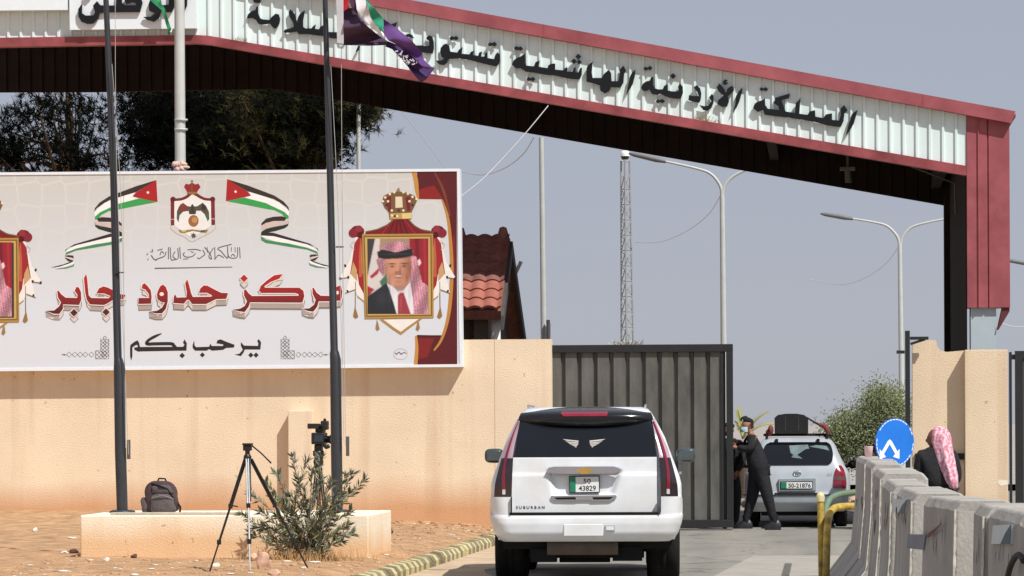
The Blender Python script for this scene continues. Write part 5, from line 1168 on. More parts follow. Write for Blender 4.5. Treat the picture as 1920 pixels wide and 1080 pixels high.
platecol = mat('plategrey', L(196, 206, 206), .6, var=.1, scale=8)
for i, (pf, sf, pn, sn, tw, hole, lab) in enumerate(BAR):
    A, B = barpt(pf, sf), barpt(pn, sn)
    d = (A - B).normalized(); side = Vector((d.y, -d.x, 0))       # away from the road, to the right
    t = thing('concrete_barrier', Vector((B.x, B.y, sY(0))), lab, 'barrier', 'concrete barriers lining the road')
    prof = [(-.29, 0), (-.29, .14), (-.05, .46), (-.006, .95), (.004, BTOP + .055), (.04, BTOP + .1), (tw - .04, BTOP + .1), (tw - .004, BTOP + .055), (tw + .006, .95), (tw + .05, .46), (tw + .29, .14), (tw + .29, 0)]
    b = MB(); rr = random.Random(40 + i); NL = 14; NP = len(prof); vs = []
    for j in range(NL + 1):
        p = B + (A - B) * (j / NL)
        endj = .004 if j in (0, NL) else 0
        for k_, (u, z) in enumerate(prof):
            jit = .0015 * math.sin(j * 1.9 + k_ * 2.3 + i) + (rr.uniform(-.005, .005) if j in (0, NL) and 0 < k_ < NP - 1 else 0)
            uu = u + jit * (1 if 0 < k_ < NP - 1 else 0) + (endj if u < tw / 2 else -endj)
            vs.append(p + side * uu + Vector((0, 0, sY(0) + z + (rr.uniform(-.003, .003) if 4 <= k_ <= 7 else 0))) + (d * rr.uniform(-.004, .004) if j in (0, NL) else Vector((0, 0, 0))))
    b.add(vs, [(j * NP + k_, j * NP + (k_ + 1) % NP, (j + 1) * NP + (k_ + 1) % NP, (j + 1) * NP + k_) for j in range(NL) for k_ in range(NP)], 0, False)
    b.poly(vs[:NP]); b.poly(vs[-NP:]); b.build('barrier_body', conc, t, bevel=.012, seg=2, merge=True)
    # chalky spalled strip down the near vertical edge
    b = MB(); pv = []; nz_ = 40
    for k_ in range(nz_ + 1):
        h = .2 + (BTOP - .14) * k_ / nz_
        u = interp([(0, -.29), (.14, -.29), (.46, -.05), (.95, -.006), (1.34, .004), (1.6, .01)], h)
        wd = rr.uniform(.003, .011) * (.5 + .5 * math.sin(k_ * .9 + i) ** 2); c_ = B + side * u + Vector((0, 0, sY(0) + h))
        pv += [c_ + d * wd * 1.6 - side * .004, c_ - side * .004 - d * .006, c_ + side * wd - d * .008]
    b.add(pv, [q for k_ in range(nz_) for q in ((3 * k_, 3 * k_ + 1, 3 * k_ + 4, 3 * k_ + 3), (3 * k_ + 1, 3 * k_ + 2, 3 * k_ + 5, 3 * k_ + 4))], 0)
    b.build('chipped_edge', mat('chalk', L(206, 200, 186), .95, var=.3, scale=24), t)
    def side_quad(b, pts, off, m=0):               # pixels on the road side face
        out = []
        for x, y in pts:
            r_ = ray(x, y); nrm = -side; q0 = B + side * .0 + Vector((0, 0, EYE))
            tt = (B + side * -.004).dot(nrm) / Vector((r_.x, r_.y, 0)).dot(nrm)
            p = Vector((0, 0, EYE)) + r_ * tt; out.append(p + nrm * off)
        return out
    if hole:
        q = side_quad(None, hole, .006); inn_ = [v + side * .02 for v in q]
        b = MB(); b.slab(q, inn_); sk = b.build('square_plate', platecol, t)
        b = MB(); q2 = side_quad(None, [hole[1], hole[2], ((hole[2][0] + hole[3][0]) / 2, hole[2][1]), ((hole[0][0] * .3 + hole[1][0] * .7), hole[0][1] * .6 + hole[2][1] * .4)], .008); b.poly(q2); b.build('shadow_half', mat('plateshadow', L(72, 92, 104), .7, var=.2), sk)  # shadow of a sunlit recess, painted as a dark half on the flat plate
    if 'rust' in lab:
        b = MB(); b.poly(side_quad(None, [(1745,1001),(1768,984),(1772,971),(1771,984),(1750,1007),(1745,1008)], .016)); b.build('rust_streak', mat('rust', L(116, 72, 56), .9, var=.3, scale=20), t)
        b = MB(); q = side_quad(None, [(1704,1001),(1737,1003),(1733,1031),(1703,1028)], .006); b.slab(q, [v + side * .02 for v in q]); b.build('square_plate', mat('plateslate', L(120, 126, 134), .7, var=.2), t)
    for qx in range(3):
        fr_ = rr.uniform(.15, .85); x0 = pf + (pn - pf) * fr_; y0 = HY + (EYE - BTOP) * (sf + (sn - sf) * fr_) + rr.uniform(25, 90); ln = rr.uniform(14, 46)
        if pn - pf > 12:
            b = MB(); b.poly(side_quad(None, [(x0, y0), (x0 + 1.2, y0 + 2), (x0 + rr.uniform(-.5, 1.5), y0 + ln), (x0 - .6, y0 + ln * .6)], .009)); b.build('dark_scuff', mat('scuff', L(92, 84, 74), .9, var=.3), t)
    if 'lifting' in lab:
        b = MB(); b.tube(side_quad(None, smooth_pts([(1903,1085),(1909,1062),(1918,1045),(1926,1040),(1934,1052)], 5), .03), .012, 6); b.build('lifting_loop', mat('darkiron', L(50, 44, 40), .8, var=.3), t)
# pink paper cup on the farthest barrier
s_ = 178; q = barpt(1626, s_) + Vector((0, 0, BTOP + .003)); q.y = FPX / s_; q = Vector((atY(1625, 858, FPX / s_).x + .02, FPX / s_, BTOP + .004))
t = thing('paper_cup', q, 'pink paper cup standing on top of the farthest concrete barrier', 'cup')
b = MB(); b.lathe([(0, 0), (.038, 0), (.046, .108), (.048, .112), (.044, .112), (.038, .01), (0, .01)], q, 16); b.build('cup', mat('cuppink', L(244, 206, 212), .6, var=.12, scale=12), t)
# ------------------------------------------------------------------ round blue sign
Ys = 33.6; q = atY(1678, 830, Ys)
t = thing('arrow_sign', Vector((q.x, Ys, sY(0))), 'round blue traffic sign with white arrows splitting left and right, tilted on its post', 'sign')
ang = math.radians(38); ux = Vector((math.cos(ang), math.sin(ang), 0)); uz = Vector((.02, .12, 1)).normalized(); nn = ux.cross(uz).normalized()
if nn.y > 0: nn = -nn
Rr = .245
def sp2(u, v, o=0): return q + ux * (u * Rr) + uz * (v * Rr) + nn * o
b = MB(); N = 36; ring_ = [sp2(math.cos(6.2832 * i / N), math.sin(6.2832 * i / N) , 0) for i in range(N)]
b.slab(ring_, [v - nn * .012 for v in ring_]); b.build('sign_disc', mat('signblue', L(20, 112, 208), .45, var=.12, scale=4), t)
b = MB(); wh = mat('signwhite', L(232, 236, 240), .5, var=.06)
rr = random.Random(2)
for i in range(N):
    if rr.random() < .75: b.add([sp2(.965 * math.cos(a), .965 * math.sin(a), .002) for a in (6.2832 * i / N, 6.2832 * (i + .8) / N)] + [sp2(.93 * math.cos(a), .93 * math.sin(a), .002) for a in (6.2832 * (i + .8) / N, 6.2832 * i / N)], [(0, 1, 2, 3)])
b.build('worn_rim', wh, t)
for sg in (-1, 1):
    b = MB()
    sh = [(0, .14), (.12, .06), (.44, -.36), (.56, -.26), (.56, -.66), (.20, -.58), (.32, -.46), (0, -.06)]
    b.poly([sp2(sg * x * .92 - .28, y, .0025 if sg > 0 else .003) for x, y in sh]); b.build('arrow', wh, t)
b = MB(); b.tube([q - nn * .04 + Vector((0, 0, .1)), Vector((q.x - nn.x * .04 - .02, q.y - nn.y * .04, sY(0)))], .025, 8); b.build('sign_post', galv, t)
# ------------------------------------------------------------------ pipe rails in front of the barriers
py_ = mat('pipeyellow', L(204, 172, 70), .55, var=.3, scale=7, bump=.2, tint=L(124, 102, 56)); pteal = mat('pipeteal', L(84, 122, 112), .6, var=.35, scale=8, tint=L(130, 124, 60))
Yp = 36.8
q0 = atY(1540, 925, Yp); b0 = Vector((q0.x, Yp, sY(0)))
t = thing('guard_post', b0, 'worn yellow pipe post with a domed cap beside the concrete barriers', 'post')
b = MB(); b.tube([b0, Vector((q0.x - .01, Yp, q0.z - .02))], .037, 10); b.build('pipe', py_, t)
b = MB(); b.lathe([(.045, -.06), (.046, 0), (.035, .03), (0, .045)], (q0.x - .01, Yp, q0.z - .03), 10); b.build('cap', mat('capcream', L(206, 198, 150), .6, var=.2), t)
def hoop(pts, Y0, Y1, m, lab, r_):
    Q = smooth_pts(pts, 6); P3 = [atY(x, y, Y0 + (Y1 - Y0) * i / (len(Q) - 1)) for i, (x, y) in enumerate(Q)]
    t = thing('guard_rail', Vector((P3[0].x, P3[0].y, sY(0))), lab, 'rail')
    s = P3[0].copy(); s.z = sY(0); b = MB(); b.tube([s] + P3, r_, 10); b.build('bent_pipe', m, t)
hoop([(1549,1070),(1551,1000),(1554,968),(1562,955),(1578,950),(1640,949)], 36.4, 37.6, py_, 'bent yellow pipe rail in front of the farthest concrete barrier', .042)
hoop([(1545,1060),(1546,985),(1551,945),(1566,930),(1595,924),(1640,922)], 37.0, 37.9, pteal, 'bent teal green pipe rail rising behind the yellow one', .036)
b = MB(); Q = smooth_pts([(1559,1004),(1563,1006),(1565,1016),(1563,1024),(1567,1022)], 5)
tag(b.build('wire_tie', flat('wiredark', L(60, 60, 60))), 'bit of dark wire hanging at the yellow pipe rail', 'wire') if False else None
# drain slot in the concrete patch
q = atY(1473, 1056, 38.5); x_ = q.x; t = thing('drain_grate', Vector((x_, 37.2, sY(0) + .009)), 'narrow dark slotted drain grate across the pale concrete patch', 'drain')
b = MB(); b.box(x_ - .04, x_ + .04, 36.4, 41.4, sY(0) + .009, sY(0) + .014); b.build('slot', mat('slotdark', L(40, 40, 40), .9), t)
b = MB()
for i in range(26): b.box(x_ - .045, x_ + .045, 36.4 + i * .2, 36.47 + i * .2, sY(0) + .015, sY(0) + .02)
b.build('grating', mat('gratemetal', L(120, 118, 112), .7, var=.2), t)
# ------------------------------------------------------------------ flag poles on the plinth
pole_m = mat('poleblack', L(52, 54, 58), .45, var=.15, scale=3, spec=.45)
def flagpole(pts, Y, lab, cl):
    P3 = [(atY(x, y, Y), w_ / 2 / sc_at(Y)) for x, y, w_ in pts]
    base = Vector((P3[0][0].x, Y, PZ)); t = thing('flag_pole', base, lab, 'flag pole', 'black flag poles on the plinth')
    b = MB(); b.tube([p for p, _ in P3], [r_ for _, r_ in P3], 14); b.build('pole', pole_m, t)
    b = MB(); b.lathe([(.0, 0), (.17, 0), (.17, .02), (.12, .035), (0, .035)], base, 14); b.build('foot_plate', pole_m, t)
    x, y = cl; q = atY(x, y, Y - .05); b = MB(); b.box(q.x - .006, q.x + .03, Y - .03, Y + .03, q.z - .13, q.z + .12); b.build('cleat', mat('cleat', L(86, 82, 76), .6), t)
    return t, P3
t1, p1 = flagpole([(229.5,962,21),(226,850,21.5),(224,690,22),(222,675,17),(221,670,15),(213,330,13.5),(206,165,12),(196,-60,10)], 42.6, 'black flag pole rising in front of the left part of the billboard', (238,842))
t2, p2 = flagpole([(632.5,962,21),(631,850,21.5),(629,675,21),(627,662,18),(626.5,656,14.5),(619,330,13),(614,165,11),(608,-60,9.5)], 42.6, 'black flag pole with the purple flag, in front of the right part of the billboard', (649,836))
rope = mat('rope', L(176, 176, 172), .8, var=.1)
for tt, pairs in ((t1, ([(216,-60),(219,318),(241,852)], [(210,120),(228,400),(236,840)])), (t2, ([(640,-60),(641,300),(648,836)], [(620,120),(634,400),(645,830)]))):
    for pr in pairs:
        Q = smooth_pts(pr, 5); b = MB(); b.tube([atY(x, y, 42.5) for x, y in Q], .0045, 4); b.build('halyard', rope, tt)
for tt, x, y in ((t1, 228, 511), (t2, 640, 463)):
    q = atY(x, y, 42.55); b = MB(); b.box(q.x - .07, q.x + .03, 42.53, 42.57, q.z - .008, q.z + .008); b.build('rope_guide', pole_m, tt)
# ------------------------------------------------------------------ flags
cl_p, cl_d, cl_w, cl_g, cl_r, cl_k = (mat(n_, c_, .75, var=.12, scale=8, spec=.2) for n_, c_ in (('flagpurple', L(98, 66, 122)), ('flagplum', L(74, 54, 74)), ('flagwhite', L(228, 224, 228)), ('flaggreen', L(58, 148, 118)), ('flagred', L(178, 38, 48)), ('flaghoist', L(196, 196, 200))))
YF = 42.3
h0 = atY(636, 50, YF)
t = thing('purple_flag', h0, 'purple flag with white, green and red folds drooping from the black pole', 'flag')
def sheet(b, rows, m, yo=0, wav=.05, nv=10):       # rows of pixel outlines; each row: list of points, joined row to row
    k = len(rows[0])
    def pt(a, c):
        a = min(a, len(rows) - 1)
        i = int(min(a, len(rows) - 1.0001)); f = a - i; j = int(min(c, k - 1.0001)); g_ = c - j
        x = (rows[i][j][0] * (1 - g_) + rows[i][j + 1][0] * g_) * (1 - f) + (rows[i + 1][j][0] * (1 - g_) + rows[i + 1][j + 1][0] * g_) * f
        y = (rows[i][j][1] * (1 - g_) + rows[i][j + 1][1] * g_) * (1 - f) + (rows[i + 1][j][1] * (1 - g_) + rows[i + 1][j + 1][1] * g_) * f
        return atY(x, y, YF + yo + wav * math.sin(a * 2.2 + c * 1.3))
    b.grid(lambda u, v: pt(v * (len(rows) - 1), u * (k - 1)), (k - 1) * 4, (len(rows) - 1) * 6, m)
b = MB(); sheet(b, [[(628,-60),(643.5,-60)], [(631,20),(644,20)], [(632,80),(644.5,82)]], 0, 0, .01); b.poly([atY(x, y, YF) for x, y in ((632.5,80.5),(644,82.5),(639,88.5))]); b.build('hoist_band', cl_k, t)
b = MB(); sheet(b, [[(643,15),(664,15),(672,28)], [(643.5,30),(672,36),(690,50)], [(644,50),(685,55),(712,68)], [(644,70),(690,72),(727,77)], [(644,84.5),(690,86),(735,84)]], 0, .05, .10); b.build('lower_fold', cl_d, t)
b = MB(); sheet(b, [[(642,-40),(655,-30)], [(643,8),(653,5)], [(643,22),(655,14)]], 0, .02, .02); b.build('red_fold', cl_r, t)
b = MB(); sheet(b, [[(655,-40),(664,-40)], [(655,0),(666,0)], [(659,14),(669,16)], [(664,20),(672,30)]], 0, -.02, .02); b.build('plum_fold', cl_d, t)
b = MB(); sheet(b, [[(664,-40),(684,-40)], [(667,0),(685,0)], [(669,18),(694,16)], [(680,33),(694,32)], [(700,55),(703,46)], [(722,71),(719,62)]], 0, -.08, .04); b.build('white_fold', cl_w, t)
b = MB(); sheet(b, [[(684,-40),(692,-30)], [(685,0),(692,5)], [(690,10),(706,20)], [(694,30),(719,35)], [(703,46),(719,48)], [(719,60),(720,55)]], 0, -.12, .04); b.build('green_fold', cl_g, t)
b = MB(); sheet(b, [[(719,35),(719.5,48),(719,62)], [(745,54),(738,62),(728,76)], [(770,74),(758,84),(741,82)], [(790,96),(774,106),(758,96)], [(795,112),(788,122),(775,106)], [(812,128),(800,130),(790,120)]], 0, -.12, .06); b.build('upper_fold', cl_p, t)
b = MB(); sheet(b, [[(727,77),(724,84),(722,87)], [(760,90),(745,98),(735,92)], [(778,110),(762,118),(752,110)], [(795,118),(780,130),(764,124)], [(815,128),(800,142),(776,140)], [(806,140),(798,150),(789,155)]], 0, -.06, .05); b.build('tail_fold', mat('flagdeep', L(66, 40, 92), .75, var=.12), t)
b = MB(); rr = random.Random(6)
for i in range(34):
    f = rr.random(); x = 744 + 34 * f + rr.uniform(-5, 5); y = 101 + 17 * f + rr.uniform(-6, 8)
    q = atY(x, y, YF - .17); a = rr.uniform(0, 3.14); l_ = rr.uniform(.006, .022)
    d = Vector((math.cos(a), 0, math.sin(a))) * l_; e = Vector((-math.sin(a), 0, math.cos(a))) * .006
    b.add([q - d - e, q + d - e, q + d + e, q - d + e], [(0, 1, 2, 3)])
b.build('white_emblem', cl_w, t)
YF = 54.9
t = thing('green_flag', atY(300, 0, YF), 'tip of a twisted green flag hanging beside the pale mast', 'flag')
b = MB(); sheet(b, [[(262,-60),(300,-60)], [(277,-4),(299,-4)], [(290,8),(302,6)], [(303,19),(309,16)], [(309,38),(315,36)], [(314,55),(321,54)], [(315,67),(318,64)]], 0, 0, .05); b.build('cloth', mat('flagemerald', L(46, 150, 96), .7, var=.2, scale=6, tint=L(22, 92, 62)), t)
b = MB(); sheet(b, [[(318,54),(324,53)], [(317,60),(322,60)]], 0, .01, .01); b.build('hem', cl_w, t)
# ------------------------------------------------------------------ people
def grown(nodes, edges, root, subdiv=2, smooth=True):          # a skin grown over a skeleton: returns verts, faces
    me = bpy.data.meshes.new('sk'); names = list(nodes)
    me.from_pydata([nodes[n_][0] for n_ in names], [(names.index(a), names.index(c)) for a, c in edges], [])
    o = bpy.data.objects.new('sk', me); C.objects.link(o)
    md = o.modifiers.new('s', 'SKIN'); md.use_smooth_shade = True; md.branch_smoothing = .5
    sv_ = me.skin_vertices[0].data
    for i, n_ in enumerate(names):
        r_ = nodes[n_][1]; sv_[i].radius = r_ if hasattr(r_, '__len__') else (r_, r_); sv_[i].use_root = (n_ == root)
    sb = o.modifiers.new('b', 'SUBSURF'); sb.levels = subdiv; sb.render_levels = subdiv
    dg = bpy.context.evaluated_depsgraph_get(); m2 = bpy.data.meshes.new_from_object(o.evaluated_get(dg))
    V_ = [v.co.copy() for v in m2.vertices]; F_ = [tuple(p.vertices) for p in m2.polygons]
    bpy.data.objects.remove(o); bpy.data.meshes.remove(me); bpy.data.meshes.remove(m2)
    return V_, F_
skin = mat('skin', L(150, 104, 82), .6, var=.1, scale=12); uni = mat('uniform', L(19, 20, 26), .85, var=.25, scale=7, bump=1.0, bscale=11)
boot = mat('boots', L(22, 22, 24), .4, var=.2); jack = mat('jacket', L(30, 30, 33), .9, var=.25, scale=6, bump=.5, bscale=18)
def head_mesh(b, c, face, up=Vector((0, 0, 1)), s=1.0, m=0):   # face = facing direction
    f = Vector(face).normalized(); r_ = f.cross(up).normalized()
    def fn(u, v):
        a = 2 * math.pi * u; ph = math.pi * v; z = -math.cos(ph); rad = math.sin(ph)
        x, y = rad * math.cos(a), rad * math.sin(a)       # y along the face
        w_ = .075 * (1 - .22 * max(0, -z)); dp = .098 * (1 - .10 * max(0, -z))
        yy = y * dp + (.012 * max(0, -z) if y > 0 else -.018 * max(0, z) * (y < 0))
        # nose, brow, chin, eye hollows
        fr = max(0, y)
        nose = .026 * math.exp(-((x * w_) / .013) ** 2) * math.exp(-((z * .118 + .018) / .022) ** 2) * (fr > .5)
        brow = .006 * math.exp(-((z * .118 - .022) / .012) ** 2) * fr
        eye = -.010 * math.exp(-((abs(x * w_) - .03) / .013) ** 2) * math.exp(-((z * .118 - .006) / .011) ** 2) * (fr > .4)
        chin = .010 * math.exp(-((z * .118 + .10) / .02) ** 2) * fr
        lips = .006 * math.exp(-((x * w_) / .02) ** 2) * math.exp(-((z * .118 + .055) / .009) ** 2) * (fr > .5)
        return Vector(c) + s * (r_ * (x * w_) + f * (yy + nose + brow + eye + chin + lips) + up * (z * .118))
    b.grid(fn, 40, 30, m)
    for sg in (-1, 1):
        e = Vector(c) + s * (r_ * (sg * .074) - f * .008 - up * .005)
        b.grid(lambda u, v: e + s * (r_ * (sg * .012 * math.sin(math.pi * v)) + f * (.016 * math.cos(6.2832 * u) * math.sin(math.pi * v)) + up * (.032 * math.sin(6.2832 * u) * math.sin(math.pi * v))), 8, 6, m)
def hand_mesh(b, wrist, d, palm_n, s=1.0, curl=.5, m=0, thumb=1):
    d = Vector(d).normalized(); n_ = Vector(palm_n); n_ = (n_ - d * n_.dot(d)).normalized(); r_ = d.cross(n_).normalized()
    w_ = Vector(wrist)
    b.tube([w_, w_ + d * .03, w_ + d * .085], [.026 * s, .034 * s, .036 * s], 8, m)
    for k_, (o, ln) in enumerate(((-.030, .068), (-.010, .078), (.010, .074), (.030, .058))):
        p = w_ + d * .08 + r_ * o; a1 = curl * .6; pts = [p]; ang_ = 0
        for seg in range(3):
            ang_ += curl * (.5 + .15 * k_ * .3); p = p + (d * math.cos(ang_) + n_ * math.sin(ang_)) * ln * (.42, .33, .25)[seg] * s; pts.append(p)
        b.tube(pts, [.0095, .009, .008, .006], 6, m)
    p = w_ + d * .025 + r_ * (-.034 * thumb); q = p + (d * .6 - r_ * thumb * .6 + n_ * .3).normalized() * .04; b.tube([p, q, q + (d * .9 + n_ * .4).normalized() * .032], [.013, .011, .008], 6, m)
# ---- officer in black pulling at the gate edge
PYo = 55.0
fx_ = lambda v: atY(1340 + v / 3.857, 900, PYo).x
ofb = Vector((fx_(300), PYo, sY(0)))
sc3 = FPX / PYo * 3.857
def ox_(zx_, zy_, dy=0.0): return Vector(((zx_ - 300) / sc3, dy, (985 - zy_) / sc3))
of = thing('person', ofb, 'officer in black uniform, beret and face mask striding and reaching to the gate edge', 'person')
J = {'pel': (ox_(322, 545), .15), 'wai': (ox_(302, 470), .155), 'che': (ox_(280, 370), .18), 'nec': (ox_(262, 288), .058), 'hd': (ox_(238, 235), .07),
 'sn': (ox_(288, 318, -.17), .075), 'en': (ox_(262, 405, -.27), .052), 'wn': (ox_(165, 388, -.22), .036),
 'sf': (ox_(258, 318, .17), .075), 'ef': (ox_(215, 395, .2), .052), 'wf': (ox_(160, 352, .1), .036),
 'h1': (ox_(300, 590, .09), .095), 'k1': (ox_(268, 760, .08), .066), 'a1': (ox_(222, 920, .06), .045), 't1': (ox_(190, 965, .05), .03),
 'h2': (ox_(345, 590, -.09), .095), 'k2': (ox_(388, 765, -.1), .066), 'a2': (ox_(428, 920, -.1), .045), 't2': (ox_(390, 965, -.11), .03)}
E = [('pel','wai'),('wai','che'),('che','nec'),('nec','hd'),('che','sn'),('sn','en'),('en','wn'),('che','sf'),('sf','ef'),('ef','wf'),('pel','h1'),('h1','k1'),('k1','a1'),('a1','t1'),('pel','h2'),('h2','k2'),('k2','a2'),('a2','t2')]
v_, f_ = grown({k_: (p, r_ * (1.0 if k_ not in ('a1', 'a2', 't1', 't2') else .7)) for k_, (p, r_) in J.items()}, E, 'pel')
b = MB(); b.add(v_, f_, 0, True)
hc = ox_(236, 232); head_mesh(b, hc, (-.86, -.5, -.05))
hand_mesh(b, J['wn'][0], (-1, .15, .1), (0, 1, 0)); hand_mesh(b, J['wf'][0], (-1, -.1, .2), (0, -1, 0))
b.build('body', skin, of, local=True)
U = {k_: J[k_] for k_ in J if k_ not in ('hd', 't1', 't2')}; U['nec'] = (ox_(264, 292), .066)
v_, f_ = grown({k_: (p, r_ * (1.42 if k_ not in ('k1', 'k2', 'a1', 'a2') else (1.5 if k_[0] == 'k' else 1.35))) for k_, (p, r_) in U.items()}, [e for e in E if 'hd' not in e and 't1' not in e and 't2' not in e], 'pel')
b = MB(); b.add(v_, f_, 0, True); un = b.build('uniform', uni, of, local=True)
b = MB()
b.tube([ox_(322 + 74 * math.cos(a), 520 + 0, .16 * math.sin(a)) + Vector((0, 0, -.02 * math.cos(a))) for a in [i * .3927 for i in range(17)]], .022, 6); b.build('belt', mat('beltblack', L(20, 20, 22), .5), un, local=True)
b = MB(); q = ox_(388, 545, -.10); b.obox(q, (.03, 0, .004), (0, .05, 0), (-.008, 0, .075)); b.build('holster', mat('beltblack', L(20, 20, 22)), un, local=True, bevel=.012)
b = MB(); b.tube([ox_(322 + 80 * math.cos(a), 572, .175 * math.sin(a)) + Vector((0, 0, -.03 * math.cos(a))) for a in [i * .3927 for i in range(17)]], .016, 6); b.build('jacket_hem', uni, un, local=True)
for x, y in ((268, 318), (242, 345)):
    b = MB(); q = ox_(x, y, -.16); b.obox(q, (.022, 0, .006), (0, .006, 0), (-.004, 0, .01)); b.build('badge', mat('badgewhite', L(190, 190, 186), .6), un, local=True)
for a_, t_ in (('a1', 't1'), ('a2', 't2')):
    A, T = J[a_][0], J[t_][0]; b = MB()
    d = (T - A); d.z = 0; d.normalize(); sd_ = Vector((-d.y, d.x, 0))
    sec = [(-.11, .055, .12), (-.06, .068, .19), (.03, .066, .17), (.10, .062, .11), (.17, .052, .075), (.21, .02, .045)]
    vs = []
    for a, w_, h_ in sec:
        for k_ in range(9):
            an = math.pi * k_ / 8; vs.append(Vector((A.x, A.y, 0)) + d * a + sd_ * (w_ * math.cos(an)) + Vector((0, 0, .004 + h_ * math.sin(an) ** .7)))
    b.add(vs, [(i * 9 + k_, i * 9 + k_ + 1, (i + 1) * 9 + k_ + 1, (i + 1) * 9 + k_) for i in range(5) for k_ in range(8)], 0, True); b.poly(vs[:9]); b.poly(vs[-9:])
    b.tube([Vector((A.x, A.y, .06)) - d * .03, A + Vector((0, 0, .10))], [.058, .062], 10); b.build('boot', boot, of, local=True)
# beret and mask, cropped hair
b = MB(); f = Vector((-.86, -.5, 0)).normalized(); r_ = f.cross(Vector((0, 0, 1)))
b.grid(lambda u, v: hc + Vector((0, 0, .055)) + f * (.112 * math.cos(6.2832 * u) * math.sin(math.pi * v) - .008) + r_ * (.10 * math.sin(6.2832 * u) * math.sin(math.pi * v) + .02) + Vector((0, 0, (.035 - .055 * math.cos(math.pi * v)) * (1 if v > .5 else .5) + .018 * math.cos(6.2832 * u))), 24, 12)
br = b.build('beret', mat('beret', L(24, 24, 28), .9, var=.2, bump=.3), of, local=True)
b = MB(); q = hc + f * .105 + r_ * -.03 + Vector((0, 0, .085)); b.obox(q, r_ * .016, f * .004, (0, 0, .02)); b.build('cap_badge', mat('badgewhite', L(190, 190, 186)), br, local=True)
b = MB(); b.grid(lambda u, v: hc + Vector((0, 0, -.105 + .085 * v)) + (f * math.cos((u - .5) * 2.6) * (.108 + .016 * math.sin(math.pi * v)) + r_ * math.sin((u - .5) * 2.6) * .083), 16, 8); b.build('face_mask', mat('maskblue', L(176, 206, 212), .8, var=.08), of, local=True)
b = MB(); b.grid(lambda u, v: hc + f * (-.02) + Vector((0, 0, -.045 + .10 * v)) + (-f * math.cos((u - .5) * 3.0) * .095 + r_ * math.sin((u - .5) * 3.0) * .08), 14, 6); b.build('hair', mat('hairdark', L(36, 30, 28), .9, var=.3, scale=40), of, local=True)
# ---- second person in black, mostly hidden by the gate
sb_ = Vector((atY(1369, 900, 55.5).x, 55.5, sY(0)))
p2_ = thing('person', sb_, 'person in black standing behind the gate edge, almost wholly hidden by it', 'person')
J2 = {'pel': (Vector((0, 0, .98)), .125), 'che': (Vector((0, 0, 1.33)), .15), 'nec': (Vector((0, 0, 1.50)), .055), 'hd': (Vector((-.02, 0, 1.60)), .07), 'sa': (Vector((.17, 0, 1.42)), .07), 'ea': (Vector((.21, -.05, 1.14)), .052), 'wa': (Vector((.12, -.18, .95)), .036), 'sb': (Vector((-.18, 0, 1.42)), .07), 'eb': (Vector((-.24, -.02, 1.14)), .052), 'wb': (Vector((-.22, -.1, .9)), .036),
 'h1': (Vector((.09, 0, .92)), .09), 'k1': (Vector((.10, 0, .5)), .064), 'a1': (Vector((.08, 0, .09)), .045), 't1': (Vector((.08, -.16, .04)), .035), 'h2': (Vector((-.09, 0, .92)), .09), 'k2': (Vector((-.10, 0, .5)), .064), 'a2': (Vector((-.10, 0, .09)), .045), 't2': (Vector((-.10, -.16, .04)), .035)}
E2 = [('pel','che'),('che','nec'),('nec','hd'),('che','sa'),('sa','ea'),('ea','wa'),('che','sb'),('sb','eb'),('eb','wb'),('pel','h1'),('h1','k1'),('k1','a1'),('a1','t1'),('pel','h2'),('h2','k2'),('k2','a2'),('a2','t2')]
v_, f_ = grown({k_: (p, r_ * .8) for k_, (p, r_) in J2.items()}, E2, 'pel'); b = MB(); b.add(v_, f_, 0, True); head_mesh(b, (-.02, -.02, 1.63), (-.4, -1, 0)); hand_mesh(b, J2['wa'][0], (-.5, -.3, -1), (0, -1, 0)); hand_mesh(b, J2['wb'][0], (.1, -.2, -1), (0, -1, 0)); b.build('body', skin, p2_, local=True)
v_, f_ = grown({k_: (p, r_ * 1.42) for k_, (p, r_) in J2.items() if k_ not in ('hd', 't1', 't2')}, [e for e in E2 if 'hd' not in e and 't1' not in e and 't2' not in e], 'pel'); b = MB(); b.add(v_, f_, 0, True); b.build('uniform', uni, p2_, local=True)
for s_ in (-1, 1):
    b = MB(); b.grid(lambda u, v: Vector((.09 * s_ + .055 * math.cos(6.2832 * u) * math.sin(math.pi * v), -.06 + .14 * math.sin(6.2832 * u) * math.sin(math.pi * v), .055 - .05 * math.cos(math.pi * v))), 12, 8); b.build('boot', boot, p2_, local=True)
b = MB(); b.ball((-.02, 0, 1.70), (.10, .11, .06), 14); b.build('beret', MATS['beret'], p2_, local=True)
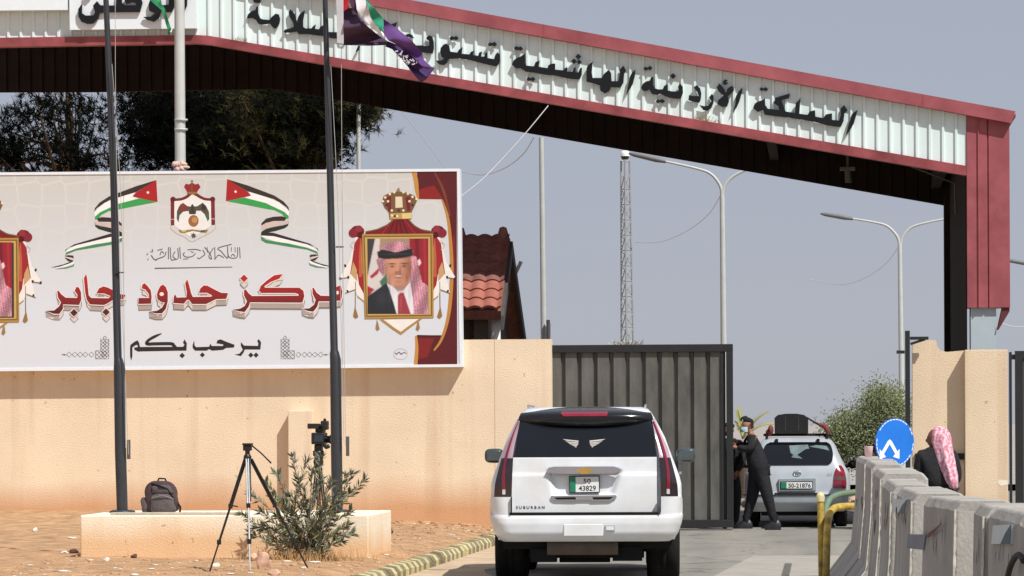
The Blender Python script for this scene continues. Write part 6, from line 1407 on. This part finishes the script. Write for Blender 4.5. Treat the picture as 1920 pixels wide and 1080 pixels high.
# ---- man in a red checked headscarf behind the barriers
MYp = 40.0; sM = FPX / MYp
mb_ = Vector((atY(1757, 900, MYp).x, MYp, sY(0)))
def mp_(px, py, dy=0): p = atY(px, py, MYp); return Vector((p.x - mb_.x, dy, p.z - mb_.z))
mn = thing('person', mb_, 'man in dark jacket and red checked headscarf behind the barriers, looking left', 'person')
J3 = {'pel': (Vector((.0, 0, .92)), .135), 'wai': (Vector((.0, 0, 1.08)), .14), 'che': (Vector((.0, .0, 1.28)), .165), 'nec': (Vector((-.01, 0, 1.47)), .06), 'hd': (Vector((-.03, 0, 1.58)), .07), 'sa': (Vector((-.19, 0, 1.37)), .075), 'ea': (Vector((-.215, .02, 1.10)), .058), 'wa': (Vector((-.17, .17, .95)), .036), 'sb': (Vector((.19, 0, 1.37)), .075), 'eb': (Vector((.23, .03, 1.08)), .058), 'wb': (Vector((.16, .18, .98)), .036),
 'h1': (Vector((-.09, 0, .86)), .095), 'k1': (Vector((-.10, 0, .48)), .066), 'a1': (Vector((-.10, 0, .09)), .045), 't1': (Vector((-.12, .16, .04)), .035), 'h2': (Vector((.09, 0, .86)), .095), 'k2': (Vector((.10, 0, .48)), .066), 'a2': (Vector((.10, 0, .09)), .045), 't2': (Vector((.10, .16, .04)), .035)}
E3 = [('pel','wai'),('wai','che')] + E2[1:]
v_, f_ = grown({k_: (p, r_ * .8) for k_, (p, r_) in J3.items()}, E3, 'pel'); b = MB(); b.add(v_, f_, 0, True)
hm = mp_(1754, 822); head_mesh(b, hm, (-1, .25, -.08)); hand_mesh(b, J3['wa'][0], (.6, .6, .1), (0, 1, 0)); hand_mesh(b, J3['wb'][0], (-.6, .6, .1), (0, 1, 0)); b.build('body', mat('skindark', L(112, 72, 56), .6, var=.1, scale=12), mn, local=True)
v_, f_ = grown({k_: (p, r_ * 1.3) for k_, (p, r_) in J3.items() if k_ not in ('hd', 'a1', 'a2', 't1', 't2', 'k1', 'k2', 'h1', 'h2')}, [e for e in E3 if not (set(e) & {'hd', 'a1', 'a2', 't1', 't2', 'k1', 'k2', 'h1', 'h2'})], 'pel'); b = MB(); b.add(v_, f_, 0, True); b.build('jacket', jack, mn, local=True)
v_, f_ = grown({k_: (p, r_ * 1.4) for k_, (p, r_) in J3.items() if k_ in ('pel', 'h1', 'h2', 'k1', 'k2', 'a1', 'a2')}, [('pel','h1'),('h1','k1'),('k1','a1'),('pel','h2'),('h2','k2'),('k2','a2')], 'pel'); b = MB(); b.add(v_, f_, 0, True); b.build('trousers', mat('trousers', L(46, 44, 46), .9, var=.2), mn, local=True)
for s_ in (-1, 1):
    b = MB(); b.grid(lambda u, v: Vector((.10 * s_ + .05 * math.cos(6.2832 * u) * math.sin(math.pi * v), .06 + .14 * math.sin(6.2832 * u) * math.sin(math.pi * v), .055 - .05 * math.cos(math.pi * v))), 12, 8); b.build('shoe', boot, mn, local=True)
ck2 = mat('scarfcheck', L(206, 120, 134), .85, var=.05)
n = ck2.node_tree.nodes; l = ck2.node_tree.links; tc = n.new('ShaderNodeTexCoord'); vo = n.new('ShaderNodeTexNoise'); vo.inputs['Scale'].default_value = 28; vo.inputs['Detail'].default_value = 3; l.new(tc.outputs['Object'], vo.inputs['Vector'])
wv = n.new('ShaderNodeTexWave'); wv.inputs['Scale'].default_value = 5; wv.inputs['Distortion'].default_value = 9; wv.inputs['Detail Scale'].default_value = 1.6; wv.bands_direction = 'X'; l.new(tc.outputs['Object'], wv.inputs['Vector'])
av = n.new('ShaderNodeMath'); av.operation = 'MULTIPLY_ADD'; av.inputs[1].default_value = .26; l.new(wv.outputs['Fac'], av.inputs[0]); l.new(vo.outputs['Fac'], av.inputs[2])
rp = n.new('ShaderNodeValToRGB'); rp.color_ramp.elements[0].position = .5; rp.color_ramp.elements[1].position = .82; rp.color_ramp.elements[0].color = L(196, 116, 134) + (1,); rp.color_ramp.elements[1].color = L(228, 196, 206) + (1,)
l.new(av.outputs[0], rp.inputs['Fac']); l.new(rp.outputs['Color'], n['Principled BSDF'].inputs['Base Color'])
b = MB()
# scarf: cap over the skull, falling in one long tail over the back towards the viewer
rows = [(1760,799,.004,.02),(1761,801,.055,.05),(1762,806,.095,.085),(1763,815,.12,.11),(1764,826,.125,.125),(1767,838,.118,.13),(1770,850,.112,.135),(1774,864,.108,.14),(1778,878,.10,.14),(1782,892,.085,.13),(1785,904,.068,.12),(1788,914,.045,.10),(1790,919,.02,.06)]
def scarf(u, v):
    a = v * (len(rows) - 1); i = int(min(a, len(rows) - 1.0001)); f = a - i
    x, y, w_, dp = (rows[i][k_] * (1 - f) + rows[i + 1][k_] * f for k_ in range(4))
    c_ = mp_(x, y); an = -math.pi * .62 + u * math.pi * 1.24
    fold = 1 + .09 * math.sin(u * 23 + v * 5) * min(1, v * 2)
    back = -.02 - .10 * min(1, max(0, v - .35) * 2.2)
    return Vector((c_.x + math.sin(an) * w_ * fold, back - math.cos(an) * dp * fold + .03, c_.z))
b.grid(scarf, 34, 48); b.build('headscarf', ck2, mn, local=True)
# ------------------------------------------------------------------ tripods, camera, backpack, shrub, stones
trip = mat('tripodblack', L(30, 29, 30), .45, var=.2, scale=8); alu = mat('tripodalu', L(186, 190, 192), .35, metal=.6, var=.1)
YT = 37.6
def tp(px, py, dy=0): return atY(px, py, YT + dy)
hb_ = tp(464, 852); t = thing('tripod', Vector((hb_.x, YT, gz(hb_.x, YT))), 'empty black photo tripod with a pan handle standing before the plinth', 'tripod')
def foot(px, Y): 
    p = atY(px, 1000, Y); return Vector((p.x, Y, gz(p.x, Y)))
for px, Y, aluk in ((393, 37.5, False), (577, 37.9, False), (468.5, 37.1, True)):
    f = foot(px, Y); top = hb_ + Vector(((f.x - hb_.x) * .05, (Y - YT) * .1, -.05))
    b = MB(); m1 = top + (f - top) * .42; m2_ = top + (f - top) * .74
    if aluk:
        for o in (-.012, .012): b.tube([top + Vector((o, 0, 0)), m1 + Vector((o, 0, 0))], .010, 6, 1)
        b.tube([m1, m2_], .013, 6, 1); b.tube([m2_, f], .010, 6, 1); b.tube([top + Vector((.028, .02, 0)), m1 + Vector((.02, .02, .05))], .011, 6, 0)
    else:
        for o in (-.012, .012): b.tube([top + Vector((o, 0, 0)), m1 + Vector((o, 0, 0))], .012, 6)
        b.tube([m1, m2_], .014, 6); b.tube([m2_, f], .010, 6)
    lg_ = b.build('leg', [trip, alu], t)
    b = MB()
    for c_ in (m1, m2_): b.obox(c_, (.022, 0, 0), (0, .022, 0), (0, 0, .028))
    if px == 393: b.obox(m1 + Vector((.05, 0, .0)), (.035, 0, -.008), (0, .01, 0), (0, 0, .008))
    b.build('leg_clamp', trip, lg_, bevel=.005)
b = MB(); b.lathe([(.0, -.08), (.035, -.08), (.045, -.05), (.045, -.02), (.03, 0), (.022, .03)], hb_, 12); b.build('crown', trip, t)
b = MB(); b.lathe([(.028, .02), (.03, .06)], hb_, 10, 0); b.build('red_collar', mat('tripred', L(122, 40, 42), .4), t)
b = MB(); q = tp(464, 840); b.box(q.x - .045, q.x + .045, YT - .05, YT + .05, q.z - .03, q.z + .03); b.box(q.x - .052, q.x + .056, YT - .06, YT + .06, q.z + .03, q.z + .055); b.build('fluid_head', trip, t, bevel=.008)
b = MB(); b.tube([tp(473, 836, -.05), tp(490, 850, -.12), tp(508, 868, -.22)], [.010, .009, .011], 6); b.build('pan_handle', trip, t)
# second tripod with a video camera behind the plinth
YC = 44.4; tpc = lambda x, y, dy=0: atY(x, y, YC + dy)
q = tpc(597, 868); t = thing('camera_tripod', Vector((q.x, YC, gz(q.x, YC))), 'black tripod behind the shrub carrying the video camera', 'tripod')
for px, dy in ((578, -.2), (616, -.1), (600, .45)):
    f = tpc(px, 980, dy); f.z = gz(f.x, YC + dy); b = MB(); top = q + Vector(((f.x - q.x) * .12, 0, 0)); m1 = top + (f - top) * .5
    for o in (-.014, .014): b.tube([top + Vector((o, 0, 0)), m1 + Vector((o, 0, 0))], .013, 6)
    b.tube([m1, f], .013, 6); b.build('leg', trip, t)
b = MB(); b.lathe([(0, -.05), (.06, -.04), (.07, .02), (.05, .08), (.075, .1), (.075, .16), (.05, .17)], q, 12); b.build('fluid_head', trip, t)
c = thing('video_camera', tpc(606, 836), 'black shoulder video camera with viewfinder on the tripod beside the flag pole', 'camera')
b = MB()
def cbox(x0, y0, x1, y1, d0, d1):
    p, r_ = tpc(x0, y1), tpc(x1, y0); b.box(p.x, r_.x, YC + d0, YC + d1, p.z, r_.z)
cbox(586, 811, 609, 833, -.12, .25); cbox(592, 802, 607, 811, -.05, .2); cbox(590, 833, 604, 848, -.05, .1); b.build('camera_body', trip, c, bevel=.014)
b = MB(); cbox(579, 794, 600, 804, -.13, .02); b.build('viewfinder', trip, c, bevel=.01)
b = MB(); cbox(602, 789, 615, 806, -.06, .1); b.build('top_handle', trip, c, bevel=.015)
b = MB(); b.tube([tpc(609, 784.5, -.02), tpc(609, 792, -.02)], [.014, .03], 8); b.tube([tpc(600, 798, -.05), tpc(606, 800, -.05)], .03, 6); b.build('microphone', matte, c)
b = MB(); p = tpc(615, 824); b.lathe([(0, -.10), (.05, -.10), (.055, -.03), (.05, .0), (.05, .08), (.062, .09), (.062, .16), (0, .15)], p - Vector((.06, 0, 0)), 14, 0, 'X'); b.build('lens', gloss, c)
b = MB(); b.tube([tpc(606, 834, -.08), tpc(612, 838, -.1), tpc(617, 836, -.08)], [.02, .035, .03], 7); b.build('hand_grip', trip, c)
b = MB(); p = tpc(598, 821, -.125); b.box(p.x - .06, p.x + .05, p.y - .004, p.y + .004, p.z - .05, p.z + .04); b.build('side_panel', mat('campanel', L(44, 52, 64), .4, var=.3), c)
# backpack on the plinth
YB = 42.2; bq = atY(305, 962, YB); t = thing('backpack', Vector((bq.x, YB, PZ)), 'dark grey rucksack sitting on the plinth by the flag pole', 'backpack')
bpk = mat('packgrey', L(88, 80, 82), .9, var=.25, scale=12, bump=.6, bscale=40); bpr = mat('packmaroon', L(70, 54, 54), .9, var=.25, scale=12, bump=.5)
b = MB(); rr = random.Random(3)
def pk(u, v, w_=.225, d_=.13, h_=.41, x0=0):
    a = 6.2832 * u; ph = math.pi * v; e = .55
    cx_ = math.copysign(abs(math.cos(a)) ** e, math.cos(a)); sx_ = math.copysign(abs(math.sin(a)) ** e, math.sin(a)); rad = math.sin(ph) ** .45; zz_ = (1 - math.copysign(abs(math.cos(ph)) ** .7, math.cos(ph))) / 2
    return Vector((bq.x + x0 + cx_ * w_ * rad * (1 - .26 * zz_ ** 2) + .012 * math.sin(9 * zz_ + 3 * u * 6.28) - .03 * zz_, YB + sx_ * d_ * rad, PZ + .005 + h_ * zz_))
b.grid(lambda u, v: pk(u, v), 32, 20); bdy = b.build('pack_body', bpr, t)
b = MB(); b.grid(lambda u, v: pk(u, v, .165, .07, .25, .04) + Vector((.0, -.115, 0)), 24, 14); b.build('front_pocket', bpk, t)
b = MB(); b.grid(lambda u, v: pk(u, v, .14, .06, .12, .03) + Vector((.0, -.10, .24)), 24, 12); b.build('upper_pocket', bpk, t)
b = MB(); b.grid(lambda u, v: pk(u, v, .05, .07, .20, -.20) + Vector((0, -.03, 0)), 16, 10); b.build('side_pocket', bpk, t)
b = MB(); b.tube([(bq.x - .07, YB + .02, PZ + .40), (bq.x - .05, YB + .02, PZ + .445), (bq.x + .03, YB + .02, PZ + .44), (bq.x + .05, YB + .02, PZ + .39)], .012, 6); b.build('grab_handle', matte, t)
b = MB(); b.tube([(bq.x - .10, YB - .19, PZ + .20), (bq.x + .04, YB - .21, PZ + .235), (bq.x + .17, YB - .17, PZ + .19)], .007, 5); b.build('zip', mat('zip', L(120, 112, 108), .6), t)
b = MB(); b.tube([(bq.x - .12, YB - .1, PZ + .38), (bq.x, YB - .17, PZ + .35), (bq.x + .1, YB - .15, PZ + .31), (bq.x + .16, YB - .13, PZ + .2)], .012, 5); b.build('strap', matte, t)
b = MB(); b.tube([(bq.x + .2, YB - .06, PZ + .14), (bq.x + .245, YB - .08, PZ + .08), (bq.x + .23, YB - .05, PZ + .01)], .014, 5); b.build('side_strap', matte, t)
# shrub in front of the plinth
YS = 40.6; sq = atY(572, 1030, YS); sb2 = Vector((sq.x, YS, gz(sq.x, YS)))
t = thing('oleander_shrub', sb2, 'straggly grey green shrub growing in front of the plinth', 'shrub')
lf = [leafm('oleander_a', L(126, 132, 112)), leafm('oleander_b', L(152, 156, 136)), leafm('oleander_c', L(88, 96, 74)), leafm('oleander_d', L(164, 164, 100))]
rr = random.Random(17); bs_ = MB(); bl_ = MB()
tips = [(548,858),(602,900),(660,890),(682,902),(648,893),(470,925),(455,965),(500,905),(520,890),(560,900),(530,940),(490,960),(600,860),(585,885),(640,930),(655,960),(660,1000),(640,1015),(480,990),(470,1000),(510,1010),(545,960),(575,940),(610,940),(625,970),(600,1000),(560,1000),(530,990),(655,925),(620,905),(575,865),(510,930),(630,1000),(495,985),(585,980),(650,985),(545,930),(570,915),(605,965),(520,965)]
def leaves(p, d, n_, sz):
    for k_ in range(n_):
        a = rr.uniform(0, 6.283); o = d.orthogonal().normalized(); o = (o * math.cos(a) + d.cross(o).normalized() * math.sin(a))
        ld = (d * rr.uniform(.45, 1.1) + o * rr.uniform(.5, .9) + Vector((0, 0, rr.uniform(-.15, .2)))).normalized(); ln = sz * rr.uniform(.55, 1.35)
        w_ = ld.cross(Vector((rr.gauss(0, 1), rr.gauss(0, 1), rr.gauss(0, 1)))).normalized() * ln * .10
        bl_.add([p, p + ld * ln * .45 - w_, p + ld * ln, p + ld * ln * .45 + w_], [(0, 1, 2, 3)], rr.choice((0, 0, 1, 1, 2, 3 if rr.random() < .35 else 2)))
for x, y in tips:
    e = atY(x, y, YS + rr.uniform(-.35, .35)); s = sb2 + Vector((rr.uniform(-.22, .22), rr.uniform(-.15, .15), 0)); m_ = s.lerp(e, .5) + Vector((rr.uniform(-.04, .04), 0, rr.uniform(.02, .1)))
    sp_ = [Vector(p) for p in smooth_pts([tuple(s), tuple(m_), tuple(e)], 9)]; bs_.tube(sp_, [.009 - .0065 * i / len(sp_) for i in range(len(sp_))], 4)
    for i in range(3, len(sp_)):
        d = (sp_[i] - sp_[i - 1]).normalized()
        leaves(sp_[i], d, 2 + (3 if i > len(sp_) - 5 else 0), .105); leaves((sp_[i] + sp_[i - 1]) / 2, d, 3 if i < 22 else 2, .09)
    leaves(sp_[-1], (sp_[-1] - sp_[-2]).normalized(), 8, .10)
bs_.build('stems', mat('stem', L(120, 100, 80), .9, var=.2), t); bl_.build('leaves', lf, t)
b = MB()
for i in range(420):
    p = Vector((sb2.x + rr.gauss(0, .34), YS - .1 + rr.gauss(0, .1), 0)); p.z = gz(p.x, p.y); d = Vector((rr.gauss(0, .05), rr.gauss(0, .04), rr.uniform(.05, .2))); w_ = Vector((.005, 0, 0)); b.add([p - w_, p + w_, p + d], [(0, 1, 2)], 0)
tag(b.build('dry_grass', flat('drystalk', L(182, 146, 100))), 'dry straw coloured grass around the foot of the shrub', 'grass', kind='stuff')
# stones and scraps
stone_m = mat('stonepink', L(206, 168, 144), .9, var=.3, scale=6, bump=.8, bscale=12)
def stone(px, py, r_, lab, m, seed, nm='stone', cat='stone'):
    Y = None
    for Yt in [33 + .1 * i for i in range(200)]:
        p = atY(px, py, Yt)
        if p.z <= gz(p.x, Yt): Y = Yt; break
    p = atY(px, py, Y or 40); rq = random.Random(seed); b = MB()
    pl_ = []
    for _ in range(15):
        n_ = Vector((rq.gauss(0, 1), rq.gauss(0, 1), rq.gauss(0, 1))).normalized(); pl_.append((n_, rq.uniform(.62, 1.0)))
    def fn(u, v):
        d = Vector((math.cos(6.2832 * u) * math.sin(math.pi * v), math.sin(6.2832 * u) * math.sin(math.pi * v), -math.cos(math.pi * v)))
        s_ = min([1.15] + [h / d.dot(n_) for n_, h in pl_ if d.dot(n_) > .05])
        return Vector((p.x, p.y, gz(p.x, p.y) + r_[2] * .5)) + Vector((d.x * r_[0], d.y * r_[1], d.z * r_[2])) * s_
    b.grid(fn, 26, 16, 0, False); tag(b.build(nm, m), lab, cat)
stone(497, 1066, (.085, .08, .12), 'pinkish upright stone between the tripod legs', stone_m, 1)
stone(476, 1052, (.05, .05, .06), 'small broken stone just behind the pinkish upright one', stone_m, 2)
stone(515, 1078, (.075, .07, .04), 'flat pinkish stone at the bottom edge beside the upright one', stone_m, 3)
rust = mat('rustcan', L(92, 50, 44), .7, var=.4, scale=20)
stone(251, 1046, (.045, .04, .035), 'crumpled rusty brown can lying before the plinth', rust, 4, 'crushed_can', 'can')
dk = mat('darkscrap', L(88, 60, 56), .8, var=.4, scale=20); wsc = mat('whitescrap', L(224, 218, 208), .8, var=.1, scale=20)
stone(139, 1038, (.07, .05, .045), 'dark maroon crumpled bag against the left end of the plinth', dk, 5, 'crumpled_bag', 'bag')
stone(120, 1038, (.06, .04, .025), 'white plastic scrap beside the maroon bag', wsc, 6, 'plastic_scrap', 'scrap')
stone(66, 997, (.045, .04, .035), 'white crumpled paper lying alone on the dirt at the left', wsc, 7, 'paper_scrap', 'scrap')
stone(134, 1010, (.07, .05, .015), 'pale paper sheet lying flat near the left end of the plinth', wsc, 8, 'paper_scrap', 'scrap')
stone(405, 1062, (.055, .05, .03), 'white scrap beside the left tripod foot', wsc, 9, 'paper_scrap', 'scrap')
stone(586, 1044, (.07, .05, .03), 'white scrap at the foot of the shrub', wsc, 10, 'paper_scrap', 'scrap')
stone(200, 958, (.045, .03, .03), 'white scrap on the dirt behind the plinth near the pole', wsc, 11, 'paper_scrap', 'scrap')
stone(732, 1000, (.05, .05, .05), 'dark small stone on the verge right of the plinth', dk, 12)
rr = random.Random(77)
def scatter(nm, n_, lo, hi, m, lab, cat, flatn, reg):
    b = MB()
    for i in range(n_):
        Y = rr.uniform(*reg[2:]); X = rr.uniform(reg[0], min(reg[1], kerbX(Y) - .2))
        if PY0 - .15 < Y < PY1 + .1 and pt.x - .1 < X < px1 + .1: continue
        r_ = rr.uniform(lo, hi) * (.5 + rr.random() ** 3)
        b.ball((X, Y, gz(X, Y) + r_ * .2), (r_ * rr.uniform(.7, 1.6), r_ * rr.uniform(.7, 1.4), r_ * flatn), 6)
    tag(b.build(nm, m), lab, cat, kind='stuff')
scatter('gravel', 3000, .005, .022, mat('gravelm', L(184, 148, 114), .95, var=.3, scale=2), 'small stones scattered over the dirt verge', 'gravel', .6, (-9.5, 1.5, 36, 54.3))
scatter('litter', 300, .010, .040, wsc, 'white scraps of litter strewn over the dirt', 'litter', .25, (-9.5, 0.5, 36, 54.0))
scatter('clods', 260, .010, .035, mat('clodm', L(146, 112, 84), .95, var=.3, scale=2), 'darker clods of earth along the foot of the wall', 'clods', .6, (-9.5, 1.5, 49.5, 54.3))
